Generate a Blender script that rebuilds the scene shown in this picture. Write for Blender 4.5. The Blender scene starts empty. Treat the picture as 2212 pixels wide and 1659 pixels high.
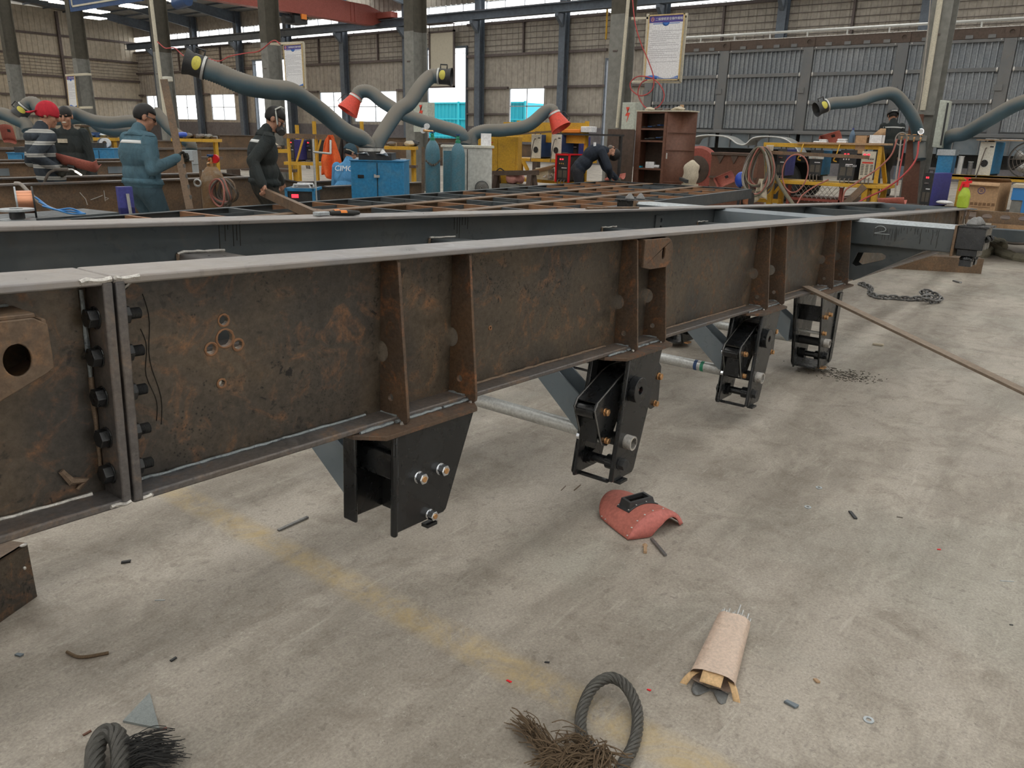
import bpy, bmesh, math, random
from mathutils import Vector, Matrix, noise
from mathutils.geometry import tessellate_polygon

random.seed(7)
PI = math.pi
sc = bpy.context.scene
COL = sc.collection

# ---------------------------------------------------------------- camera
cam_data = bpy.data.cameras.new('camera')
cam_data.sensor_width = 36.0
cam_data.lens = 1680.0 / 2212.0 * 36.0
cam_data.clip_start, cam_data.clip_end = 0.05, 300
cam = bpy.data.objects.new('camera', cam_data)
cam.matrix_world = Matrix(((0.609670, 0.229180, -0.758801, 0.000000), (-0.792350, 0.202753, -0.575389, 0.000000), (0.021982, 0.952034, 0.305203, 1.500000), (0, 0, 0, 1)))
COL.objects.link(cam)
sc.camera = cam

# ---------------------------------------------------------------- sky and exposure
world = bpy.data.worlds.new('overcast_sky')
sc.world = world
world.use_nodes = True
bg = world.node_tree.nodes['Background']
bg.inputs[0].default_value = (1.0, 0.985, 0.955, 1)
bg.inputs[1].default_value = 1.0
vs = sc.view_settings
vs.view_transform = 'Standard'
vs.look = 'None'
vs.gamma = 1.0
vs.use_curve_mapping = False
vs.exposure = 1.92


# ---------------------------------------------------------------- mesh helpers
def V(*a):
	return Vector(a[0]) if len(a) == 1 else Vector(a)


def frame(d, up=(0, 0, 1)):
	d = V(d).normalized()
	u = V(up)
	s = u.cross(d)
	if s.length < 1e-4:
		s = V(1, 0, 0).cross(d)
		if s.length < 1e-4:
			s = V(0, 1, 0).cross(d)
	s.normalize()
	return d, s, d.cross(s)


def wmat(o):
	m = o.matrix_basis.copy()
	p = o.parent
	while p:
		m = p.matrix_basis @ m
		p = p.parent
	return m


def circle(c0, c1, r, n=16, ph=0.0):
	return [(c0 + r * math.cos(ph + 2 * PI * i / n), c1 + r * math.sin(ph + 2 * PI * i / n)) for i in range(n)]


def arc(c0, c1, r, a0, a1, n=8):
	return [(c0 + r * math.cos(a0 + (a1 - a0) * i / n), c1 + r * math.sin(a0 + (a1 - a0) * i / n)) for i in range(n + 1)]


def spline(pts, n=8):
	"""Catmull-Rom through the points."""
	P = [V(p) for p in pts]
	P = [P[0] * 2 - P[1]] + P + [P[-1] * 2 - P[-2]]
	out = []
	for i in range(1, len(P) - 2):
		a, b, c, d = P[i - 1:i + 3]
		for k in range(n):
			t = k / n
			out.append(0.5 * ((2 * b) + (c - a) * t + (2 * a - 5 * b + 4 * c - d) * t * t + (3 * b - a - 3 * c + d) * t ** 3))
	out.append(P[-2])
	return out


class MB:
	def __init__(s):
		s.v, s.f, s.m = [], [], []
		s.mi = 0

	def add(s, vs, fs):
		n = len(s.v)
		s.v += [tuple(p) for p in vs]
		s.f += [tuple(i + n for i in f) for f in fs]
		s.m += [s.mi] * len(fs)
		return s

	def bx(s, x0, x1, y0, y1, z0, z1):
		return s.add([(x0, y0, z0), (x1, y0, z0), (x1, y1, z0), (x0, y1, z0), (x0, y0, z1), (x1, y0, z1), (x1, y1, z1), (x0, y1, z1)],
					 [(0, 3, 2, 1), (4, 5, 6, 7), (0, 1, 5, 4), (1, 2, 6, 5), (2, 3, 7, 6), (3, 0, 4, 7)])

	def box(s, c, d, rz=0, M=None):
		m = M or Matrix.Rotation(rz, 3, 'Z')
		P = [V(c) + m @ V(x * d[0] / 2, y * d[1] / 2, z * d[2] / 2) for z in (-1, 1) for x, y in ((-1, -1), (1, -1), (1, 1), (-1, 1))]
		return s.add(P, [(0, 3, 2, 1), (4, 5, 6, 7), (0, 1, 5, 4), (1, 2, 6, 5), (2, 3, 7, 6), (3, 0, 4, 7)])

	def bar(s, p, q, w, h, up=(0, 0, 1)):
		p, q = V(p), V(q)
		d, a, b = frame(q - p, up)
		P = [e + a * x * w / 2 + b * y * h / 2 for e in (p, q) for x, y in ((-1, -1), (1, -1), (1, 1), (-1, 1))]
		return s.add(P, [(0, 3, 2, 1), (4, 5, 6, 7), (0, 1, 5, 4), (1, 2, 6, 5), (2, 3, 7, 6), (3, 0, 4, 7)])

	def path(s, pts, w, h, up=(0, 0, 1)):
		for a, b in zip(pts[:-1], pts[1:]):
			s.bar(a, b, w, h, up)
		return s

	def cyl(s, p, q, r, r2=None, n=12, cap=True):
		p, q = V(p), V(q)
		r2 = r if r2 is None else r2
		d, a, b = frame(q - p)
		P = []
		for e, rr in ((p, r), (q, r2)):
			P += [e + (a * math.cos(2 * PI * i / n) + b * math.sin(2 * PI * i / n)) * rr for i in range(n)]
		F = [(i, (i + 1) % n, n + (i + 1) % n, n + i) for i in range(n)]
		if cap:
			F += [tuple(range(n))[::-1], tuple(range(n, 2 * n))]
		return s.add(P, F)

	def ring(s, p, q, ro, ri, n=16):
		"""hollow pipe piece"""
		p, q = V(p), V(q)
		d, a, b = frame(q - p)
		P = []
		for e, rr in ((p, ro), (q, ro), (q, ri), (p, ri)):
			P += [e + (a * math.cos(2 * PI * i / n) + b * math.sin(2 * PI * i / n)) * rr for i in range(n)]
		F = []
		for k in range(4):
			l = (k + 1) % 4
			F += [(k * n + i, k * n + (i + 1) % n, l * n + (i + 1) % n, l * n + i) for i in range(n)]
		return s.add(P, F)

	def tube(s, pts, r, n=8, closed=False, cap=True, flat=None):
		pts = [V(p) for p in pts]
		k = len(pts)
		up = None
		P = []
		for i, p in enumerate(pts):
			if closed:
				d = pts[(i + 1) % k] - pts[i - 1]
			else:
				d = pts[min(i + 1, k - 1)] - pts[max(i - 1, 0)]
			d.normalize()
			if up is None:
				_, a, b = frame(d)
			else:
				b = up - d * up.dot(d)
				if b.length < 1e-5:
					_, a, b = frame(d)
				b.normalize()
				a = b.cross(d)
			up = b
			rr = r[i] if isinstance(r, (list, tuple)) else r
			fx = flat or 1.0
			P += [p + (a * math.cos(2 * PI * j / n) + b * math.sin(2 * PI * j / n) * fx) * rr for j in range(n)]
		F = []
		for i in range(k if closed else k - 1):
			l = (i + 1) % k
			F += [(i * n + j, i * n + (j + 1) % n, l * n + (j + 1) % n, l * n + j) for j in range(n)]
		if cap and not closed:
			F += [tuple(range(n))[::-1], tuple(range((k - 1) * n, k * n))]
		return s.add(P, F)

	def lathe(s, prof, c=(0, 0, 0), ax=(0, 0, 1), n=16, up=(1, 0, 0)):
		c = V(c)
		d, a, b = frame(ax, up)
		P = []
		for r, h in prof:
			P += [c + d * h + (a * math.cos(2 * PI * i / n) + b * math.sin(2 * PI * i / n)) * max(r, 1e-4) for i in range(n)]
		F = []
		for k in range(len(prof) - 1):
			F += [(k * n + i, k * n + (i + 1) % n, (k + 1) * n + (i + 1) % n, (k + 1) * n + i) for i in range(n)]
		F += [tuple(range(n))[::-1], tuple(range((len(prof) - 1) * n, len(prof) * n))]
		return s.add(P, F)

	def sphere(s, c, r, nu=12, nv=8, M=None):
		c = V(c)
		r = (r, r, r) if isinstance(r, (int, float)) else r
		P = []
		for j in range(nv + 1):
			t = PI * j / nv
			for i in range(nu):
				q = V(r[0] * math.sin(t) * math.cos(2 * PI * i / nu), r[1] * math.sin(t) * math.sin(2 * PI * i / nu), r[2] * math.cos(t))
				P.append(c + (M @ q if M else q))
		F = [(j * nu + i, (j + 1) * nu + i, (j + 1) * nu + (i + 1) % nu, j * nu + (i + 1) % nu) for j in range(nv) for i in range(nu)]
		return s.add(P, F)

	def prism(s, poly, ax, d0, d1, holes=()):
		"""polygon (with holes) in the plane across axis ax, thickness d0..d1"""
		def put(a, b, d):
			return {'x': (d, a, b), 'y': (a, d, b), 'z': (a, b, d)}[ax]
		loops = [list(poly)] + [list(h) for h in holes]
		flat = [p for l in loops for p in l]
		tris = tessellate_polygon([[V(p[0], p[1], 0) for p in l] for l in loops])
		n = len(flat)
		P = [put(a, b, d0) for a, b in flat] + [put(a, b, d1) for a, b in flat]
		F = [tuple(t) for t in tris] + [tuple(i + n for i in t[::-1]) for t in tris]
		o = 0
		for l in loops:
			k = len(l)
			F += [(o + i, o + (i + 1) % k, n + o + (i + 1) % k, n + o + i) for i in range(k)]
			o += k
		return s.add(P, F)

	def hexa(s, p, q, r):
		return s.cyl(p, q, r, n=6)

	def grid(s, fn, nu, nv):
		P = [fn(i / nu, j / nv) for j in range(nv + 1) for i in range(nu + 1)]
		F = [(j * (nu + 1) + i, j * (nu + 1) + i + 1, (j + 1) * (nu + 1) + i + 1, (j + 1) * (nu + 1) + i) for j in range(nv) for i in range(nu)]
		return s.add(P, F)

	def build(s, name, mat, parent=None, local=False, smooth=True, bevel=0.0, base=None, solid=0.0, recalc=True, angle=0.6):
		vs = [V(p) for p in s.v]
		loc = V(0, 0, 0)
		if parent is None:
			if base is None:
				xs, ys, zs = zip(*s.v)
				base = ((min(xs) + max(xs)) / 2, (min(ys) + max(ys)) / 2, min(zs))
			loc = V(base)
			vs = [p - loc for p in vs]
		elif not local:
			m = wmat(parent).inverted()
			vs = [m @ p for p in vs]
		me = bpy.data.meshes.new(name)
		me.from_pydata(vs, [], s.f)
		mats = mat if isinstance(mat, (list, tuple)) else [mat]
		for x in mats:
			me.materials.append(x)
		if len(mats) > 1:
			me.polygons.foreach_set('material_index', s.m)
		if recalc:
			bm = bmesh.new()
			bm.from_mesh(me)
			bmesh.ops.recalc_face_normals(bm, faces=bm.faces)
			bm.to_mesh(me)
			bm.free()
		if smooth:
			me.polygons.foreach_set('use_smooth', [True] * len(me.polygons))
			me.set_sharp_from_angle(angle=angle)
		me.update()
		o = bpy.data.objects.new(name, me)
		COL.objects.link(o)
		o.parent = parent
		if parent is None:
			o.location = loc
		if solid:
			md = o.modifiers.new('thickness', 'SOLIDIFY')
			md.thickness = solid
		if bevel:
			md = o.modifiers.new('edge', 'BEVEL')
			md.width = bevel
			md.segments = 2
			md.limit_method = 'ANGLE'
		return o


def tag(o, label=None, cat=None, group=None, kind=None):
	if label:
		o['label'] = label
	if cat:
		o['category'] = cat
	if group:
		o['group'] = group
	if kind:
		o['kind'] = kind
	return o


def thing(name, label, cat, loc=(0, 0, 0), rz=0.0, group=None):
	o = bpy.data.objects.new(name, None)
	o.empty_display_size = 0.1
	o.location = loc
	o.rotation_euler = (0, 0, rz)
	COL.objects.link(o)
	return tag(o, label, cat, group)


def copy_tree(o, parent=None):
	c = o.copy()
	COL.objects.link(c)
	c.parent = parent
	for ch in list(o.children):
		copy_tree(ch, c)
	return c


def text(name, body, mat, parent, origin, right, up, size, align='CENTER', ext=0.0008):
	"""flat lettering as mesh, lying in the plane right/up"""
	cu = bpy.data.curves.new(name, 'FONT')
	cu.body = body
	cu.size = size
	cu.align_x = align
	cu.align_y = 'CENTER'
	cu.resolution_u = 2
	cu.extrude = ext
	t = bpy.data.objects.new(name, cu)
	COL.objects.link(t)
	bpy.context.view_layer.update()
	dg = bpy.context.evaluated_depsgraph_get()
	me = bpy.data.meshes.new_from_object(t.evaluated_get(dg))
	bpy.data.objects.remove(t)
	me.materials.clear()
	me.materials.append(mat)
	r, u = V(right).normalized(), V(up).normalized()
	n = r.cross(u)
	M = Matrix(((r.x, u.x, n.x, 0), (r.y, u.y, n.y, 0), (r.z, u.z, n.z, 0), (0, 0, 0, 1)))
	M.translation = V(origin)
	if parent is not None:
		M = wmat(parent).inverted() @ M
	me.transform(M)
	o = bpy.data.objects.new(name, me)
	COL.objects.link(o)
	o.parent = parent
	return o


# ---------------------------------------------------------------- materials
class NT:
	def __init__(s, name):
		s.mat = bpy.data.materials.new(name)
		s.mat.use_nodes = True
		s.t = s.mat.node_tree
		s.b = s.t.nodes['Principled BSDF']
		s.co = None

	def n(s, typ, **kw):
		x = s.t.nodes.new(typ)
		for k, v in kw.items():
			if k.startswith('i_'):
				x.inputs[k[2:].replace('_', ' ')].default_value = v
			else:
				setattr(x, k, v)
		return x

	def l(s, a, b):
		s.t.links.new(a, b)

	def coord(s, kind='Object'):
		tc = s.n('ShaderNodeTexCoord')
		return tc.outputs[kind]

	def noise(s, vec, scale, detail=6, rough=0.6, dist=0.0):
		x = s.n('ShaderNodeTexNoise', i_Scale=scale, i_Detail=detail, i_Roughness=rough, i_Distortion=dist)
		if vec is not None:
			s.l(vec, x.inputs['Vector'])
		return x.outputs['Fac']

	def ramp(s, fac, stops, interp='LINEAR'):
		r = s.n('ShaderNodeValToRGB')
		r.color_ramp.interpolation = interp
		e = r.color_ramp.elements
		while len(e) < len(stops):
			e.new(0.5)
		for k, (p, c) in enumerate(stops):
			e[k].position = p
			e[k].color = (c, c, c, 1) if isinstance(c, (int, float)) else (c[0], c[1], c[2], 1)
		s.l(fac, r.inputs[0])
		return r.outputs[0]

	def mix(s, fac, a, b, mode='MIX'):
		m = s.n('ShaderNodeMix', data_type='RGBA', blend_type=mode)
		for sock, val in ((m.inputs[0], fac), (m.inputs[6], a), (m.inputs[7], b)):
			if isinstance(val, (int, float)):
				sock.default_value = val
			elif isinstance(val, tuple):
				sock.default_value = (val[0], val[1], val[2], 1)
			else:
				s.l(val, sock)
		return m.outputs[2]

	def bump(s, h, strength, dist=0.01):
		b = s.n('ShaderNodeBump')
		b.inputs['Strength'].default_value = strength
		b.inputs['Distance'].default_value = dist
		s.l(h, b.inputs['Height'])
		s.l(b.outputs[0], s.b.inputs['Normal'])

	def set(s, col=None, rough=None, metal=None, spec=None):
		for k, val in (('Base Color', col), ('Roughness', rough), ('Metallic', metal), ('Specular IOR Level', spec)):
			if val is None:
				continue
			if isinstance(val, tuple):
				s.b.inputs[k].default_value = (val[0], val[1], val[2], 1)
			elif isinstance(val, (int, float)):
				s.b.inputs[k].default_value = val
			else:
				s.l(val, s.b.inputs[k])
		return s.mat


def paint(name, c, rough=0.5, metal=0.0, wear=0.35, dirt=(0.06, 0.05, 0.04), scale=6.0, bump=0.0, spec=0.4):
	"""painted or plain surface with grime"""
	t = NT(name)
	co = t.coord()
	a = t.noise(co, scale, 8, 0.65, 0.4)
	b = t.noise(co, scale * 7, 5, 0.6)
	k = t.ramp(a, [(0.5, 0.0), (0.72, wear)])
	col = t.mix(k, c, dirt)
	k2 = t.ramp(b, [(0.35, 0.82), (0.65, 1.08)])
	col = t.mix(1.0, col, k2, 'MULTIPLY')
	r = t.ramp(a, [(0.3, max(rough - 0.1, 0.05)), (0.7, min(rough + 0.15, 1))])
	if bump:
		t.bump(b, bump, 0.004)
	return t.set(col, r, metal, spec)


def steel(name, base, brown, rust, amt=0.5, metal=0.35, rough=0.5, scale=5.0, spots=0.5, bump=0.25, zstretch=1.0):
	"""mill-scale plate with brown bloom, orange rust and dark pitting"""
	t = NT(name)
	co = t.coord()
	mp = t.n('ShaderNodeMapping')
	mp.inputs['Scale'].default_value = (1, 1, zstretch)
	t.l(co, mp.inputs[0])
	co = mp.outputs[0]
	big = t.noise(co, scale * 0.5, 4, 0.55, 0.8)
	mid = t.noise(co, scale * 2.2, 8, 0.68, 1.2)
	fine = t.noise(co, scale * 16, 6, 0.7)
	col = t.mix(t.ramp(big, [(0.35, 0.0), (0.65, 1.0)]), base, brown)
	m2 = t.n('ShaderNodeMath', operation='MULTIPLY')
	t.l(t.ramp(mid, [(0.52, 0.0), (0.70, 1.0)]), m2.inputs[0])
	t.l(t.ramp(fine, [(0.35, 0.3), (0.7, 1.0)]), m2.inputs[1])
	m3 = t.n('ShaderNodeMath', operation='MULTIPLY')
	t.l(m2.outputs[0], m3.inputs[0])
	m3.inputs[1].default_value = amt
	col = t.mix(m3.outputs[0], col, rust)
	pit = t.noise(co, scale * 9, 4, 0.6, 0.6)
	m4 = t.n('ShaderNodeMath', operation='MULTIPLY')
	t.l(t.ramp(pit, [(0.58, 0.0), (0.66, 1.0)]), m4.inputs[0])
	t.l(t.ramp(t.noise(co, scale * 0.8, 3), [(0.42, 0.0), (0.62, spots)]), m4.inputs[1])
	col = t.mix(m4.outputs[0], col, (base[0] * 0.35, base[1] * 0.35, base[2] * 0.38))
	if spots > 0.35:
		fl_ = t.n('ShaderNodeTexVoronoi', i_Scale=scale * 20)
		t.l(co, fl_.inputs['Vector'])
		m5 = t.n('ShaderNodeMath', operation='MULTIPLY')
		t.l(t.ramp(fl_.outputs['Distance'], [(0.12, 1.0), (0.34, 0.0)]), m5.inputs[0])
		t.l(t.ramp(t.noise(co, scale * 0.7, 5, 0.7, 1.0), [(0.50, 0.0), (0.62, min(spots, 0.9))]), m5.inputs[1])
		col = t.mix(m5.outputs[0], col, (base[0] * 0.3, base[1] * 0.3, base[2] * 0.32))
		col = t.mix(1.0, col, t.ramp(fine, [(0.3, 0.72), (0.7, 1.28)]), 'MULTIPLY')
	r = t.ramp(mid, [(0.3, rough - 0.10), (0.7, rough + 0.18)])
	me = t.ramp(mid, [(0.4, metal), (0.65, metal * 0.25)])
	if bump:
		t.bump(fine, bump, 0.003)
	return t.set(col, r, me, 0.4)


def flat(name, c, rough=0.6, metal=0.0, spec=0.4):
	return NT(name).set(c, rough, metal, spec)


def emit(name, c, strength):
	t = NT(name)
	t.b.inputs['Emission Color'].default_value = (c[0], c[1], c[2], 1)
	t.b.inputs['Emission Strength'].default_value = strength
	return t.set(c, 0.5)


def glass(name, tint=(0.95, 0.98, 1.0), a=0.1):
	t = NT(name)
	tr = t.n('ShaderNodeBsdfTransparent')
	tr.inputs[0].default_value = (tint[0], tint[1], tint[2], 1)
	gl = t.n('ShaderNodeBsdfGlossy')
	gl.inputs['Roughness'].default_value = 0.1
	mx = t.n('ShaderNodeMixShader')
	mx.inputs[0].default_value = a
	t.l(tr.outputs[0], mx.inputs[1])
	t.l(gl.outputs[0], mx.inputs[2])
	t.l(mx.outputs[0], t.t.nodes['Material Output'].inputs['Surface'])
	return t.mat


M = {}
M['web'] = steel('rusty_beam_web', (0.060, 0.055, 0.050), (0.118, 0.092, 0.066), (0.29, 0.13, 0.05), 0.8, 0.35, 0.40, 5.0, 1.0)
M['stiff'] = steel('rusty_stiffener', (0.085, 0.066, 0.054), (0.15, 0.092, 0.056), (0.34, 0.125, 0.04), 0.85, 0.2, 0.5, 6.0, 0.4)
M['flange'] = steel('worn_flange_steel', (0.255, 0.25, 0.26), (0.31, 0.285, 0.27), (0.30, 0.20, 0.12), 0.3, 0.65, 0.36, 4.0, 0.25, 0.15)
M['lowflange'] = steel('worn_lower_flange', (0.125, 0.12, 0.122), (0.16, 0.135, 0.118), (0.33, 0.17, 0.06), 0.55, 0.5, 0.42, 5.0, 0.4)
M['mill'] = steel('blue_mill_scale', (0.075, 0.092, 0.105), (0.10, 0.11, 0.115), (0.20, 0.14, 0.09), 0.18, 0.35, 0.42, 3.0, 0.3, 0.12)
M['bluegrey'] = steel('pale_blue_steel', (0.15, 0.185, 0.215), (0.21, 0.24, 0.265), (0.25, 0.2, 0.16), 0.2, 0.4, 0.45, 4.0, 0.2, 0.1)
M['brown'] = steel('brown_rusty_steel', (0.125, 0.09, 0.064), (0.20, 0.13, 0.08), (0.36, 0.175, 0.07), 0.5, 0.2, 0.5, 4.0, 0.5)
M['rustbar'] = steel('rust_orange_bar', (0.20, 0.11, 0.065), (0.30, 0.155, 0.08), (0.45, 0.22, 0.09), 0.5, 0.1, 0.6, 6.0, 0.2)
M['black'] = paint('black_hanger_paint', (0.012, 0.0135, 0.0155), 0.24, 0.0, 0.25, (0.05, 0.055, 0.06), 9.0, 0.05, 0.5)
M['scrape'] = paint('scraped_edge_steel', (0.22, 0.22, 0.22), 0.4, 0.6, 0.5, (0.03, 0.03, 0.03), 25.0)
M['zinc'] = flat('zinc_plated', (0.72, 0.75, 0.80), 0.22, 1.0)
M['brass'] = paint('yellow_passivated_bolt', (0.72, 0.42, 0.20), 0.3, 0.9, 0.2, (0.3, 0.12, 0.05), 40.0)
M['weld'] = paint('weld_bead', (0.40, 0.45, 0.48), 0.35, 0.6, 0.95, (0.06, 0.065, 0.08), 30.0, 1.0)
M['weldb'] = paint('brown_weld_bead', (0.30, 0.22, 0.16), 0.5, 0.4, 0.6, (0.10, 0.08, 0.06), 60.0, 0.8)
M['spatter'] = paint('ground_bright_steel', (0.72, 0.70, 0.67), 0.35, 0.7, 0.9, (0.16, 0.15, 0.14), 35.0, 0.6)
M['galv'] = paint('galvanised_pipe', (0.60, 0.61, 0.60), 0.4, 0.6, 0.35, (0.35, 0.33, 0.30), 14.0)
M['galvtop'] = paint('galvanised_arm_top', (0.45, 0.49, 0.52), 0.45, 0.4, 0.4, (0.3, 0.31, 0.32), 10.0)
M['conc_dark'] = flat('dark_gap', (0.02, 0.018, 0.016), 0.8)
M['white'] = paint('white_print', (0.80, 0.81, 0.84), 0.5, 0.0, 0.1, (0.6, 0.58, 0.55), 5.0)
M['cream'] = paint('cream_paint', (0.62, 0.58, 0.47), 0.5, 0.0, 0.3, (0.35, 0.32, 0.26), 7.0)
M['offwhite'] = paint('off_white_enamel', (0.66, 0.65, 0.58), 0.45, 0.0, 0.35, (0.38, 0.35, 0.28), 7.0)
M['red'] = paint('red_crane_paint', (0.36, 0.095, 0.075), 0.5, 0.0, 0.3, (0.22, 0.08, 0.06), 3.0)
M['maskred'] = paint('red_fibre_board', (0.50, 0.165, 0.13), 0.6, 0.0, 0.35, (0.36, 0.14, 0.11), 9.0, 0.1, 0.25)
M['nozred'] = paint('bright_red_hood', (0.75, 0.08, 0.05), 0.4, 0.0, 0.3, (0.35, 0.08, 0.06), 8.0)
M['blue'] = paint('blue_machine_paint', (0.03, 0.22, 0.45), 0.4, 0.0, 0.6, (0.12, 0.27, 0.38), 4.0)
M['bluedk'] = paint('dark_blue_paint', (0.03, 0.075, 0.20), 0.4, 0.0, 0.4, (0.06, 0.07, 0.10), 5.0)
M['purple'] = paint('violet_blue_paint', (0.06, 0.065, 0.28), 0.45, 0.0, 0.4, (0.10, 0.09, 0.14), 6.0)
M['yellow'] = paint('yellow_bench_paint', (0.62, 0.36, 0.035), 0.5, 0.0, 0.45, (0.28, 0.17, 0.06), 9.0)
M['orange'] = paint('orange_cloth', (0.80, 0.14, 0.035), 0.8, 0.0, 0.25, (0.5, 0.1, 0.04), 7.0)
M['orangebox'] = flat('orange_plastic', (0.85, 0.26, 0.04), 0.4)
M['gunmetal'] = paint('grey_black_machine', (0.035, 0.037, 0.040), 0.5, 0.0, 0.5, (0.10, 0.09, 0.075), 8.0)
M['grille'] = paint('dusty_grille', (0.11, 0.10, 0.085), 0.8, 0.0, 0.5, (0.17, 0.14, 0.10), 20.0)
M['greycab'] = paint('light_grey_cabinet', (0.56, 0.57, 0.54), 0.5, 0.0, 0.2, (0.4, 0.38, 0.33), 3.0)
M['palegreen'] = paint('pale_green_switch_box', (0.50, 0.54, 0.48), 0.5, 0.0, 0.25, (0.3, 0.3, 0.25), 4.0)
M['brownpaint'] = paint('brown_cabinet_paint', (0.15, 0.068, 0.045), 0.5, 0.0, 0.45, (0.22, 0.13, 0.09), 3.5)
M['darkbrown'] = paint('dark_brown_sheet', (0.10, 0.070, 0.055), 0.55, 0.0, 0.5, (0.045, 0.04, 0.035), 3.0)
M['cylblue'] = paint('blue_gas_bottle', (0.075, 0.19, 0.25), 0.45, 0.0, 0.5, (0.16, 0.19, 0.20), 7.0)
M['green'] = paint('green_valve', (0.03, 0.30, 0.17), 0.4)
M['rubber'] = flat('black_rubber', (0.02, 0.02, 0.02), 0.6)
M['cable'] = paint('dusty_cable', (0.15, 0.13, 0.115), 0.75, 0.0, 0.4, (0.22, 0.19, 0.16), 12.0)
M['cabler'] = paint('pale_red_hose', (0.42, 0.16, 0.13), 0.65, 0.0, 0.4, (0.25, 0.17, 0.14), 12.0)
M['redhose'] = paint('red_hose', (0.45, 0.07, 0.07), 0.6, 0.0, 0.3, (0.25, 0.1, 0.09), 12.0)
M['greyhose'] = paint('grey_hose', (0.36, 0.33, 0.30), 0.6, 0.0, 0.3, (0.25, 0.21, 0.18), 12.0)
M['canvas'] = paint('khaki_canvas_wrap', (0.20, 0.185, 0.135), 0.9, 0.0, 0.5, (0.11, 0.10, 0.075), 14.0, 0.3)
M['tan'] = paint('tan_sack', (0.52, 0.46, 0.36), 0.9, 0.0, 0.3, (0.35, 0.3, 0.22), 8.0, 0.2)
M['carton'] = paint('brown_carton', (0.47, 0.30, 0.17), 0.8, 0.0, 0.2, (0.35, 0.22, 0.12), 5.0)
M['copper'] = flat('copper_wire', (0.70, 0.33, 0.20), 0.35, 0.8)
M['darkcloth'] = paint('dark_cloth', (0.055, 0.052, 0.050), 0.9, 0.0, 0.4, (0.10, 0.09, 0.08), 9.0, 0.2)
M['pink'] = paint('pink_rag', (0.62, 0.30, 0.27), 0.9, 0.0, 0.3, (0.5, 0.25, 0.2), 9.0, 0.2)
M['wood'] = paint('pale_wood', (0.45, 0.30, 0.18), 0.7, 0.0, 0.4, (0.25, 0.17, 0.1), 9.0)
M['bluebag'] = flat('blue_plastic', (0.04, 0.22, 0.55), 0.35)
M['bluehelm'] = flat('blue_helmet', (0.02, 0.07, 0.42), 0.25)
M['lime'] = paint('lime_plastic', (0.42, 0.56, 0.05), 0.35, 0.0, 0.3, (0.16, 0.22, 0.03), 25.0)
M['redplastic'] = flat('red_plastic', (0.75, 0.02, 0.03), 0.35)
M['chrome'] = flat('bright_chrome', (0.8, 0.8, 0.82), 0.15, 1.0)
M['led'] = emit('red_led', (1.0, 0.03, 0.05), 0.6)
M['skin'] = paint('skin', (0.42, 0.22, 0.145), 0.55, 0.0, 0.2, (0.36, 0.16, 0.11), 12.0)
M['hair'] = paint('black_hair', (0.010, 0.009, 0.009), 0.5, 0.0, 0.2, (0.02, 0.018, 0.016), 40.0, 0.5)
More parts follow.
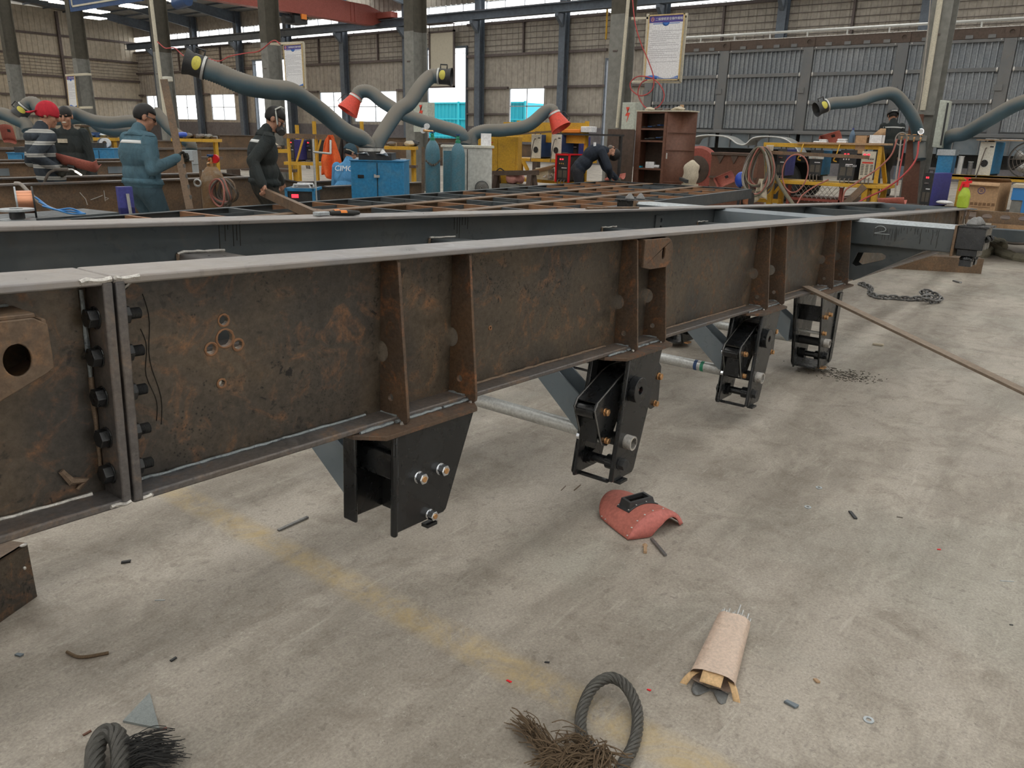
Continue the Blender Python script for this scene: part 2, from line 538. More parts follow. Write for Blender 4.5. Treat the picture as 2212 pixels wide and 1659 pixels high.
# ================================================================ the hall
def mat_concrete():
	t = NT('worn_concrete')
	co = t.coord()
	sep = t.n('ShaderNodeSeparateXYZ')
	t.l(co, sep.inputs[0])
	a = t.noise(co, 0.9, 6, 0.6, 0.8)
	b = t.noise(co, 5.0, 9, 0.72, 0.7)
	c = t.noise(co, 30.0, 8, 0.8, 0.3)
	f = t.noise(co, 110.0, 4, 0.7)
	col = t.mix(t.ramp(a, [(0.32, 0.0), (0.66, 1.0)]), (0.330, 0.295, 0.253), (0.440, 0.397, 0.340))
	col = t.mix(t.ramp(b, [(0.48, 0.0), (0.70, 0.65)]), col, (0.215, 0.183, 0.150))
	col = t.mix(t.ramp(t.noise(co, 3.1, 8, 0.75, 1.5), [(0.55, 0.0), (0.72, 0.5)]), col, (0.56, 0.52, 0.455))
	# greenish worn coating patches
	col = t.mix(t.ramp(t.noise(co, 0.55, 5, 0.6, 1.0), [(0.5, 0.0), (0.62, 0.5)]), col, (0.335, 0.325, 0.28))
	# soft diagonal shadow bands of the trailer, painted into the colour
	mp = t.n('ShaderNodeMapping')
	mp.inputs['Rotation'].default_value = (0, 0, 0.35)
	mp.inputs['Scale'].default_value = (0.55, 2.2, 1)
	t.l(co, mp.inputs[0])
	col = t.mix(t.ramp(t.noise(mp.outputs[0], 1.3, 6, 0.65, 0.4), [(0.46, 0.0), (0.64, 0.6)]), col, (0.185, 0.158, 0.130))
	# chips, scuffs and fine pits
	col = t.mix(t.ramp(c, [(0.56, 0.0), (0.70, 0.6)]), col, (0.15, 0.135, 0.118))
	col = t.mix(t.ramp(t.noise(co, 22.0, 8, 0.8, 0.8), [(0.60, 0.0), (0.72, 0.5)]), col, (0.52, 0.495, 0.45))
	col = t.mix(1.0, col, t.ramp(f, [(0.3, 0.76), (0.7, 1.22)]), 'MULTIPLY')
	for sc_, th_, dk, am in ((26.0, 0.22, (0.13, 0.113, 0.095), 0.30), (70.0, 0.26, (0.13, 0.115, 0.10), 0.36), (60.0, 0.22, (0.66, 0.62, 0.55), 0.22)):
		vo = t.n('ShaderNodeTexVoronoi', i_Scale=sc_, i_Randomness=1.0)
		wv = t.n('ShaderNodeVectorMath', operation='MULTIPLY_ADD')
		nn = t.n('ShaderNodeTexNoise', i_Scale=sc_ * 1.3, i_Detail=2.0)
		t.l(co, nn.inputs['Vector'])
		t.l(nn.outputs['Color'], wv.inputs[0])
		wv.inputs[1].default_value = (0.06, 0.06, 0.0)
		t.l(co, wv.inputs[2])
		t.l(wv.outputs[0], vo.inputs['Vector'])
		s3 = t.n('ShaderNodeSeparateColor')
		t.l(vo.outputs['Color'], s3.inputs[0])
		mm = t.n('ShaderNodeMath', operation='MULTIPLY')
		t.l(t.ramp(vo.outputs['Distance'], [(th_, 1.0), (th_ + 0.08, 0.0)]), mm.inputs[0])
		t.l(t.ramp(s3.outputs[0], [(0.80, 0.0), (0.82, am)]), mm.inputs[1])
		col = t.mix(mm.outputs[0], col, dk)
	# long pale scuffs
	mq = t.n('ShaderNodeMapping')
	mq.inputs['Rotation'].default_value = (0, 0, -0.5)
	mq.inputs['Scale'].default_value = (3.0, 26.0, 1)
	t.l(co, mq.inputs[0])
	col = t.mix(t.ramp(t.noise(mq.outputs[0], 1.0, 6, 0.7, 0.3), [(0.60, 0.0), (0.72, 0.4)]), col, (0.58, 0.54, 0.48))

	def strip(x0, w, soft):
		d = t.n('ShaderNodeMath', operation='SUBTRACT')
		t.l(sep.outputs[0], d.inputs[0])
		d.inputs[1].default_value = x0
		e = t.n('ShaderNodeMath', operation='ABSOLUTE')
		t.l(d.outputs[0], e.inputs[0])
		g = t.n('ShaderNodeMapRange')
		g.inputs['From Min'].default_value = w
		g.inputs['From Max'].default_value = w + soft
		g.inputs['To Min'].default_value = 1.0
		g.inputs['To Max'].default_value = 0.0
		t.l(e.outputs[0], g.inputs['Value'])
		return g.outputs[0]

	def mul(x, y):
		m = t.n('ShaderNodeMath', operation='MULTIPLY')
		t.l(x, m.inputs[0])
		t.l(y, m.inputs[1])
		return m.outputs[0]
	# worn yellow aisle line
	y1 = mul(strip(1.55, 0.03, 0.05), t.ramp(t.noise(co, 4.0, 10, 0.85, 0.8), [(0.40, 0.0), (0.62, 0.75)]))
	col = t.mix(y1, col, (0.50, 0.375, 0.18))
	# dirty slab joint
	y2 = mul(strip(0.78, 0.012, 0.05), t.ramp(t.noise(co, 6.0, 8, 0.8, 1.0), [(0.42, 0.0), (0.62, 0.65)]))
	col = t.mix(y2, col, (0.15, 0.125, 0.10))
	y3 = mul(strip(6.78, 0.010, 0.03), t.ramp(t.noise(co, 6.0, 8, 0.8, 1.0), [(0.42, 0.0), (0.62, 0.6)]))
	col = t.mix(y3, col, (0.15, 0.125, 0.10))
	m = t.n('ShaderNodeMix', data_type='FLOAT')
	m.inputs[0].default_value = 0.5
	t.l(b, m.inputs[2])
	t.l(c, m.inputs[3])
	t.bump(m.outputs[0], 0.28, 0.006)
	return t.set(col, t.ramp(b, [(0.3, 0.42), (0.65, 0.72)]), 0.0, 0.45)


M['floor'] = mat_concrete()
fl = MB()
fl.bx(-16, 38.6, -16, 72, -0.2, 0)
floor_o = tag(fl.build('floor', M['floor'], base=(0, 0, 0), smooth=False), 'worn grey concrete workshop floor with a faded yellow line', kind='structure')
og = MB()
og.bx(-60, 110, -60, 120, -0.4, -0.21)
tag(og.build('ground', flat('outside_ground', (0.38, 0.37, 0.35), 0.9), base=(0, 0, -0.4), smooth=False), 'pale concrete yard outside the hall', kind='structure')

M['sheet'] = paint('dusty_wall_sheet', (0.52, 0.47, 0.385), 0.7, 0.0, 0.5, (0.36, 0.32, 0.26), 0.5)
M['sheetdk'] = paint('sooty_wall_sheet', (0.42, 0.385, 0.335), 0.75, 0.0, 0.6, (0.26, 0.235, 0.205), 0.6)
M['girt'] = paint('girt_steel', (0.13, 0.105, 0.10), 0.6, 0.0, 0.4, (0.08, 0.06, 0.05), 1.5)
M['bluesteel'] = paint('blue_grey_frame', (0.12, 0.145, 0.18), 0.55, 0.0, 0.5, (0.08, 0.085, 0.095), 0.8)
M['colgrey'] = paint('grey_column_paint', (0.225, 0.225, 0.21), 0.5, 0.0, 0.4, (0.13, 0.125, 0.11), 1.2)
M['coldark'] = paint('sooty_column', (0.085, 0.078, 0.062), 0.7, 0.0, 0.5, (0.05, 0.045, 0.037), 1.2)
M['roof'] = paint('roof_sheet', (0.26, 0.255, 0.24), 0.7, 0.0, 0.6, (0.12, 0.12, 0.12), 0.4)
M['pane'] = glass('window_pane', (0.97, 0.985, 1.0), 0.06)
M['frost'] = glass('unseen_skylight_sheet', (0.80, 0.80, 0.78), 0.05)
M['alu'] = paint('window_frame_paint', (0.42, 0.44, 0.47), 0.5, 0.3, 0.3, (0.3, 0.3, 0.3), 2.0)


def ribbed(mb, ax, plane, a0, a1, z0, z1, pitch=0.42, depth=0.035, sgn=-1):
	"""trapezoid-ribbed sheet standing in the plane ax = plane"""
	prof = []
	n = max(1, round((a1 - a0) / pitch))
	p = (a1 - a0) / n
	for i in range(n):
		s = a0 + i * p
		prof += [(s, 0), (s + p * 0.62, 0), (s + p * 0.70, depth), (s + p * 0.92, depth)]
	prof.append((a1, 0))
	P = []
	for z in (z0, z1):
		for a, d in prof:
			P.append((plane + sgn * d, a, z) if ax == 'x' else (a, plane + sgn * d, z))
	k = len(prof)
	mb.add(P, [(i, i + 1, k + i + 1, k + i) for i in range(k - 1)])


WX = 38.7
# openings in the far wall: (y0, y1, z0, z1)
LOWWIN = [(68.6, 71.0), (62.85, 66.4), (57.6, 60.95), (39.4, 43.6), (44.3, 47.2), (27.45, 30.0)]
DOORS = [(49.9, 54.7, 0.0, 6.4), (33.3, 36.65, 0.0, 6.45), (22.7, 23.35, 0.0, 5.4)]
wf = MB()
cuts = sorted(set([-16.0, 72.0] + [v for w in LOWWIN for v in w] + [v for d in DOORS for v in d[:2]]))
for a, b in zip(cuts[:-1], cuts[1:]):
	c = (a + b) / 2
	zs = [(0.0, 7.70)]
	for w in LOWWIN:
		if w[0] < c < w[1]:
			zs = [(0.0, 2.1), (4.1, 7.70)]
	for d in DOORS:
		if d[0] < c < d[1]:
			zs = [(d[3], 7.70)]
	for z0, z1 in zs:
		ribbed(wf, 'x', WX, a, b, z0, z1)
ribbed(wf, 'x', WX, -16, 72, 8.88, 10.2)
wall_far = tag(wf.build('wall_far', M['sheetdk'], base=(WX, 28, 0), smooth=False, recalc=False, solid=0.03), 'sooty ribbed metal far wall with strip windows under the crane rail', kind='structure')
g = MB()
for a, b in zip([-16] + [8 + 6 * i for i in range(11)], [8 + 6 * i for i in range(11)] + [72]):
	if b - a < 1:
		continue
for y0, y1 in [(-16, 22.6), (23.4, 33.2), (36.7, 49.8), (54.8, 72)]:
	for z in (5.92, 7.66):
		gg = MB()
		gg.bx(WX - 0.22, WX - 0.06, y0, y1, z - 0.07, z + 0.07)
		gg.build('girt', M['girt'], wall_far)
for y0, y1 in [(-16, 22.6), (23.4, 27.4), (30.05, 33.2), (36.7, 39.3), (47.25, 49.8), (54.8, 57.5), (61, 62.8), (66.45, 68.5), (71.05, 72)]:
	gg = MB()
	gg.bx(WX - 0.22, WX - 0.06, y0, y1, 4.06, 4.18)
	gg.build('girt', M['girt'], wall_far)
	if y0 in (23.4, 30.05, 36.7, -16):
		gg = MB()
		gg.bx(WX - 0.20, WX - 0.06, y0, y1, 2.6, 2.7)
		gg.build('girt', M['girt'], wall_far)
for y in [8 + 6 * i + 3 for i in range(10)]:
	if any(d[0] - 0.3 < y < d[1] + 0.3 for d in DOORS):
		continue
	gg = MB()
	gg.bx(WX - 0.18, WX - 0.06, y - 0.05, y + 0.05, 5.99, 7.6)
	gg.build('hanger_rod', M['girt'], wall_far)
# lower band of brick-coloured plinth
pl = MB()
for y0, y1 in [(-16, 22.6), (23.4, 33.2), (36.7, 49.8), (54.8, 72)]:
	pl.bx(WX - 0.12, WX - 0.045, y0, y1, 0, 1.95)
pl.build('plinth', paint('plinth_paint', (0.16, 0.15, 0.16), 0.7, 0.0, 0.4, (0.11, 0.09, 0.08), 0.7), wall_far)

nwin = 0


def window(y0, y1, z0, z1, nx, nz, lab, mull=0.05):
	global nwin
	nwin += 1
	w = thing('window_%d' % nwin, None, None, (WX, (y0 + y1) / 2, z0))
	tag(w, lab, kind='structure')
	f = MB()
	for a, b in ((y0, y0 + mull), (y1 - mull, y1)):
		f.bx(WX - 0.05, WX + 0.05, a, b, z0, z1)
	for a, b in ((z0, z0 + mull), (z1 - mull, z1)):
		f.bx(WX - 0.05, WX + 0.05, y0, y1, a, b)
	f.build('window_frame', M['alu'], w)
	for i in range(nx):
		for j in range(nz):
			a, b = y0 + (y1 - y0) * i / nx, y0 + (y1 - y0) * (i + 1) / nx
			c, d = z0 + (z1 - z0) * j / nz, z0 + (z1 - z0) * (j + 1) / nz
			p = MB()
			p.bx(WX - 0.004, WX + 0.004, a + 0.02, b - 0.02, c + 0.02, d - 0.02)
			p.build('pane', M['pane'], w)
	mm = MB()
	for i in range(1, nx):
		a = y0 + (y1 - y0) * i / nx
		mm.bx(WX - 0.03, WX + 0.03, a - mull / 2, a + mull / 2, z0, z1)
	for j in range(1, nz):
		a = z0 + (z1 - z0) * j / nz
		mm.bx(WX - 0.03, WX + 0.03, y0, y1, a - mull / 2, a + mull / 2)
	if mm.v:
		mm.build('mullion', M['alu'], w)
	return w


for y0, y1 in LOWWIN:
	window(y0, y1, 2.1, 4.1, 2, 2, 'bright four-light window low in the far wall')
for i in range(11):
	y0 = 2.25 + 6 * i
	window(y0, y0 + 5.6, 8.26, 8.87, 4, 1, 'blown-out strip window above the crane rail', 0.03)
for i in range(2, 11):
	y0 = 2.25 + 6 * i
	window(y0 + 0.3, y0 + 5.2, 7.70, 7.80, 4, 1, 'narrow bright slot window below the crane rail', 0.015)

# doorway leaves: the beige raised leaf in the middle doorway and steel door frames
for k, (y0, y1, z0, z1) in enumerate(DOORS):
	d = thing('door_%d' % (k + 1), None, None, (WX, (y0 + y1) / 2, 0))
	tag(d, ['tall open doorway flooded with daylight', 'doorway with a raised beige panel and cyan container outside', 'narrow tall gap of daylight beside the column'][k], kind='structure')
	f = MB()
	f.bx(WX - 0.2, WX + 0.1, y0 - 0.1, y0, 0, z1 + 0.1)
	f.bx(WX - 0.2, WX + 0.1, y1, y1 + 0.1, 0, z1 + 0.1)
	f.bx(WX - 0.2, WX + 0.1, y0, y1, z1, z1 + 0.1)
	f.build('door_frame', M['bluesteel'], d)
# beige hanging panel in front of the middle doorway
bp = thing('beige_board', 'beige framed panel hanging high in front of the bright doorway', 'board', (38.2, 34.95, 4.2))
b = MB()
b.bx(38.2, 38.24, 33.98, 35.92, 4.25, 7.34)
b.build('panel_face', M['cream'], bp)
b = MB()
for a0, a1, c0, c1 in ((33.9, 34.0, 4.17, 7.42), (35.9, 36.0, 4.17, 7.42), (33.9, 36.0, 4.17, 4.27), (33.9, 36.0, 7.32, 7.42)):
	b.bx(38.14, 38.26, a0, a1, c0, c1)
for y_ in (33.95, 35.95):
	b.bx(38.16, 38.2, y_ - 0.02, y_ + 0.02, 7.4, 7.80)
b.bx(37.6, 38.26, 33.9, 36.0, 7.76, 7.80)
b.build('panel_frame', M['girt'], bp)

# cyan container yard seen through the doorway
cn = thing('cyan_container', 'bright cyan ribbed container standing in the yard outside', 'container', (46, 38, 0))
b = MB()
ribbed(b, 'x', 45.0, 33.5, 42.5, 0.1, 3.6, 0.36, 0.05)
b.bx(45.02, 47.4, 33.5, 42.5, 0.1, 3.6)
b.build('container_wall', flat('cyan_sheet', (0.02, 0.40, 0.52), 0.5), cn)
b = MB()
for y in (33.5, 36.5, 39.5, 42.5):
	b.bx(44.88, 45.0, y - 0.08, y + 0.08, -0.2, 3.7)
for z in (0.15, 1.3, 2.5, 3.6):
	b.bx(44.90, 45.0, 33.5, 42.5, z - 0.05, z + 0.05)
b.build('container_frame', flat('cyan_frame', (0.03, 0.48, 0.60), 0.5), cn)

# wall columns, crane runway along the far wall
for i in range(11):
	y = 8 + 6 * i
	c = thing('trim_%d' % (i + 1), None, None, (WX - 0.4, y, 0))
	tag(c, 'blue-grey steel wall column with crane bracket', kind='structure')
	b = MB()
	for x in (WX - 0.66, WX - 0.24):
		b.bx(x, x + 0.03, y - 0.2, y + 0.2, 0, 9.9)
	b.bx(WX - 0.64, WX - 0.22, y - 0.015, y + 0.015, 0, 9.9)
	b.build('column_section', M['bluesteel'], c)
	b = MB()
	b.prism([(WX - 0.66, 7.1), (WX - 0.66, 7.75), (WX - 1.25, 7.75), (WX - 1.25, 7.6)], 'y', y - 0.1, y + 0.1)
	b.build('bracket', M['bluesteel'], c)
rb = thing('crane_runway', 'long dark steel crane runway beam along the far wall', 'beam', (WX - 1.0, 28, 7.75))
b = MB()
b.bx(WX - 1.2, WX - 0.75, -16, 71.6, 7.78, 7.82)
b.bx(WX - 1.2, WX - 0.75, -16, 71.6, 8.20, 8.24)
b.bx(WX - 1.0, WX - 0.96, -16, 71.6, 7.8, 8.22)
b.build('runway_beam', M['bluesteel'], rb)
b = MB()
b.bx(WX - 1.03, WX - 0.95, -16, 71.6, 8.24, 8.30)
b.build('rail', M['girt'], rb)

# left wall
wl = MB()
ribbed(wl, 'y', 72.0, -16, WX, 0.0, 10.4, 0.42, 0.035, -1)
wall_left = tag(wl.build('wall_left', M['sheet'], base=(11, 72, 0), smooth=False, recalc=False, solid=0.03), 'beige ribbed metal side wall with rusty girts', kind='structure')
for z in (2.1, 3.7, 5.26, 6.82, 8.42):
	gg = MB()
	gg.bx(-16, WX, 71.78, 71.94, z - 0.08, z + 0.08)
	gg.build('girt', M['girt'], wall_left)
for x in (8.2, 20.2, 32.2):
	gg = MB()
	gg.bx(x - 0.1, x + 0.1, 71.6, 71.8, 0, 10.2)
	gg.build('wind_post', M['girt'], wall_left)
# thin cable trays / conduits on the side wall
for z in (5.5, 5.75, 6.0, 6.25, 6.5):
	gg = MB()
	gg.cyl((-16, 71.86, z), (WX, 71.86, z), 0.02, n=6)
	gg.build('conduit', M['girt'], wall_left)
for z in (6.15, 6.45, 6.75, 7.05, 7.35):
	gg = MB()
	gg.cyl((WX - 0.1, -16, z), (WX - 0.1, 71.9, z), 0.015, n=6)
	gg.build('conduit', M['girt'], wall_far)

# roof: sheets with purlins, rafters and translucent skylight strips
RZ0, RX = 9.95, WX


def roof_z(x):
	return RZ0 + 0.07 * (RX - x) if x > 27 else RZ0 + 0.07 * (RX - 27) - 0.07 * (27 - x) if x > 15.5 else RZ0 + 0.07 * (15.5 - x)


XS = [38.9, 27.0, 15.5, 3.5, -16.0]
rf = MB()
sky = []
y = -16.0
while y < 72:
	for x0, x1 in zip(XS[1:], XS[:-1]):
		near = x1 <= 27.0
		for k, (a, b_) in enumerate(((y, y + 3.6), (y + 3.6, y + 6))):
			skyl = k == 1 and (y < 50 if near else y < 42)  # far-bay skylights are out of view, added to brighten the background
			P = [(x0, a, roof_z(x0 + 1e-6)), (x1, a, roof_z(x1 - 1e-6) if x1 < 38.9 else roof_z(x1)), (x1, b_, roof_z(x1 - 1e-6) if x1 < 38.9 else roof_z(x1)), (x0, b_, roof_z(x0 + 1e-6))]
			if skyl:
				sky.append(P)
			else:
				rf.add(P, [(0, 1, 2, 3)])
	y += 6
ceil = tag(rf.build('ceiling', M['roof'], base=(11, 28, 9.9), smooth=False, solid=0.05), 'dusty grey metal roof with dark rafters', kind='structure')
for P in sky:
	s = MB()
	s.add(P, [(0, 1, 2, 3)])
	s.build('unseen_skylight_sheet', M['frost'], ceil, smooth=False)
for i in range(11):
	y = 8 + 6 * i
	b = MB()
	for x0, x1, d0, d1 in ((38.4, 33.0, 0.95, 0.5), (33.0, 27.0, 0.5, 0.5), (27.0, 15.5, 0.5, 0.8)):
		b.add([(x0, y - 0.01, roof_z(x0) - d0), (x1, y - 0.01, roof_z(x1 + 1e-6) - d1), (x1, y - 0.01, roof_z(x1 + 1e-6) - 0.12), (x0, y - 0.01, roof_z(x0) - 0.12),
			   (x0, y + 0.01, roof_z(x0) - d0), (x1, y + 0.01, roof_z(x1 + 1e-6) - d1), (x1, y + 0.01, roof_z(x1 + 1e-6) - 0.12), (x0, y + 0.01, roof_z(x0) - 0.12)],
			  [(0, 1, 2, 3), (4, 7, 6, 5)])
		b.bar((x0, y, roof_z(x0) - d0), (x1, y, roof_z(x1 + 1e-6) - d1), 0.22, 0.02)
	b.build('rafter', M['bluesteel'], ceil, recalc=False)
for x in (37.4, 35.9, 34.4, 32.9, 31.4, 29.9, 28.4):
	b = MB()
	b.bx(x - 0.04, x + 0.04, -10, 72, roof_z(x) - 0.16, roof_z(x) - 0.03)
	b.build('purlin', M['bluesteel'], ceil)

# interior column row
COLY = [2.98, 9.05, 15.08, 21.05, 27.1, 33.0, 39.2, 45.2]
for i, y in enumerate(COLY):
	c = thing('trim_%d' % (20 + i), None, None, (15.5, y, 0))
	tag(c, 'grey steel hall column, sooty above head height', kind='structure')
	for nm, z0, z1, mt in (('column_foot', 0, 3.92, M['colgrey']), ('column_shaft', 3.92, 10.2, M['coldark'])):
		b = MB()
		for x in (15.25, 15.73):
			b.bx(x, x + 0.022, y - 0.16, y + 0.16, z0, z1)
		b.bx(15.26, 15.74, y - 0.012, y + 0.012, z0, z1)
		b.build(nm, mt, c)
	b = MB()
	b.bx(15.236, 15.25, y - 0.05, y + 0.06, 3.2, 3.23)
	b.build('lug', M['girt'], c)
# unseen walls added to block low front light, gateways left to pass some
wr = MB()
ribbed(wr, 'y', -16.0, -16, 2.0, 0.0, 10.4, 0.42, 0.035, 1)
ribbed(wr, 'y', -16.0, 8.0, WX, 0.0, 10.4, 0.42, 0.035, 1)
ribbed(wr, 'y', -16.0, 2.0, 8.0, 5.0, 10.4, 0.42, 0.035, 1)
tag(wr.build('wall_right_unseen', M['sheet'], base=(11, -16, 0), smooth=False, recalc=False, solid=0.03), 'unseen beige ribbed side wall added to block low light, with an open gateway', kind='structure')
wb = MB()
ribbed(wb, 'x', -16.0, -16, 2.0, 0.0, 11.8, 0.42, 0.035, 1)
ribbed(wb, 'x', -16.0, 9.0, 72, 0.0, 11.8, 0.42, 0.035, 1)
ribbed(wb, 'x', -16.0, 2.0, 9.0, 5.0, 11.8, 0.42, 0.035, 1)
tag(wb.build('wall_back_unseen', M['sheet'], base=(-16, 28, 0), smooth=False, recalc=False, solid=0.03), 'unseen beige ribbed back wall added to block low light, with an open gateway', kind='structure')
# ================================================================ container chassis in the foreground
TILT = math.radians(2.56)
ch = thing('trailer_chassis', 'long rusty container trailer chassis with black suspension hangers, nearest the camera', 'chassis', (0, 0, 1.265))
ch.rotation_euler = (0, TILT, 0)


def L(mb, name, mat, parent=None, **kw):
	return mb.build(name, mat, parent or ch, local=True, **kw)


def bead(parent, a, b, r, mat, wob=0.25, n=None):
	"""lumpy weld bead"""
	a, b = V(a), V(b)
	n = n or max(4, int((b - a).length / 0.02))
	n = min(n, 120)
	pts = [a + (b - a) * i / n for i in range(n + 1)]
	pts = [p + V(0, random.uniform(-1, 1) * r * wob, random.uniform(-1, 1) * r * wob) for p in pts]
	m = MB()
	m.tube(pts, [r * random.uniform(0.75, 1.15) for _ in pts], 6)
	return L(m, 'weld_bead', mat, parent)


U0, US, U1, U2 = -1.6, 0.686, 9.35, 11.25
VF0, VF1, VW0, VW1 = 1.45, 1.60, 1.519, 1.531


def beam(v_off, holes, rear):
	"""I-beam: web with top and bottom flange, dropping to a shallow neck at the far end"""
	webm = M['mill'] if rear else M['web']
	w = MB()
	if rear:
		w.prism([(U0, -0.016), (U0, -0.44), (U1, -0.44), (10.1, -0.20), (U2, -0.20), (U2, -0.016)], 'y', VW0 + v_off, VW1 + v_off, holes)
	else:
		w.prism([(US + 0.02, -0.016), (US + 0.02, -0.44), (U1, -0.44), (10.1, -0.20), (U2, -0.20), (U2, -0.016)], 'y', VW0, VW1, holes)
		w.prism([(U0, -0.016), (U0, -0.44), (US - 0.02, -0.44), (US - 0.02, -0.016)], 'y', VW0, VW1)
	mb = L(w, 'main_beam', webm, smooth=False)
	for seg in ([(U0, U2)] if rear else [(U0, US - 0.002), (US + 0.002, U2)]):
		f = MB()
		f.bx(seg[0], seg[1], VF0 + v_off, VF1 + v_off, -0.016, 0)
		L(f, 'top_flange', M['flange'], mb, bevel=0.004)
	for seg in ([(U0, U1)] if rear else [(U0, US - 0.002), (US + 0.002, U1)]):
		f = MB()
		f.bx(seg[0], seg[1], VF0 + v_off, VF1 + v_off, -0.456, -0.44)
		L(f, 'bottom_flange', M['lowflange'], mb, bevel=0.004)
	f = MB()
	f.bar((U1, 1.525 + v_off, -0.448), (10.1, 1.525 + v_off, -0.208), 0.15, 0.016, (0, 0, 1))
	f.bx(10.1, U2, VF0 + v_off, VF1 + v_off, -0.216, -0.20)
	L(f, 'neck_flange', M['lowflange'], mb)
	return mb


HOLES = [circle(0.952, -0.126, 0.011), circle(0.953, -0.167, 0.019), circle(0.918, -0.186, 0.012), circle(0.985, -0.186, 0.011), circle(0.939, -0.268, 0.008, 10), circle(1.894, -0.269, 0.004, 8)]
front = beam(0.0, HOLES, False)
rear = beam(1.015, [circle(0.545, -0.125, 0.012, 12)], True)
# burnt rims round the web holes
for (u, w, r) in ((0.952, -0.126, 0.011), (0.953, -0.167, 0.019), (0.918, -0.186, 0.012), (0.985, -0.186, 0.011), (0.939, -0.268, 0.008), (1.894, -0.269, 0.004)):
	m = MB()
	m.tube([(u + (r + 0.002) * math.cos(a), 1.5185, w + (r + 0.002) * math.sin(a)) for a in [2 * PI * i / 20 for i in range(20)]], [0.0028 * random.uniform(0.7, 1.3) for _ in range(20)], 6, closed=True)
	L(m, 'flame_cut_rim', M['rustbar'], front)

# bolted splice: two end plates and five bolts
for u0, u1 in ((US - 0.021, US - 0.0025), (US + 0.0025, US + 0.021)):
	m = MB()
	m.bx(u0, u1, VF0 - 0.003, VW0, -0.452, -0.010)
	m.bx(u0, u1, VW1, VF1, -0.44, -0.016)
	L(m, 'end_plate', M['lowflange'], front, bevel=0.003)
for i, w in enumerate((-0.080, -0.155, -0.235, -0.318, -0.393)):
	m = MB()
	m.hexa((US - 0.040, 1.486, w), (US - 0.021, 1.486, w), 0.019)
	m.cyl((US - 0.024, 1.486, w), (US - 0.021, 1.486, w), 0.022, n=16)
	L(m, 'bolt', M['black'], front, smooth=False, bevel=0.0015)
	m = MB()
	m.hexa((US + 0.021, 1.486, w), (US + 0.040, 1.486, w), 0.019)
	L(m, 'nut', M['black'], front, smooth=False, bevel=0.0015)
	m = MB()
	prof = []
	for k in range(9):
		prof += [(0.0115, k * 0.0028), (0.0098, k * 0.0028 + 0.0014)]
	m.lathe(prof, (US + 0.040, 1.486, w), (1, 0, 0), 12)
	L(m, 'thread', M['gunmetal'], front, angle=0.2)
# grinding and weld marks round the splice
bead(front, (US - 0.030, 1.516, -0.03), (US - 0.028, 1.516, -0.20), 0.0045, M['weld'])
bead(front, (US - 0.028, 1.516, -0.20), (US - 0.026, 1.516, -0.42), 0.0045, M['weldb'])
bead(front, (US + 0.03, 1.512, -0.437), (1.36, 1.512, -0.437), 0.0042, M['weld'])
bead(front, (U0, 1.512, -0.437), (US - 0.05, 1.512, -0.437), 0.0048, M['spatter'])
bead(front, (1.80, 1.513, -0.438), (2.62, 1.513, -0.438), 0.005, M['weldb'])
bead(front, (3.0, 1.513, -0.438), (4.1, 1.513, -0.438), 0.005, M['weldb'])
bead(front, (4.5, 1.513, -0.438), (5.3, 1.513, -0.438), 0.005, M['weldb'])
for u0, u1, w in ((US - 0.06, US - 0.003, -0.004), (US + 0.003, US + 0.05, -0.004), (US - 0.045, US - 0.005, -0.448), (US + 0.022, US + 0.04, -0.448)):
	bead(front, (u0, 1.450, w), (u1, 1.450, w), 0.005, M['spatter'], 0.5)
# rat hole with ground edge behind the splice
m = MB()
m.prism([(US + 0.024, -0.018), (US + 0.065, -0.020), (US + 0.060, -0.036), (US + 0.045, -0.045), (US + 0.024, -0.048)], 'y', 1.5175, 1.519)
L(m, 'rat_hole', M['conc_dark'], front, smooth=False)
bead(front, (US + 0.026, 1.517, -0.050), (US + 0.066, 1.517, -0.026), 0.003, M['spatter'], 0.5, 6)
m = MB()
m.tube([(US - 0.10, 1.516, -0.375), (US - 0.085, 1.513, -0.40), (US - 0.06, 1.512, -0.405), (US - 0.075, 1.513, -0.42)], [0.006, 0.009, 0.008, 0.004], 6)
L(m, 'weld_bead', M['weldb'], front)

# folded bracket box on the web left of the splice, with a round hole
m = MB()
m.prism([(U0, -0.055), (0.535, -0.055), (0.556, -0.068), (0.560, -0.146), (0.545, -0.156), (0.40, -0.222), (0.30, -0.235), (U0, -0.235)], 'y', 1.425, 1.432, [[(a_, -0.124 + (b_ + 0.124) * 1.28) for a_, b_ in circle(0.503, -0.124, 0.022, 24)]])
m.prism([(U0, -0.048), (0.540, -0.048), (0.540, -0.056), (U0, -0.056)], 'y', 1.43, 1.52)
m.prism([(0.548, -0.06), (0.556, -0.06), (0.560, -0.155), (0.552, -0.155)], 'y', 1.43, 1.52)
m.prism([(0.40, -0.222), (0.55, -0.154), (0.55, -0.147), (0.40, -0.214)], 'y', 1.43, 1.52)
m.bx(U0, 0.40, 1.43, 1.52, -0.235, -0.227)
bracket = L(m, 'folded_bracket', M['brown'], bevel=0.002)
bead(bracket, (U0, 1.515, -0.046), (0.53, 1.515, -0.046), 0.004, M['weld'])

# vertical stiffeners
STIFF = [1.425, 1.710, 2.706, 2.950, 4.169, 4.433, 5.392, 5.750]


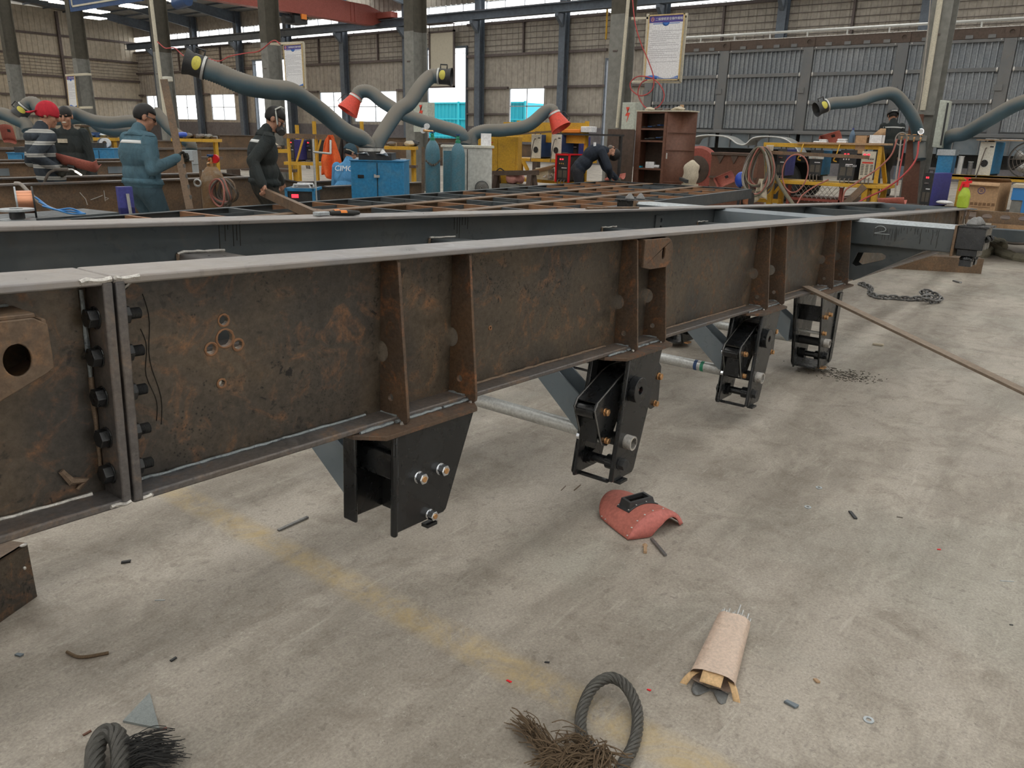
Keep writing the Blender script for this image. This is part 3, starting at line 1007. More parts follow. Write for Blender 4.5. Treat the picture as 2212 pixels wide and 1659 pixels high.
def stiffener(u, mirror=False):
	m = MB()
	poly = [(1.519, -0.017), (1.462, -0.017), (1.455, -0.024), (1.412, -0.438), (1.414, -0.450), (1.424, -0.458), (1.436, -0.452), (1.446, -0.442), (1.519, -0.442)]
	poly += [(1.519, -0.300)] + [(1.519 - 0.030 * math.sin(a), -0.270 - 0.030 * math.cos(a)) for a in [PI * k / 8 for k in range(1, 8)]] + [(1.519, -0.240)]
	m.prism(poly, 'x', u - 0.005, u + 0.005, [circle(1.478, -0.392, 0.0105, 14)])
	s = L(m, 'stiffener', M['stiff'], front, smooth=False, bevel=0.0012)
	for a, b in (((u - 0.006, 1.515, -0.441), (u - 0.006, 1.452, -0.441)),):
		bead(front, a, b, 0.005, M['weld'], 0.5)
	bead(front, (u - 0.012, 1.428, -0.460), (u + 0.012, 1.436, -0.452), 0.006, M['spatter'], 0.6, 4)
	return s


for u in STIFF:
	stiffener(u)
# lashing lug with a slotted hole
m = MB()
poly = [(2.735, -0.020), (2.92, -0.020)] + arc(2.925, -0.079, 0.060, PI / 2, -PI / 2, 10)[1:] + [(2.80, -0.139), (2.735, -0.128)]
hole = arc(2.902, -0.070, 0.013, 0, PI, 6) + arc(2.902, -0.092, 0.013, PI, 2 * PI, 6)
m.prism(poly, 'y', 1.437, 1.447, [hole])
L(m, 'lashing_lug', M['stiff'], front, bevel=0.002)
m = MB()
m.bx(2.735, 2.79, 1.447, 1.519, -0.125, -0.02)
L(m, 'lug_gusset', M['stiff'], front)


# ---------------- suspension hangers
def mount_plate(u0, u1, parent):
	m = MB()
	c = 0.055
	m.prism([(u0, 1.452), (u0 + c, 1.385), (u1 - c, 1.385), (u1, 1.452), (u1, 1.66), (u0, 1.66)], 'z', -0.469, -0.457)
	L(m, 'mount_plate', M['stiff'], parent, bevel=0.0015)
	for a, b in ((u0 + 0.02, (u0 + u1) / 2 - 0.1), ((u0 + u1) / 2 - 0.09, (u0 + u1) / 2 + 0.09), ((u0 + u1) / 2 + 0.1, u1 - 0.02)):
		bead(parent, (a, 1.446, -0.453), (b, 1.446, -0.453), 0.0052, M['weld'])


def side_plate(poly, v, parent, name, lip=None, t=0.010):
	m = MB()
	m.prism(poly, 'y', v, v + t)
	o = L(m, name, M['black'], parent, bevel=0.003)
	return o


def hexbolt(p, q, r, mat, parent, name='nut', collar=True, bore=None):
	p, q = V(p), V(q)
	d = (q - p).normalized()
	m = MB()
	m.hexa(p, q, r)
	if collar:
		m.cyl(p - d * 0.001, p + d * 0.003, r * 1.1, n=16)
	o = L(m, name, mat, parent, smooth=False, bevel=r * 0.12)
	if bore:
		m = MB()
		m.cyl(q, q + d * 0.002, r * 0.52, n=14)
		L(m, 'bolt_end', bore, parent)
	return o


def brace(u, parent, w0=-0.80, wd=0.11):
	"""slanting pale-blue stay from the inner hanger plate up to the cross tube"""
	m = MB()
	a = [(1.580, w0), (1.580, w0 + 0.14), (1.86, -0.46), (1.98, -0.46)]
	m.prism(a, 'x', u - wd / 2, u - wd / 2 + 0.008)
	m.prism(a, 'x', u + wd / 2 - 0.008, u + wd / 2)
	m.prism([(1.580, w0), (1.590, w0), (1.99, -0.46), (1.98, -0.46)], 'x', u - wd / 2, u + wd / 2)
	L(m, 'brace', M['bluegrey'], parent)


def pipe(u, w, parent, vend=2.62):
	m = MB()
	m.cyl((u, 1.56, w), (u, vend, w), 0.030, n=20, cap=False)
	L(m, 'cross_pipe', M['galv'], parent)
	m = MB()
	m.cyl((u, 1.41, w), (u, 1.57, w), 0.028, n=20, cap=False)
	L(m, 'pipe_sleeve', M['gunmetal'], parent)
	m = MB()
	m.ring((u, 1.400, w), (u, 1.362, w), 0.030, 0.023, 20)
	L(m, 'pipe_end', M['spatter'], parent)


# rear-end hanger
h1 = MB()
h1.prism([(1.360, -0.469), (1.685, -0.469), (1.572, -0.748), (1.560, -0.756), (1.376, -0.756), (1.360, -0.750)], 'y', 1.398, 1.410)
H1 = L(h1, 'suspension_hanger', M['black'], bevel=0.003)
m = MB()
m.bx(1.356, 1.372, 1.392, 1.412, -0.765, -0.469)
L(m, 'front_lip', M['black'], H1, bevel=0.006)
mount_plate(1.262, 1.738, H1)
m = MB()
m.prism([(1.335, -0.469), (1.685, -0.469), (1.572, -0.756), (1.350, -0.756), (1.335, -0.74)], 'y', 1.560, 1.570)
m.bx(1.330, 1.340, 1.520, 1.572, -0.752, -0.469)
L(m, 'rear_plate', M['black'], H1, bevel=0.004)
m = MB()
m.bx(1.385, 1.395, 1.41, 1.56, -0.60, -0.469)
m.tube([(1.39, 1.41, -0.60), (1.40, 1.41, -0.62)], 0.004, 6)
L(m, 'inner_plate', M['black'], H1)
m = MB()
m.bar((1.378, 1.41, -0.566), (1.378, 1.56, -0.566), 0.02, 0.075)
L(m, 'wear_pad', M['black'], H1, bevel=0.004)
m = MB()
m.bx(1.47, 1.478, 1.41, 1.56, -0.756, -0.60)
L(m, 'back_plate', M['black'], H1)
for u, w, r in ((1.452, -0.613, 0.0165), (1.541, -0.614, 0.0165), (1.499, -0.741, 0.0145)):
	hexbolt((u, 1.398, w), (u, 1.374, w), r, M['zinc'], H1, bore=M['brass'])
m = MB()
m.bx(1.480, 1.520, 1.385, 1.41, -0.776, -0.766)
L(m, 'stop_tab', M['black'], H1)
brace(1.44, H1, -0.75, 0.10)


def equalizer(u0):
	"""hanger with rocking equalizer; u0 shifts the whole set along the beam"""
	S = lambda P: [(a + u0, b) for a, b in P]
	h = MB()
	h.prism(S([(2.625, -0.469), (2.900, -0.469), (2.745, -0.960), (2.730, -0.974), (2.585, -0.974), (2.560, -0.958), (2.585, -0.70)]), 'y', 1.397, 1.409)
	H = L(h, 'suspension_hanger', M['black'], bevel=0.003)
	m = MB()
	m.bar((2.620 + u0, 1.400, -0.469), (2.563 + u0, 1.400, -0.968), 0.020, 0.022, (1, 0, 0))
	L(m, 'front_lip', M['black'], H, bevel=0.006)
	mount_plate(2.52 + u0, 3.02 + u0, H)
	m = MB()
	m.prism(S([(2.60, -0.469), (2.90, -0.469), (2.745, -0.960), (2.725, -0.972), (2.535, -0.972), (2.520, -0.955)]), 'y', 1.556, 1.566)
	m.bar((2.60 + u0, 1.54, -0.469), (2.525 + u0, 1.54, -0.965), 0.012, 0.05, (1, 0, 0))
	L(m, 'rear_plate', M['black'], H, bevel=0.004)
	# rocking equalizer
	poly = S([(2.452, -0.655), (2.470, -0.625), (2.640, -0.545), (2.700, -0.530), (2.90, -0.530), (2.950, -0.535), (2.990, -0.570), (2.996, -0.725), (2.975, -0.748), (2.93, -0.752), (2.905, -0.735), (2.895, -0.69), (2.84, -0.665), (2.70, -0.670), (2.640, -0.735), (2.600, -0.80), (2.565, -0.822), (2.530, -0.812), (2.515, -0.79)])
	e = MB()
	e.prism(poly, 'y', 1.437, 1.446)
	e.prism(poly, 'y', 1.526, 1.535)
	EQ = L(e, 'equalizer', M['black'], H, bevel=0.0025)
	m = MB()
	top = S([(2.470, -0.629), (2.640, -0.551), (2.700, -0.536), (2.945, -0.540)])
	for (a, b), (c, d) in zip(top[:-1], top[1:]):
		m.bar((a, 1.4865, b), (c, 1.4865, d), 0.085, 0.006, (0, 0, 1))
	L(m, 'equalizer_cover', M['black'], H)
	m = MB()
	m.tube([(a, 1.436, b) for a, b in poly[-4:] + poly[:5]], 0.0028, 6)
	m.tube([(a, 1.527, b) for a, b in poly[-4:] + poly[:5]], 0.0028, 6)
	L(m, 'scraped_edge', M['scrape'], H)
	m = MB()
	m.cyl((2.485 + u0, 1.446, -0.668), (2.485 + u0, 1.526, -0.668), 0.030, n=20)
	L(m, 'roller', M['black'], H)
	m = MB()
	m.cyl((2.955 + u0, 1.446, -0.60), (2.955 + u0, 1.526, -0.60), 0.028, n=20)
	L(m, 'roller', M['black'], H)
	m = MB()
	m.bx(2.50 + u0, 2.506 + u0, 1.446, 1.526, -0.80, -0.70)
	L(m, 'back_plate', M['black'], H)
	m = MB()
	m.cyl((2.545 + u0, 1.446, -0.800), (2.545 + u0, 1.526, -0.800), 0.010, n=14)
	L(m, 'retaining_pin', M['galv'], H)
	for u, w, r in ((2.535, -0.676, 0.0150), (2.558, -0.800, 0.0130)):
		hexbolt((u + u0, 1.437, w), (u + u0, 1.421, w), r, M['brass'], H, 'bolt')
		hexbolt((u + u0 - 0.03, 1.536, w), (u + u0 - 0.03, 1.552, w), r, M['zinc'], H, 'nut')
	for u, w, r in ((2.972, -0.612, 0.0150), (2.962, -0.732, 0.0130)):
		hexbolt((u + u0, 1.437, w), (u + u0, 1.421, w), r, M['brass'], H, 'bolt')
	# pivot hub
	m = MB()
	m.ring((2.672 + u0, 1.397, -0.600), (2.672 + u0, 1.362, -0.600), 0.052, 0.016, 28)
	m.cyl((2.672 + u0, 1.385, -0.600), (2.672 + u0, 1.52, -0.600), 0.03, n=18)
	L(m, 'pivot_hub', M['black'], H, bevel=0.002)
	m = MB()
	m.sphere((2.672 + u0, 1.377, -0.600), 0.007, 8, 6)
	L(m, 'pivot_plug', M['nozred'], H)
	# lower pin with collars
	for a, b, r in ((1.409, 1.45, 0.030), (1.515, 1.556, 0.034), (1.44, 1.53, 0.019)):
		m = MB()
		m.cyl((2.612 + u0, a, -0.905), (2.612 + u0, b, -0.905), r, n=20)
		L(m, 'collar' if r > 0.02 else 'lower_pin', M['black'], H)
	hexbolt((2.622 + u0, 1.397, -0.905), (2.622 + u0, 1.372, -0.905), 0.024, M['gunmetal'], H, 'nut')
	hexbolt((2.60 + u0, 1.566, -0.905), (2.60 + u0, 1.59, -0.905), 0.024, M['black'], H, 'nut')
	m = MB()
	m.bx(2.60 + u0, 2.66 + u0, 1.378, 1.41, -0.985, -0.975)
	L(m, 'stop_tab', M['black'], H)
	m = MB()
	m.bx(2.55 + u0, 2.57 + u0, 1.41, 1.556, -0.972, -0.962)
	L(m, 'bottom_strip', M['black'], H)
	pipe(2.653 + u0, -0.818, H)
	brace(2.64 + u0, H, -0.80)
	return H


H2 = equalizer(0.0)
H3 = equalizer(1.445)
m = MB()
for a, b, mt in ((1.70, 1.72, M['green']), (1.74, 1.76, M['bluedk'])):
	m = MB()
	m.cyl((4.098, a, -0.818), (4.098, b, -0.818), 0.0305, n=20, cap=False)
	L(m, 'paint_mark', mt, H3)
# front-end hanger
h = MB()
h.prism([(5.130, -0.469), (5.590, -0.469), (5.560, -0.96), (5.540, -0.984), (5.320, -0.984), (5.300, -0.965)], 'y', 1.397, 1.409)
H4 = L(h, 'suspension_hanger', M['black'], bevel=0.003)
m = MB()
m.prism([(5.50, -0.49), (5.575, -0.49), (5.555, -0.95), (5.53, -0.97), (5.50, -0.97)], 'y', 1.388, 1.398)
L(m, 'doubler_plate', M['black'], H4)
mount_plate(5.10, 5.86, H4)
m = MB()
m.prism([(5.09, -0.469), (5.590, -0.469), (5.560, -0.96), (5.540, -0.984), (5.27, -0.984), (5.24, -0.955)], 'y', 1.56, 1.57)
m.bar((5.095, 1.545, -0.469), (5.25, 1.545, -0.98), 0.012, 0.05, (1, 0, 0))
L(m, 'rear_plate', M['black'], H4, bevel=0.004)
m = MB()
m.bx(5.24, 5.26, 1.41, 1.56, -0.66, -0.56)
L(m, 'wear_pad', M['black'], H4)
m = MB()
m.cyl((5.25, 1.41, -0.735), (5.25, 1.56, -0.735), 0.010, n=12)
L(m, 'retaining_pin', M['galv'], H4)
for u, w in ((5.25, -0.625), (5.345, -0.618), (5.27, -0.735)):
	hexbolt((u, 1.397, w), (u, 1.376, w), 0.0145, M['brass'], H4, 'bolt')
for a, b, r in ((1.409, 1.45, 0.030), (1.515, 1.556, 0.034), (1.44, 1.53, 0.019)):
	m = MB()
	m.cyl((5.36, a, -0.905), (5.36, b, -0.905), r, n=18)
	L(m, 'collar' if r > 0.02 else 'lower_pin', M['black'], H4)
hexbolt((5.37, 1.397, -0.903), (5.37, 1.37, -0.903), 0.026, M['black'], H4, 'nut')
m = MB()
m.bx(5.36, 5.42, 1.378, 1.41, -0.995, -0.985)
L(m, 'stop_tab', M['brass'], H4)
m = MB()
m.bx(5.27, 5.54, 1.41, 1.56, -0.984, -0.974)
L(m, 'bottom_strip', M['black'], H4)
pipe(5.345, -0.812, H4)
brace(5.20, H4, -0.80)
# the far-side hangers under the rear beam
for Hs in (H2, H3, H4):
	c = copy_tree(Hs, ch)
	c.location = (0, 1.0, 0)

# ---------------- cross members between the beams
for u in (1.52, 2.77, 4.32, 5.72):
	m = MB()
	m.bx(u - 0.088, u + 0.088, 1.535, 2.53, -0.25, -0.115)
	cm = L(m, 'cross_member', M['mill'] if u > 2 else M['flange'], bevel=0.012)
	bead(cm, (u - 0.09, 2.528, -0.112), (u + 0.09, 2.528, -0.112), 0.006, M['spatter'], 0.5)
	bead(cm, (u - 0.09, 2.528, -0.20), (u - 0.09, 2.528, -0.112), 0.006, M['weldb'], 0.5)
for u in (8.2, 9.4):
	m = MB()
	m.bx(u - 0.03, u + 0.03, 1.535, 2.53, -0.22, -0.03)
	L(m, 'cross_member', M['mill'])
# web plate strap on the rear beam with a key-shaped cut
m = MB()
m.prism([(4.93, -0.05), (5.06, -0.05), (5.06, -0.30), (4.93, -0.30)], 'y', 2.522, 2.534, [circle(5.01, -0.085, 0.016, 12), circle(5.01, -0.135, 0.016, 12)])
L(m, 'strap_plate', M['mill'], rear)

M['drip'] = flat('dried_oil', (0.03, 0.026, 0.022), 0.4)
# ---------------- bolster with outrigger arms and twist-lock boxes
UB0, UB1 = 5.90, 6.24
m = MB()
m.prism([(UB0 + 0.08, -0.012), (UB1 - 0.08, -0.012), (UB1 - 0.03, -0.030), (UB1 - 0.03, -0.19), (UB0 + 0.03, -0.19), (UB0 + 0.03, -0.030)], 'y', 1.535, 2.53)
bol = L(m, 'bolster', M['bluegrey'])


def arm(sgn, parent):
	vc = 2.0325
	Y = lambda d: vc + sgn * d
	m = MB()
	a0, a1 = Y(0.51), Y(1.19)
	m.prism([(UB0 + 0.02, -0.030), (UB0 + 0.02, -0.185), (UB0 + 0.30, -0.185), (UB0 + 0.30, -0.030)], 'y', min(a0, a1), max(a0, a1))
	A = L(m, 'outrigger_arm', M['mill'], parent, bevel=0.006)
	m = MB()
	m.prism([(UB0 + 0.018, -0.032), (UB0 + 0.05, -0.010), (UB0 + 0.27, -0.010), (UB0 + 0.302, -0.032)], 'y', min(a0, a1), max(a0, a1))
	L(m, 'arm_cover', M['galvtop'], parent)
	m = MB()
	m.bx(UB0 - 0.01, UB0 + 0.34, min(a1, Y(1.205)), max(a1, Y(1.205)), -0.205, -0.004)
	L(m, 'arm_end_plate', M['brown'], parent, bevel=0.002)
	# gusset with window
	m = MB()
	gp = [(Y(0.515), -0.188), (Y(1.02), -0.188), (Y(1.0), -0.20), (Y(0.60), -0.44), (Y(0.515), -0.44)]
	wn = [(Y(0.60), -0.245), (Y(0.76), -0.235), (Y(0.79), -0.25), (Y(0.79), -0.27), (Y(0.77), -0.285), (Y(0.60), -0.345), (Y(0.575), -0.33)]
	m.prism(gp, 'x', UB0 + 0.06, UB0 + 0.070, [wn])
	m.prism(gp, 'x', UB0 + 0.25, UB0 + 0.260, [wn])
	m.bar((UB0 + 0.16, Y(1.01), -0.196), (UB0 + 0.16, Y(0.60), -0.444), 0.20, 0.008, (0, 0, 1))
	L(m, 'arm_gusset', M['mill'], parent)
	# twist-lock box
	b0, b1 = Y(1.205), Y(1.37)
	m = MB()
	m.bx(UB0 + 0.01, UB0 + 0.32, min(b0, b1), max(b0, b1), -0.155, -0.012)
	m.bx(UB0 + 0.03, UB0 + 0.30, min(Y(1.22), Y(1.34)), max(Y(1.22), Y(1.34)), -0.20, -0.155)
	T = L(m, 'twist_lock_box', M['black'], parent, bevel=0.004)
	m = MB()
	m.bx(UB0 - 0.01, UB0 + 0.36, min(Y(1.21), Y(1.385)), max(Y(1.21), Y(1.385)), -0.014, 0.0)
	L(m, 'lock_top_plate', M['black'], parent, bevel=0.003)
	for u in (UB0 + 0.07, UB0 + 0.26):
		m = MB()
		c = (u, Y(1.285), 0.0)
		m.lathe([(0.042, 0.0), (0.045, 0.008), (0.040, 0.020), (0.018, 0.046), (0.010, 0.052), (0.001, 0.054)], c, (0, 0, 1), 6)
		L(m, 'twist_lock_cone', M['scrape'], parent, angle=0.3)
		m = MB()
		m.cyl((u, Y(1.285), -0.20), (u, Y(1.285), -0.255), 0.022, n=12)
		m.bx(u - 0.05, u + 0.05, min(Y(1.25), Y(1.32)), max(Y(1.25), Y(1.32)), -0.265, -0.225)
		m.sphere((u, Y(1.285), -0.22), (0.05, 0.045, 0.03), 12, 8)
		L(m, 'lock_nut', M['black'], parent)
		m = MB()
		m.sphere((u + 0.02, Y(1.375), -0.085), 0.022, 10, 8)
		m.cyl((u + 0.02, Y(1.36), -0.085), (u - 0.02, Y(1.385), -0.07), 0.008, n=8)
		L(m, 'lock_handle', M['black'], parent)


arm(-1, bol)
arm(1, bol)
# paint runs on the arm face
m = MB()
for k in range(13):
	y = 0.93 + k * 0.022 + random.uniform(-0.006, 0.006)
	z0 = -0.045
	pts = [(5.9185, y + random.uniform(-0.003, 0.003), z0 - j * 0.02) for j in range(random.randint(2, 7))]
	m.tube(pts, 0.0013, 5)
for k in range(14):
	y = 1.18 + k * 0.012 + random.uniform(-0.004, 0.004)
	pts = [(5.9185, y, -0.06 - j * 0.02) for j in range(random.randint(2, 5))]
	m.tube(pts, 0.0010, 5)
tag(L(m, 'oil_run', M['drip'], bol), kind='stuff')
# chalk figure on the arm
m = MB()
pts = [(5.917, 1.335, -0.065), (5.917, 1.315, -0.050), (5.917, 1.285, -0.050), (5.917, 1.265, -0.066), (5.917, 1.275, -0.083), (5.917, 1.335, -0.100), (5.917, 1.235, -0.100)]
m.tube(spline(pts, 4), 0.0022, 5)
L(m, 'chalk_mark', flat('chalk', (0.42, 0.46, 0.48), 0.9), bol)

# dark drips down the webs
m = MB()
for (u, w0, w1) in ((0.775, -0.05, -0.33), (0.765, -0.12, -0.32)):
	n = 14
	pts = [(u + 0.012 * math.sin(i * 0.7) * 0.5 + (0.02 * i / n), 1.5186, w0 + (w1 - w0) * i / n) for i in range(n + 1)]
	m.tube(pts, 0.0022, 5, flat=0.4)
tag(L(m, 'oil_run', M['drip'], front), kind='stuff')
m = MB()
for k in range(6):
	u = 1.60 + k * 0.016 + random.uniform(-0.005, 0.005)
	m.tube([(u, 2.5335, -0.02 - j * 0.02) for j in range(random.randint(2, 7))], 0.0013, 5)
for k in range(6):
	u = 2.86 + k * 0.02 + random.uniform(-0.005, 0.005)
	m.tube([(u, 2.5335, -0.02 - j * 0.02) for j in range(random.randint(2, 7))], 0.0013, 5)
tag(L(m, 'oil_run', M['drip'], rear), kind='stuff')

# ---------------- front bolster and headboard channel with holes
m = MB()
ovals = [[(v0 + 0.055 * math.cos(a), -0.085 + 0.030 * math.sin(a)) for a in [2 * PI * i / 16 for i in range(16)]] for v0 in (1.28, 1.09, 0.90, 0.71)]
m.prism([(1.40, -0.035), (0.60, -0.035), (0.60, -0.155), (1.40, -0.155)], 'x', 11.20, 11.212, ovals)
m.bx(11.20, 11.40, 0.60, 1.40, -0.035, -0.022)
m.bx(11.20, 11.40, 0.60, 1.40, -0.162, -0.152)
L(m, 'front_bolster', M['brown'])
m = MB()
ovals = [circle(v0, -0.09, 0.045, 16) for v0 in (2.35, 2.05, 1.75)]
m.prism([(1.60, -0.02), (2.53, -0.02), (2.53, -0.18), (1.60, -0.18)], 'x', 11.18, 11.19, ovals)
for u in (11.0, 11.08, 11.19):
	m.bx(u, u + 0.03, 1.40, 2.75, -0.016, -0.004)
L(m, 'front_cross_member', M['bluegrey'])
m = MB()
m.prism([(11.0, -0.03), (11.16, -0.03)] + arc(11.0, -0.11, 0.08, 0, -PI, 8) + [], 'y', 1.46, 1.47, [circle(11.02, -0.10, 0.025, 12)])
m.prism([(10.5, -0.02), (10.85, -0.02), (10.85, -0.12)] + arc(10.72, -0.12, 0.13, 0, -PI, 10), 'y', 1.485, 1.495, [circle(10.72, -0.12, 0.035, 12)])
L(m, 'neck_lug', M['brown'], front)
# ================================================================ flatbed frame lying behind the chassis
fb = thing('flatbed_frame', 'dark flatbed trailer frame with many brown cross bars, behind the container chassis', 'trailer frame', (11.80, 4.48, 0), math.radians(2.8))


def B(mb, name, mat, parent=None, **kw):
	return mb.build(name, mat, parent or fb, local=True, **kw)


FL = -10.6
ZT = 0.80
for y, s in ((0.0, 1), (2.5, -1)):
	m = MB()
	m.bx(FL, 0, min(y, y + s * 0.006), max(y, y + s * 0.006), ZT - 0.14, ZT)
	m.bx(FL, 0, min(y, y + s * 0.06), max(y, y + s * 0.06), ZT - 0.008, ZT)
	m.bx(FL, 0, min(y, y + s * 0.06), max(y, y + s * 0.06), ZT - 0.14, ZT - 0.132)
	B(m, 'side_rail', M['mill'], bevel=0.003)
for x in (0.0, FL):
	m = MB()
	m.bx(x - 0.01, x + 0.0, 0, 2.5, ZT - 0.14, ZT)
	m.bx(x - 0.06, x + 0.0, 0, 2.5, ZT - 0.008, ZT)
	B(m, 'end_rail', M['mill'])
for y in (0.83, 1.67):
	m = MB()
	m.bx(FL, -0.03, y - 0.065, y + 0.065, ZT - 0.012, ZT + 0.002)
	g1 = B(m, 'main_beam', M['brown'], bevel=0.003)
	m = MB()
	m.bx(FL, -0.03, y - 0.005, y + 0.005, ZT - 0.42, ZT - 0.012)
	B(m, 'beam_web', M['brown'], g1)
	m = MB()
	m.bx(FL, -0.03, y - 0.065, y + 0.065, ZT - 0.43, ZT - 0.418)
	B(m, 'beam_foot', M['brown'], g1)
proto_o = proto_m = None
x = -0.45
while x > FL + 0.2:
	for kind, y0, y1 in (('outrigger', 0.765, 0.06), ('cross_bar', 0.90, 1.60), ('outrigger', 1.735, 2.44)):
		m = MB()
		if kind == 'outrigger':
			m.prism([(y0, ZT - 0.006), (y1, ZT - 0.006), (y1, ZT - 0.06), (y0 + (y1 - y0) * 0.75, ZT - 0.065), (y0, ZT - 0.15)], 'x', x - 0.004, x + 0.004)
		else:
			m.bx(x - 0.004, x + 0.004, y0, y1, ZT - 0.14, ZT - 0.006)
		m.bx(x - 0.004, x + 0.045, min(y0, y1), max(y0, y1), ZT - 0.010, ZT - 0.004)
		B(m, kind, M['rustbar'] if random.random() < 0.6 else M['mill'], smooth=False)
	x -= 0.50
for y in (0.42, 1.25, 2.08):
	m = MB()
	m.bx(FL, -0.02, y - 0.003, y + 0.003, ZT - 0.05, ZT - 0.008)
	B(m, 'runner', M['mill'])
# blue-grey flat sheets already laid in the far bay
m = MB()
m.bx(-1.45, -0.5, 0.905, 1.595, ZT - 0.05, ZT - 0.045)
B(m, 'deck_sheet', M['bluegrey'])
for x in (-1.2, -8.4):
	for y in (0.83, 1.67):
		m = MB()
		m.bx(x - 0.15, x + 0.15, y - 0.12, y + 0.12, 0, 0.03)
		m.bx(x - 0.06, x + 0.06, y - 0.06, y + 0.06, 0.03, ZT - 0.43)
		B(m, 'stand', M['yellow'])


# ================================================================ chassis beams further left
def rusty_chassis(y0, y1, x0, x1, zt, label, neck=None):
	c = thing('chassis_frame', label, 'chassis', ((x0 + x1) / 2, (y0 + y1) / 2, 0), 0, 'bare rusty chassis frames at the left')
	for y in (y0, y1):
		top = [(x0, zt)] + ([(neck[0], zt), (neck[1], zt - neck[2]), (x1, zt - neck[2])] if neck else [(x1, zt)])
		bot = [(x1, zt - 0.45), (x0, zt - 0.45)]
		m = MB()
		m.prism(top + bot, 'y', y - 0.006, y + 0.006)
		bm_ = m.build('main_beam', M['brown'], c, smooth=False)
		m = MB()
		for (a, za), (b, zb) in zip(top[:-1], top[1:]):
			m.bar((a, y, za), (b, y, zb), 0.15, 0.016)
		m.build('top_flange', M['lowflange'], bm_)
		m = MB()
		m.bx(x0, x1, y - 0.075, y + 0.075, zt - 0.466, zt - 0.45)
		m.build('bottom_flange', M['lowflange'], bm_)
	for k in range(int((x1 - x0) / 1.3)):
		xx = x0 + 0.6 + k * 1.3
		m = MB()
		m.bx(xx - 0.05, xx + 0.05, y0, y1, zt - 0.28, zt - 0.18)
		m.build('cross_tube', M['mill'], c)
	for xx in (x0 + 1.0, x1 - 1.0):
		for y in (y0, y1):
			m = MB()
			m.bx(xx - 0.12, xx + 0.12, y - 0.12, y + 0.12, 0, zt - 0.466)
			m.build('stand', M['darkbrown'], c)
	return c


c2 = rusty_chassis(8.62, 9.62, -2.5, 8.95, 0.93, 'brown rusty chassis frame behind the two standing welders', (6.15, 7.05, 0.16))
m = MB()
for pts in ([(3.85, 8.612, 0.83), (3.90, 8.612, 0.76), (3.91, 8.612, 0.70)], [(3.95, 8.612, 0.75), (4.02, 8.612, 0.77), (4.08, 8.612, 0.79)], [(4.10, 8.612, 0.84), (4.10, 8.612, 0.73)], [(4.10, 8.612, 0.77), (4.14, 8.612, 0.755), (4.11, 8.612, 0.74)], [(3.3, 8.612, 0.80), (3.33, 8.612, 0.70)]):
	m.tube(pts, 0.004, 5)
m.build('chalk_mark', flat('chalk_line', (0.55, 0.53, 0.50), 0.9), c2)
c4 = rusty_chassis(17.2, 18.2, -1.0, 13.0, 1.02, 'dark brown chassis frame standing in the third row at the left')
c5 = rusty_chassis(22.6, 23.6, 1.0, 14.0, 1.1, 'farthest brown chassis frame in the left background rows')
c6 = rusty_chassis(26.5, 27.5, 17.0, 30.0, 1.25, 'grey-brown chassis frame far behind under the left windows')
c7 = rusty_chassis(19.0, 20.2, 17.5, 29.0, 1.15, 'brown chassis frame far behind below the crossing hoses')
c3 = rusty_chassis(12.4, 13.4, -2.5, 7.4, 0.97, 'ochre rusty chassis frame in the second row behind the red cap')
for x in (3.6, 4.35, 6.0):
	m = MB()
	m.bx(x, x + 0.28, 12.385, 12.393, 0.80, 0.90)
	m.build('primed_patch', M['bluegrey'], c3)

# ================================================================ tall corrugated trailer body at the right
tb = thing('corrugated_trailer', 'tall dark corrugated steel trailer body standing along the right rear', 'trailer', (20.4, 4.0, 0))
TX = 20.0
POST = [10.76, 8.68, 6.60, 4.54, 2.50, 0.44, -1.62, -3.68]
M['corr'] = steel('blue_corrugated_sheet', (0.21, 0.235, 0.265), (0.32, 0.34, 0.36), (0.24, 0.22, 0.21), 0.3, 0.45, 0.42, 1.6, 0.4, 0.1)
M['post'] = steel('dark_post_steel', (0.15, 0.16, 0.17), (0.19, 0.19, 0.19), (0.2, 0.14, 0.1), 0.3, 0.35, 0.5, 3.0, 0.3, 0.1)
for a, b in zip(POST[:-1], POST[1:]):
	for z0, z1 in ((3.06, 3.60), (2.43, 2.98), (1.78, 2.35)):
		m = MB()
		ribbed(m, 'x', TX + 0.06, b + 0.12, a - 0.12, z0, z1, 0.118, 0.05)
		m.build('corrugated_panel', M['corr'], tb, smooth=False, recalc=False)
	for z in (3.02, 2.39):
		m = MB()
		m.bx(TX - 0.02, TX + 0.08, b + 0.12, a - 0.12, z - 0.04, z + 0.04)
		m.build('side_rail', M['post'], tb, bevel=0.005)
		for y in (b + 0.15, a - 0.15):
			m = MB()
			m.sphere((TX - 0.02, y, z), (0.012, 0.02, 0.05), 8, 6)
			m.build('weld_spot', M['spatter'], tb)
	for y in (b + 0.17, a - 0.17):
		m = MB()
		m.sphere((TX - 0.02, y, 3.60), (0.012, 0.04, 0.025), 8, 6)
		m.build('weld_spot', M['spatter'], tb)
	for k in range(4):
		y = b + 0.35 + k * 0.42
		m = MB()
		m.bx(TX - 0.06, TX - 0.02, y - 0.07, y + 0.07, 3.63, 3.70)
		m.build('lashing_cleat', M['post'], tb)
	m = MB()
	m.bx(TX - 0.03, TX + 0.06, b + 0.12, a - 0.12, 3.56, 3.62)
	m.build('upper_trim', M['post'], tb)
	m = MB()
	m.bx(TX - 0.01, TX + 0.03, b + 0.05, a - 0.05, 1.30, 1.66)
	m.build('skirt_panel', M['bluegrey'], tb)
	for k in range(4):
		m = MB()
		m.bx(TX - 0.08, TX - 0.01, b + 0.2 + k * 0.5, b + 0.22 + k * 0.5, 1.32, 1.64)
		m.build('skirt_rib', M['post'], tb)
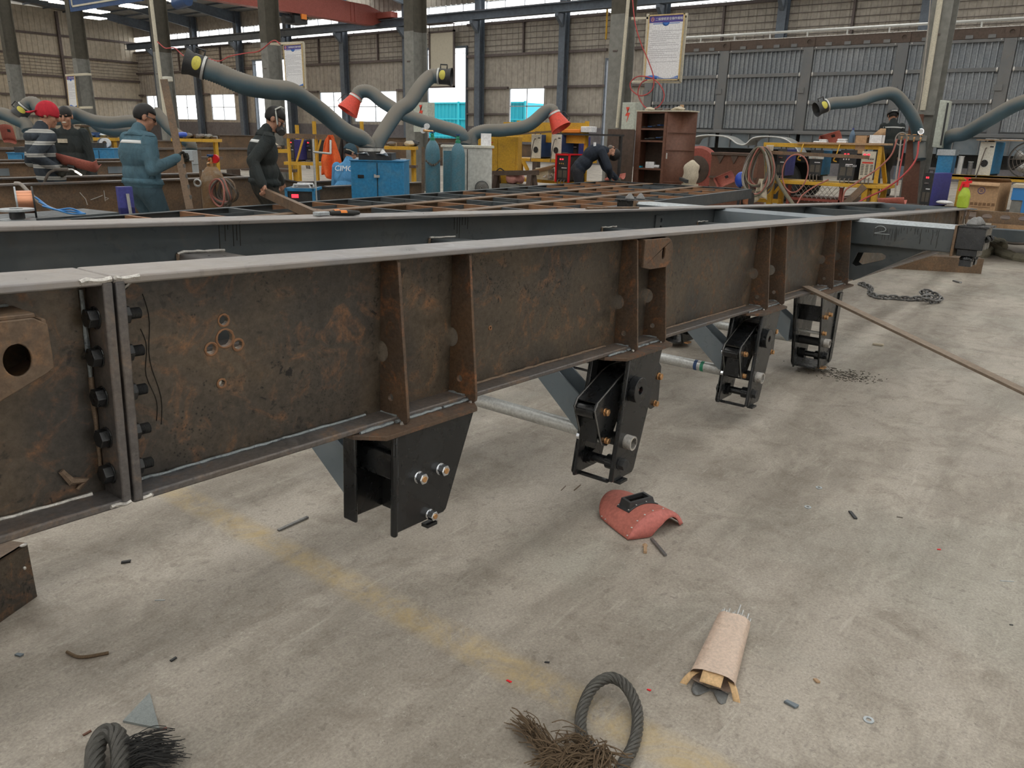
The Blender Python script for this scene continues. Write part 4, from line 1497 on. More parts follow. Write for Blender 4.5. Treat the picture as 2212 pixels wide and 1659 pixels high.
for y in POST:
	m = MB()
	m.bx(TX - 0.05, TX + 0.1, y - 0.115, y + 0.115, 1.72, 3.62)
	m.build('post', M['post'], tb, bevel=0.01)
	m = MB()
	m.prism([(y - 0.13, 3.62), (y + 0.13, 3.62), (y + 0.13, 3.82), (y - 0.13, 3.82)], 'x', TX - 0.055, TX - 0.04, [circle(y, 3.73, 0.05, 10)])
	m.build('post_head', M['darkbrown'], tb)
	m = MB()
	m.bx(TX - 0.08, TX - 0.05, y - 0.02, y + 0.14, 2.60, 2.72)
	m.build('latch', M['post'], tb)
m = MB()
m.bx(TX - 0.03, TX + 0.12, POST[-1], 10.9, 3.62, 3.84)
m.build('top_rail', M['darkbrown'], tb, bevel=0.01)
m = MB()
m.bx(TX - 0.04, TX + 0.14, POST[-1], 10.9, 3.835, 3.85)
m.build('top_weld', M['spatter'], tb)
m = MB()
m.bx(TX - 0.09, TX + 0.2, POST[-1], 10.9, 1.66, 1.74)
m.build('bottom_rail', M['post'], tb, bevel=0.01)
m = MB()
m.cyl((TX + 0.05, POST[-1], 3.985), (TX + 0.05, 10.9, 3.985), 0.03, n=10)
m.build('cover_tube', M['galv'], tb)
for y in [10.3 - 0.9 * k for k in range(14)]:
	m = MB()
	m.cyl((TX + 0.05, y, 3.84), (TX + 0.05, y, 3.985), 0.02, n=8)
	m.build('tube_stay', M['galv'], tb)
m = MB()
m.bx(TX + 0.1, TX + 2.4, POST[-1], 10.88, 1.70, 1.74)
m.bx(TX + 2.36, TX + 2.4, POST[-1], 10.88, 1.74, 3.8)
m.bx(TX + 0.05, TX + 2.4, 10.84, 10.88, 1.74, 3.8)
m.build('body_shell', M['post'], tb)
for x in (TX + 0.7, TX + 1.7):
	m = MB()
	m.bx(x - 0.07, x + 0.07, POST[-1], 10.6, 1.0, 1.68)
	m.build('chassis_beam', M['gunmetal'], tb)
for y in (9.6, 8.3, 7.0, -2.2):
	for x in (TX + 0.25, TX + 2.0):
		m = MB()
		m.lathe([(0.28, -0.14), (0.48, -0.13), (0.52, -0.08), (0.52, 0.08), (0.48, 0.13), (0.28, 0.14)], (x, y, 0.52), (1, 0, 0), 24)
		m.build('wheel', M['rubber'], tb)

# galvanised twin-arch mudguard and red hub standing in front of it
mg = thing('mudguard', 'bright galvanised twin-arch mudguard behind the yellow bench', 'mudguard', (18.6, 8.0, 1.0))
m = MB()
prof = [(18.400, 8.699, 1.368), (18.400, 8.570, 1.532), (18.400, 8.216, 1.592), (18.400, 7.745, 1.559), (18.400, 7.478, 1.419), (18.400, 7.273, 1.403), (18.400, 7.090, 1.551), (18.400, 6.745, 1.588), (18.400, 6.366, 1.545), (18.400, 6.103, 1.372), (18.400, 5.952, 1.176)]
P = spline([(18.4, p[1], p[2]) for p in prof], 5)
vs, fs = [], []
for p in P:
	for k in range(9):
		vs.append((18.4 + k * 0.07, p.y, p.z + (0.012 if k % 2 else 0.0)))
for i in range(len(P) - 1):
	for k in range(8):
		fs.append((i * 9 + k, i * 9 + k + 1, (i + 1) * 9 + k + 1, (i + 1) * 9 + k))
m.add(vs, fs)
m.build('mudguard_arch', M['galv'], mg, solid=0.012)
m = MB()
m.tube([V(p) + V(-0.01, 0, 0) for p in P], 0.018, 6)
m.build('rolled_edge', M['galv'], mg)
for y in (8.9, 7.1):
	m = MB()
	m.bx(18.6, 18.64, y - 0.02, y + 0.02, 0, 1.5)
	m.build('stay', M['post'], mg)

hub = thing('wheel_hub', 'red wheel rim and hub standing on edge under the mudguard', 'wheel', (17.2, 8.2, 0))
hc = V((17.000, 7.714, 0.847))
m = MB()
m.lathe([(0.22, 0.10), (0.40, 0.06), (0.46, 0.0), (0.51, -0.05), (0.51, -0.13), (0.46, -0.18)], hc, (1, 0, 0), 32)
m.build('rim', M['red'], hub)
m = MB()
m.lathe([(0.24, -0.16), (0.30, -0.19), (0.28, -0.2), (0.1, -0.2), (0.1, -0.26), (0.08, -0.28)], hc, (1, 0, 0), 20)
m.build('hub', M['darkbrown'], hub)
m = MB()
m.bx(hc.x - 0.1, hc.x + 0.2, hc.y - 0.2, hc.y + 0.2, 0, hc.z - 0.45)
m.build('chock', M['darkbrown'], hub)

axb = thing('brown_axle_box', 'brown plate box with gussets beside the red wheel rim', 'box', (16.4, 7.2, 0))
a, b = V((16.200, 7.113, 0.639)), V((16.200, 6.089, 1.241))
m = MB()
m.bx(16.2, 16.8, b.y, a.y, 0, b.z)
m.build('box_body', M['brownpaint'], axb)
m = MB()
m.bx(16.15, 16.2, b.y, a.y, b.z - 0.05, b.z)
m.bx(16.15, 16.2, b.y, a.y, a.z + 0.08, a.z + 0.12)
m.build('box_edge', M['darkbrown'], axb)
for k in range(3):
	y = a.y + (b.y - a.y) * (0.2 + 0.3 * k)
	m = MB()
	m.prism([(y - 0.08, b.z - 0.06), (y + 0.08, b.z - 0.06), (y, b.z - 0.22)], 'x', 16.17, 16.2)
	m.build('gusset', M['darkbrown'], axb)
# ================================================================ welding stations
ORD = ['first', 'second', 'third', 'fourth', 'fifth', 'sixth', 'seventh', 'eighth', 'ninth', 'tenth', 'eleventh', 'twelfth', 'thirteenth', 'fourteenth', 'fifteenth', 'sixteenth', 'seventeenth', 'eighteenth', 'nineteenth', 'twentieth']


def resample(P, step):
	out = [P[0].copy()]
	acc = 0.0
	for a, b in zip(P[:-1], P[1:]):
		seg = (b - a).length
		while acc + seg >= step:
			t = (step - acc) / seg
			a = a + (b - a) * t
			out.append(a.copy())
			seg = (b - a).length
			acc = 0.0
		acc += seg
	return out


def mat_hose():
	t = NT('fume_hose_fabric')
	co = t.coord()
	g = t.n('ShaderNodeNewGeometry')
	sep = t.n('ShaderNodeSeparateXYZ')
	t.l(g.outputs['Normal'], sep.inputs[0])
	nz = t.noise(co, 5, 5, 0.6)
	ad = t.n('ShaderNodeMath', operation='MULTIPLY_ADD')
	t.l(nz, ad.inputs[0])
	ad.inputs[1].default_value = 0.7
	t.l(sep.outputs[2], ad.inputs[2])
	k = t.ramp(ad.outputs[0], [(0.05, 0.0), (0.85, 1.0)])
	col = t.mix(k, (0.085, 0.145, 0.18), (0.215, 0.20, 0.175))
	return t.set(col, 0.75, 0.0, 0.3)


M['hose'] = mat_hose()
M['nozyel'] = paint('yellow_warning_label', (0.62, 0.56, 0.10), 0.5, 0.0, 0.5, (0.35, 0.33, 0.1), 20.0)


def hose(label, pts, r, end=None, group='fume extraction hoses', mount=None, rend=None):
	"""corrugated suction hose with its hood"""
	P = resample(spline(pts, 14), 0.0135)
	t = thing('fume_hose', label, 'hose', P[-1], 0, group)
	m = MB()
	R_ = [r * (1.0 if i % 2 else 0.915) for i in range(len(P))]
	m.tube(P, R_, 18)
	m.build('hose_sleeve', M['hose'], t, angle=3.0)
	d = (P[0] - P[6]).normalized()
	if end == 'black':
		c = P[0]
		m = MB()
		m.lathe([(r * 1.04, -0.02), (r * 1.04, 0.12), (r * 1.08, 0.135), (r * 1.22, 0.18), (r * 1.19, 0.18), (r * 1.0, 0.12), (r * 0.95, 0.02), (0.02, 0.02)], c, d, 22)
		m.build('suction_hood', M['gunmetal'], t)
		m = MB()
		m.ring(c - d * 0.012, c + d * 0.012, r * 1.10, r * 0.95, 22)
		m.build('clamp_band', M['galv'], t)
		up = V(0, 0, 1)
		s = (up - d * up.dot(d)).normalized()
		m = MB()
		q = c + s * r * 1.04
		m.tube([q + d * 0.02, q + d * 0.02 + s * 0.05, q + d * 0.11 + s * 0.05, q + d * 0.11], 0.010, 8)
		m.build('hood_handle', M['gunmetal'], t)
		tocam = (V(0, 0, 1.5) - c)
		w = (tocam - d * tocam.dot(d)).normalized()
		w = (w + s * 0.25).normalized()
		w = (w - d * w.dot(d)).normalized()
		e = d.cross(w)
		m = MB()
		rr = r * 1.05
		def lab(a_, q_):
			x_, h_ = 0.72 * r * q_ * math.cos(a_ * 2 * PI), 0.042 * q_ * math.sin(a_ * 2 * PI)
			return c + d * (0.065 + h_) + (w * math.cos(x_ / rr) + e * math.sin(x_ / rr)) * rr
		m.grid(lab, 20, 6)
		m.build('warning_label', M['nozyel'], t, solid=0.002)
	elif end == 'red':
		c = P[0]
		m = MB()
		m.lathe([(r * 0.98, -0.03), (r * 1.0, 0.02), (r * 1.65, 0.25), (r * 1.60, 0.25), (r * 0.95, 0.03), (0.02, 0.03)], c, d, 22)
		m.build('suction_hood', M['nozred'], t)
		m = MB()
		m.ring(c - d * 0.02, c + d * 0.01, r * 1.07, r * 0.95, 20)
		m.build('clamp_band', M['galv'], t)
		m = MB()
		s = (V(0, 0, 1) - d * d.z).normalized()
		q = c + s * r * 1.05
		m.tube([q + d * 0.02, q + d * 0.06 + s * 0.07, q + d * 0.20 + s * 0.10, q + d * 0.22 + s * 0.04], 0.007, 6)
		m.build('hood_handle', M['gunmetal'], t)
	return t


HR = 0.105
hose('dusty blue hose with black hood reaching far left above the masked welder',
	 [(4.699, 7.483, 2.061), (4.802, 7.412, 2.019), (5.040, 7.308, 1.924), (5.449, 7.453, 1.904), (5.919, 7.699, 1.899), (6.472, 7.924, 1.731), (6.813, 7.873, 1.498), (7.052, 7.863, 1.418), (7.144, 7.839, 1.340), (7.130, 7.819, 1.267)], HR, 'black')
hose('dusty hose rising right from the blue extractor to a dark hood by the beige panel',
	 [(8.396, 7.739, 2.235), (8.326, 7.828, 2.226), (8.132, 7.835, 2.085), (7.919, 7.831, 1.876), (7.735, 7.847, 1.776), (7.536, 7.840, 1.597), (7.373, 7.830, 1.433), (7.307, 7.833, 1.341), (7.281, 7.827, 1.266)], 0.098, 'black')
hose('dusty hose with red cone hood crossing behind the blue extractor',
	 [(8.861, 9.955, 1.996), (8.927, 9.916, 2.088), (9.025, 9.788, 2.091), (9.121, 9.580, 1.936), (9.297, 9.249, 1.749), (9.571, 8.808, 1.600), (9.729, 8.558, 1.523), (9.836, 8.525, 1.398), (9.814, 8.506, 1.307)], 0.105, 'red')
hose('blue-grey hose lying low with a red cone hood beside the blue stanchion',
	 [(10.977, 7.593, 1.822), (10.966, 7.644, 1.892), (10.889, 7.726, 1.854), (10.676, 7.897, 1.648), (10.431, 8.179, 1.568), (10.246, 8.415, 1.554), (10.118, 8.552, 1.493), (10.058, 8.569, 1.378), (10.038, 8.551, 1.292)], 0.105, 'red')
hose('grey-blue hose with black hood reaching left in front of the corrugated trailer',
	 [(13.700, 4.130, 2.061), (13.777, 4.048, 2.099), (14.012, 3.757, 2.136), (14.267, 3.483, 2.252), (14.406, 3.306, 2.264), (14.592, 3.144, 2.094), (14.744, 2.999, 1.870), (14.950, 2.921, 1.583), (14.880, 2.839, 1.251)], 0.098, 'black')
hose('thick grey hose climbing to the right edge behind the switch box',
	 [(14.508, 1.387, 2.176), (14.564, 1.613, 2.088), (14.735, 1.963, 1.863), (14.968, 2.255, 1.682), (15.083, 2.436, 1.652), (15.210, 2.564, 1.556), (15.353, 2.585, 1.294)], 0.11, None)
hose('dusty hose with yellow-labelled black hood behind the red cap',
	 [(5.966, 14.861, 1.755), (6.013, 14.831, 1.815), (6.074, 14.751, 1.818), (6.126, 14.622, 1.703), (6.344, 14.663, 1.666), (6.714, 14.888, 1.700), (7.006, 14.786, 1.578), (7.302, 14.727, 1.547), (7.669, 14.608, 1.581), (7.740, 14.612, 1.438)], 0.11, 'black')
hose('dusty hose winding behind the smiling man towards the blue jacket',
	 [(6.982, 16.211, 1.584), (7.156, 15.994, 1.606), (7.367, 15.719, 1.614), (7.497, 15.463, 1.455), (7.695, 15.175, 1.404), (8.011, 15.123, 1.436)], 0.11, None)
hose('dusty hose entering from the left edge onto the blue cabinet',
	 [(5.592, 15.304, 1.662), (5.727, 15.114, 1.637), (5.825, 14.943, 1.560), (5.902, 14.805, 1.490), (5.908, 14.739, 1.381)], 0.105, None)
hose('blue ribbed hose slanting down behind the man in blue',
	 [(9.230, 16.668, 1.810), (9.280, 16.515, 1.645), (9.350, 16.316, 1.443), (9.478, 16.036, 1.235), (9.529, 15.925, 1.153), (9.512, 15.884, 1.032)], 0.12, None)


# ---------------- blue extractor units
def extractor(label, base, w, d, h, rz=0.0, ducts=True):
	t = thing('fume_extractor', label, 'extractor', base, rz, 'blue fume extractors')
	m = MB()
	m.prism([(-d / 2, -w / 2), (-d / 2 + 0.01, w / 2), (d / 2, w / 2), (d / 2, -w / 2)], 'z', 0.10, h)
	m.build('cabinet', M['blue'], t, local=True, bevel=0.008)
	m = MB()
	m.bx(-d / 2 - 0.006, -d / 2, -0.004, 0.004, 0.12, h - 0.02)
	m.build('door_gap', M['conc_dark'], t, local=True)
	m = MB()
	m.bx(-d / 2 - 0.01, d / 2 + 0.01, -w / 2 - 0.01, w / 2 + 0.01, h, h + 0.012)
	m.build('lid', M['blue'], t, local=True)
	m = MB()
	m.bx(-d / 2 - 0.008, -d / 2 + 0.004, w / 2 - 0.17, w / 2 - 0.09, h - 0.21, h - 0.17)
	m.build('hand_slot', M['conc_dark'], t, local=True, bevel=0.015)
	m = MB()
	m.bx(-d / 2 - 0.025, -d / 2, -0.03, 0.02, h - 0.20, h - 0.17)
	m.cyl((-d / 2 - 0.02, 0.03, h - 0.2), (-d / 2 - 0.02, 0.03, h - 0.16), 0.012, n=8)
	m.build('latch', M['galv'], t, local=True)
	if ducts:
		m = MB()
		m.bx(-d / 2 + 0.05, d / 2 - 0.1, -w / 2 + 0.16, w / 2 - 0.10, h + 0.012, h + 0.10)
		m.build('plenum', M['gunmetal'], t, local=True)
	for x in (-d / 2 + 0.08, d / 2 - 0.08):
		for y in (-w / 2 + 0.08, w / 2 - 0.08):
			m = MB()
			m.cyl((x, y - 0.02, 0.05), (x, y + 0.02, 0.05), 0.05, n=12)
			m.build('castor', M['rubber'], t, local=True)
	return t


RZ_CAM = math.radians(40)
ex = extractor('blue two-door fume extractor with two hoses standing behind the flatbed', (7.33, 7.80, 0), 0.68, 0.58, 1.14, math.radians(38))
for p in ((7.130, 7.819, 1.267), (7.281, 7.827, 1.266)):
	m = MB()
	m.ring((p[0], p[1], 1.22), (p[0], p[1], p[2] + 0.04), 0.105, 0.09, 20)
	m.build('duct_collar', M['gunmetal'], ex)
	m = MB()
	m.ring((p[0], p[1], p[2] - 0.01), (p[0], p[1], p[2] + 0.03), 0.112, 0.10, 20)
	m.build('clamp_band', M['galv'], ex)
m = MB()
for c in ((7.044, 7.802, 1.284), (7.188, 7.606, 1.273)):
	m.grid(lambda a, b, c=c: (c[0] + (a - 0.5) * 0.12, c[1] + (b - 0.5) * 0.14, 1.235 + 0.05 * math.sin(5 * a + 3 * b) * a), 4, 4)
m.build('paper_scrap', M['white'], ex, solid=0.002)
extractor('plain blue extractor cabinet behind the red-capped welder', ((5.798, 14.641, 0.924)[0], (5.798, 14.641, 0.924)[1], 0), 0.45, 0.5, 1.03, math.radians(50))
ex3 = extractor('blue extractor cabinet with a paper roll on top, behind the smiling man', ((7.073, 14.691, 0.910)[0], (7.073, 14.691, 0.910)[1], 0), 0.50, 0.5, 1.10, math.radians(48))
pr = thing('paper_roll', 'white paper roll lying on the blue cabinet left of the blue jacket', 'paper roll', (7.121, 14.674, 1.323))
c = V((7.121, 14.674, 1.323))
c.z = 1.20
m = MB()
m.ring(c + V(-0.05, -0.08, 0), c + V(0.06, 0.09, 0), 0.085, 0.035, 20)
m.build('roll', M['white'], pr)
m = MB()
m.grid(lambda a, b: c + V(-0.05 + b * 0.1, 0.02 + a * 0.2 + b * 0.1, 0.085 - a * a * 0.10), 6, 2)
m.build('loose_end', M['white'], pr, solid=0.002)


# ---------------- welding machines
def welder(label, p0, p1, depth, front, side, style=0, group='welding power sources', name='welding_machine', rz=0.0):
	"""p0 lower-left-front corner, p1 upper-right-front corner as seen from the aisle (front looks along -X)"""
	y0, y1 = p1[1], p0[1]
	z0, z1 = p0[2], p1[2]
	x = p0[0]
	w, h = abs(y1 - y0), z1 - z0
	t = thing(name, label, 'welding machine', (x, (y0 + y1) / 2, z0), rz, group)
	m = MB()
	m.bx(0.012, depth, -w / 2, w / 2, 0.02, h)
	m.build('casing', side, t, local=True, bevel=0.008)
	m = MB()
	m.bx(0, 0.014, -w / 2 - 0.004, w / 2 + 0.004, 0.0, h + 0.004)
	m.build('front_panel', front, t, local=True, bevel=0.006)
	m = MB()
	m.bx(0.02, depth - 0.02, -w / 2 + 0.02, w / 2 - 0.02, -0.0, 0.02)
	m.build('foot', M['rubber'], t, local=True)
	m = MB()
	m.tube([(0.05, -w * 0.28, h), (0.05, -w * 0.26, h + 0.045), (0.05, w * 0.26, h + 0.045), (0.05, w * 0.28, h)], 0.011, 8)
	m.build('handle', M['gunmetal'], t, local=True)
	if style in (0, 1):
		for k in range(3):
			m = MB()
			m.cyl((0, w * (0.25 - 0.16 * k), h * 0.70), (-0.012, w * (0.25 - 0.16 * k), h * 0.70), 0.012, n=10)
			m.build('knob', M['chrome'], t, local=True)
		for s in (-1, 1):
			m = MB()
			m.bx(-0.003, 0, s * w * 0.22 - w * 0.17, s * w * 0.22 + w * 0.17, h * 0.16, h * 0.44)
			m.build('vent_grille', M['grille'], t, local=True)
		m = MB()
		m.bx(-0.003, 0, -w * 0.35, w * 0.1, h * 0.52, h * 0.55)
		m.build('name_strip', M['white'], t, local=True)
		for s in (-1, 1):
			m = MB()
			m.bx(-0.003, 0, s * w * 0.10 + w * 0.12 - w * 0.06, s * w * 0.10 + w * 0.12 + w * 0.06, h * 0.84, h * 0.89)
			m.build('display', M['led'], t, local=True)
	elif style == 2:
		for k in range(3):
			for j in range(7):
				m = MB()
				m.bx(-0.003, 0, w * (0.33 - 0.33 * k) - w * 0.10, w * (0.33 - 0.33 * k) + w * 0.10, h * (0.18 + j * 0.055), h * (0.18 + j * 0.055) + h * 0.03)
				m.build('vent_slot', M['grille'], t, local=True)
		for s in (0, 1):
			m = MB()
			m.bx(-0.003, 0, w * 0.30 - s * w * 0.28 - w * 0.09, w * 0.30 - s * w * 0.28 + w * 0.09, h * 0.84, h * 0.92)
			m.build('display', M['led'], t, local=True)
		for k in range(3):
			m = MB()
			m.cyl((0, -w * (0.05 + 0.15 * k), h * 0.74), (-0.012, -w * (0.05 + 0.15 * k), h * 0.74), 0.010, n=10)
			m.build('knob', M['gunmetal'], t, local=True)
		m = MB()
		m.bx(-0.003, 0, -w * 0.4, w * 0.4, h * 0.58, h * 0.64)
		m.build('name_strip', M['nozred'], t, local=True)
	if style in (0, 1, 2):
		for k in range(3):
			y = w * (0.28 - 0.28 * k)
			m = MB()
			m.tube(spline([(0, y, h * 0.06), (-0.04, y, h * 0.05), (-0.06, y - 0.01, -0.02), (-0.055, y - 0.02, -0.12)], 4), 0.009, 6)
			m.build('lead', M['cable'], t, local=True)
	if style == 3:      # wire feeder / power unit with a round fan
		m = MB()
		m.ring((0, 0, h * 0.36), (-0.008, 0, h * 0.36), w * 0.30, w * 0.26, 24)
		m.build('fan_rim', M['greycab'], t, local=True)
		m = MB()
		m.cyl((0, 0, h * 0.36), (-0.002, 0, h * 0.36), w * 0.27, n=24)
		m.build('fan_opening', M['conc_dark'], t, local=True)
		m = MB()
		for k in range(6):
			a = k * PI / 3
			m.prism([(0, h * 0.36), (w * 0.25 * math.cos(a), h * 0.36 + w * 0.25 * math.sin(a)), (w * 0.25 * math.cos(a + 0.6), h * 0.36 + w * 0.25 * math.sin(a + 0.6))], 'x', -0.004, -0.003)
		m.build('fan_blades', M['gunmetal'], t, local=True)
		m = MB()
		m.bx(-0.003, 0, -w * 0.42, -w * 0.18, h * 0.84, h * 0.88)
		m.build('rating_plate', M['gunmetal'], t, local=True)
		m = MB()
		m.tube(spline([(0, w * 0.05, h * 0.82), (-0.05, w * 0.03, h * 0.78), (-0.08, w * 0.12, h * 0.4), (-0.09, w * 0.25, -0.05)], 5), 0.009, 6)
		m.build('lead', M['cable'], t, local=True)
	return t


BX = 13.4
w1 = welder('dusty welding machine with violet casing at the left end of the yellow bench', (13.400, 4.722, 0.923), (13.400, 4.577, 1.374), 0.5, M['gunmetal'], M['purple'])
w2 = welder('welding machine with pale control strip and blue casing on the yellow bench', (13.400, 4.181, 0.964), (13.400, 3.986, 1.369), 0.5, M['gunmetal'], M['blue'])
m = MB()
m.bx(-0.004, 0.0, -0.12, 0.12, 0.27, 0.35)
m.build('control_strip', M['greycab'], w2, local=True)
w3 = welder('black-grey welding machine with three chrome knobs, third on the yellow bench', (13.400, 3.713, 0.921), (13.400, 3.470, 1.384), 0.5, M['gunmetal'], M['gunmetal'])
text('lettering', 'NBC-350', M['white'], w3, (13.392, 3.53, w3.location.z + 0.225), (0, -1, 0), (0, 0, 1), 0.045)
w4 = welder('cream-fronted welding machine with slotted vents on the yellow bench', (13.400, 3.390, 0.944), (13.400, 3.188, 1.371), 0.5, M['cream'], M['bluedk'], 2)


def solid_bar(mb, a, b, w, h):
	mb.bar(a, b, w, h)
	return mb


yb = thing('yellow_bench', 'yellow welded steel bench frame carrying four welding machines', 'bench', (13.7, 3.8, 0))
zs = 0.875
m = MB()
m.bx(13.3, 13.95, 2.93, 4.95, zs - 0.05, zs + 0.005)
m.build('shelf', M['yellow'], yb, bevel=0.005)
for y in (3.10, 3.25, 4.75):
	for x in (13.36, 13.9):
		m = MB()
		m.bx(x - 0.04, x + 0.04, y - 0.04, y + 0.04, 0, zs - 0.05)
		m.build('leg', M['yellow'], yb)
m = MB()
m.bar((13.450, 4.986, 1.437), (13.450, 3.149, 1.434), 0.07, 0.065)
m.build('top_beam', M['yellow'], yb, bevel=0.004)
for a, b in (((13.420, 3.138, 1.455), (13.420, 3.133, 0.900)), ((13.500, 3.148, 1.441), (13.900, 3.101, 0.901)), ((13.450, 4.947, 1.438), (13.450, 4.865, 0.778))):
	m = MB()
	m.bar(a, b, 0.055, 0.055, (1, 0, 0))
	m.build('post', M['yellow'], yb)
for a, b in (((13.400, 3.163, 0.857), (13.400, 3.218, 0.727)), ((13.400, 4.584, 0.832), (13.400, 4.703, 0.652)), ((13.400, 3.194, 0.841), (13.400, 3.062, 0.651))):
	m = MB()
	m.bar((a[0], a[1], a[2]), (b[0], b[1], b[2]), 0.04, 0.05, (1, 0, 0))
	m.build('knee_brace', M['yellow'], yb)
m = MB()
m.bx(13.36, 13.5, 4.6, 5.2, 0.50, 0.56)
m.build('low_rail', M['yellow'], yb)
# hooks on the top beam
for p in ((13.380, 4.305, 1.425), (13.380, 3.737, 1.425)):
	p = V(p)
	m = MB()
	m.tube(spline([p + V(0, 0, 0.06), p + V(-0.05, 0, 0.0), p + V(-0.06, 0.02, -0.12), p + V(-0.06, 0.05, -0.2), p + V(-0.06, 0.0, -0.22)], 4), 0.010, 6)
	m.build('hook', M['yellow'], yb)
m = MB()
m.bar((13.250, 4.984, 1.318), (13.250, 3.240, 1.288), 0.02, 0.055)
tag(m.build('flat_bar', M['brown']), 'long brown flat bar hung across the fronts of the bench machines', 'bar')
# plank on top with odds and ends
m = MB()
m.bar((13.500, 4.411, 1.473), (13.500, 3.021, 1.485), 0.30, 0.03)
plank = tag(m.build('plank', M['wood']), 'weathered plank laid along the top of the yellow bench', 'plank')


def foam(label, a, b, n):
	t = thing('foam_box', label, 'box', ((a[0] + b[0]) / 2, (a[1] + b[1]) / 2, a[2]), 0, 'white foam boxes on the plank')
	m = MB()
	m.bx(a[0], a[0] + 0.14, b[1], a[1], a[2], a[2] + (b[2] - a[2]) * 0.5)
	m.build('tray', M['white'], t, bevel=0.012)
	m = MB()
	m.bx(a[0] + 0.005, a[0] + 0.135, b[1] + 0.01, b[1] + (a[1] - b[1]) * (0.6 if n else 0.95), a[2] + (b[2] - a[2]) * 0.5, b[2])
	m.build('lid', M['white'], t, bevel=0.012)
	return t


foam('long white foam box left of the red mask on the plank', (13.420, 4.176, 1.478), (13.420, 3.966, 1.540), 1)
foam('short white foam box right under the red mask on the plank', (13.420, 3.814, 1.483), (13.420, 3.668, 1.553), 0)
bt = thing('plastic_bottle', 'clear blue plastic bottle standing on the bench plank', 'bottle', (13.500, 3.606, 1.485))
m = MB()
p = V((13.500, 3.606, 1.485))
m.lathe([(0.035, 0), (0.04, 0.02), (0.04, 0.14), (0.036, 0.15), (0.03, 0.17), (0.014, 0.20), (0.013, 0.21)], p, (0, 0, 1), 14)
m.build('bottle_body', flat('blue_clear_plastic', (0.10, 0.16, 0.24), 0.2), bt)
m = MB()
m.cyl(p + V(0, 0, 0.21), p + V(0, 0, 0.232), 0.016, n=10)
m.build('cap', M['purple'], bt)


def open_carton(label, p0, p1, depth, mat, flapdrop=True, flapup=False):
	y0, y1, z0, z1, x = p1[1], p0[1], p0[2], p1[2], p0[0]
	t = thing('open_carton', label, 'carton', (x, (y0 + y1) / 2, z0))
	m = MB()
	m.bx(x, x + 0.004, y0, y1, z0, z1)
	m.bx(x + depth, x + depth + 0.004, y0, y1, z0, z1)
	m.bx(x, x + depth, y0, y0 + 0.004, z0, z1)
	m.bx(x, x + depth, y1 - 0.004, y1, z0, z1)
	m.bx(x, x + depth, y0, y1, z0, z0 + 0.004)
	m.build('carton_wall', mat, t)
	m = MB()
	if flapdrop:
		m.bx(x - 0.012, x - 0.008, y0 + 0.01, y1 - 0.02, z0 - 0.15, z0 + 0.01)
	if flapup:
		m.add([(x + depth, y0, z1), (x + depth, y1, z1), (x + depth + 0.02, y1 - 0.1, z1 + 0.10), (x + depth + 0.02, y0 + 0.01, z1 + 0.10)], [(0, 1, 2, 3)])
		m.add([(x, y1, z1), (x + depth, y1, z1), (x + depth, y1 + 0.06, z1 - 0.08), (x, y1 + 0.06, z1 - 0.08)], [(0, 1, 2, 3)])
	if m.v:
		m.build('flap', M['carton'], t, solid=0.003)
	return t


open_carton('open brown carton with hanging flap on the bench plank', (13.420, 3.532, 1.486), (13.420, 3.358, 1.607), 0.16, M['carton'])
open_carton('white carton with raised brown flap at the right end of the plank', (13.420, 3.326, 1.484), (13.420, 3.137, 1.618), 0.16, M['white'], False, True)
# red loop of hose in front of the bench
lp = V((13.200, 4.331, 0.998))
m = MB()
pts = [lp + V(0, 0.205 * math.cos(a) * (1 + 0.1 * math.sin(a)), 0.30 * math.sin(a)) for a in [2 * PI * i / 28 for i in range(28)]]
m.tube(pts, 0.011, 8, closed=True)
tag(m.build('hose_loop', M['cabler']), 'pale red hose hanging in one big oval loop in front of the bench', 'hose')


def coil(name, label, cx, dy, dz, n, mat, wob=0.04, r=0.010, x_sp=0.08, cat='cable'):
	t = thing(name, label, cat, (cx[0], cx[1], cx[2] - dz))
	for k in range(n):
		a0 = random.uniform(0, 6)
		sy, sz = dy * random.uniform(0.65, 1.0), dz * random.uniform(0.75, 1.0)
		ox = random.uniform(-x_sp, x_sp)
		oy = random.uniform(-wob, wob)
		top = cx[2] + dz
		m = MB()
		P = []
		for i in range(28):
			a = 2 * PI * i / 28
			y = cx[1] + oy + sy * math.sin(a) * (0.55 + 0.45 * (1 - math.cos(a)) / 2)
			z = top - sz * (1 - math.cos(a))
			P.append((cx[0] + ox + 0.02 * math.sin(2 * a + a0), y, z))
		m.tube(P, r * random.uniform(0.8, 1.15), 7, closed=True)
		m.build('turn', mat if not isinstance(mat, list) else random.choice(mat), t)
	return t


coil('cable_coil', 'thick bundle of dusty cables and hoses hung at the left end of the bench', (13.100, 4.888, 0.997), 0.30, 0.40, 24, [M['cable'], M['greyhose'], M['cabler'], M['canvas']], 0.05, 0.011)
m = MB()
pp = [V((13.200, 4.713, 1.055)), V((13.200, 4.597, 0.875)), V((13.150, 4.442, 0.700)), V((13.100, 4.273, 0.528)), V((13.000, 4.078, 0.327)), V(12.95, (13.000, 3.949, 0.191)[1], 0.03)]
m.tube(spline(pp, 6), 0.030, 10)
tag(m.build('wrapped_hose', M['canvas']), 'olive canvas-wrapped hose slanting down to the floor at the bench', 'hose')
ck = V((13.050, 4.805, 0.795))
m = MB()
m.grid(lambda a, b: ck + V(0.03 * math.sin(9 * a + 2 * b), (a - 0.5) * (0.12 + 0.10 * b), -0.34 * b + 0.10 + 0.05 * math.sin(5 * a) * b), 10, 8)
tag(m.build('rag', M['tan'], solid=0.004), 'torn grey-brown rag hanging below the cable bundle', 'rag')
rg = V((13.380, 4.851, 1.381))
m = MB()
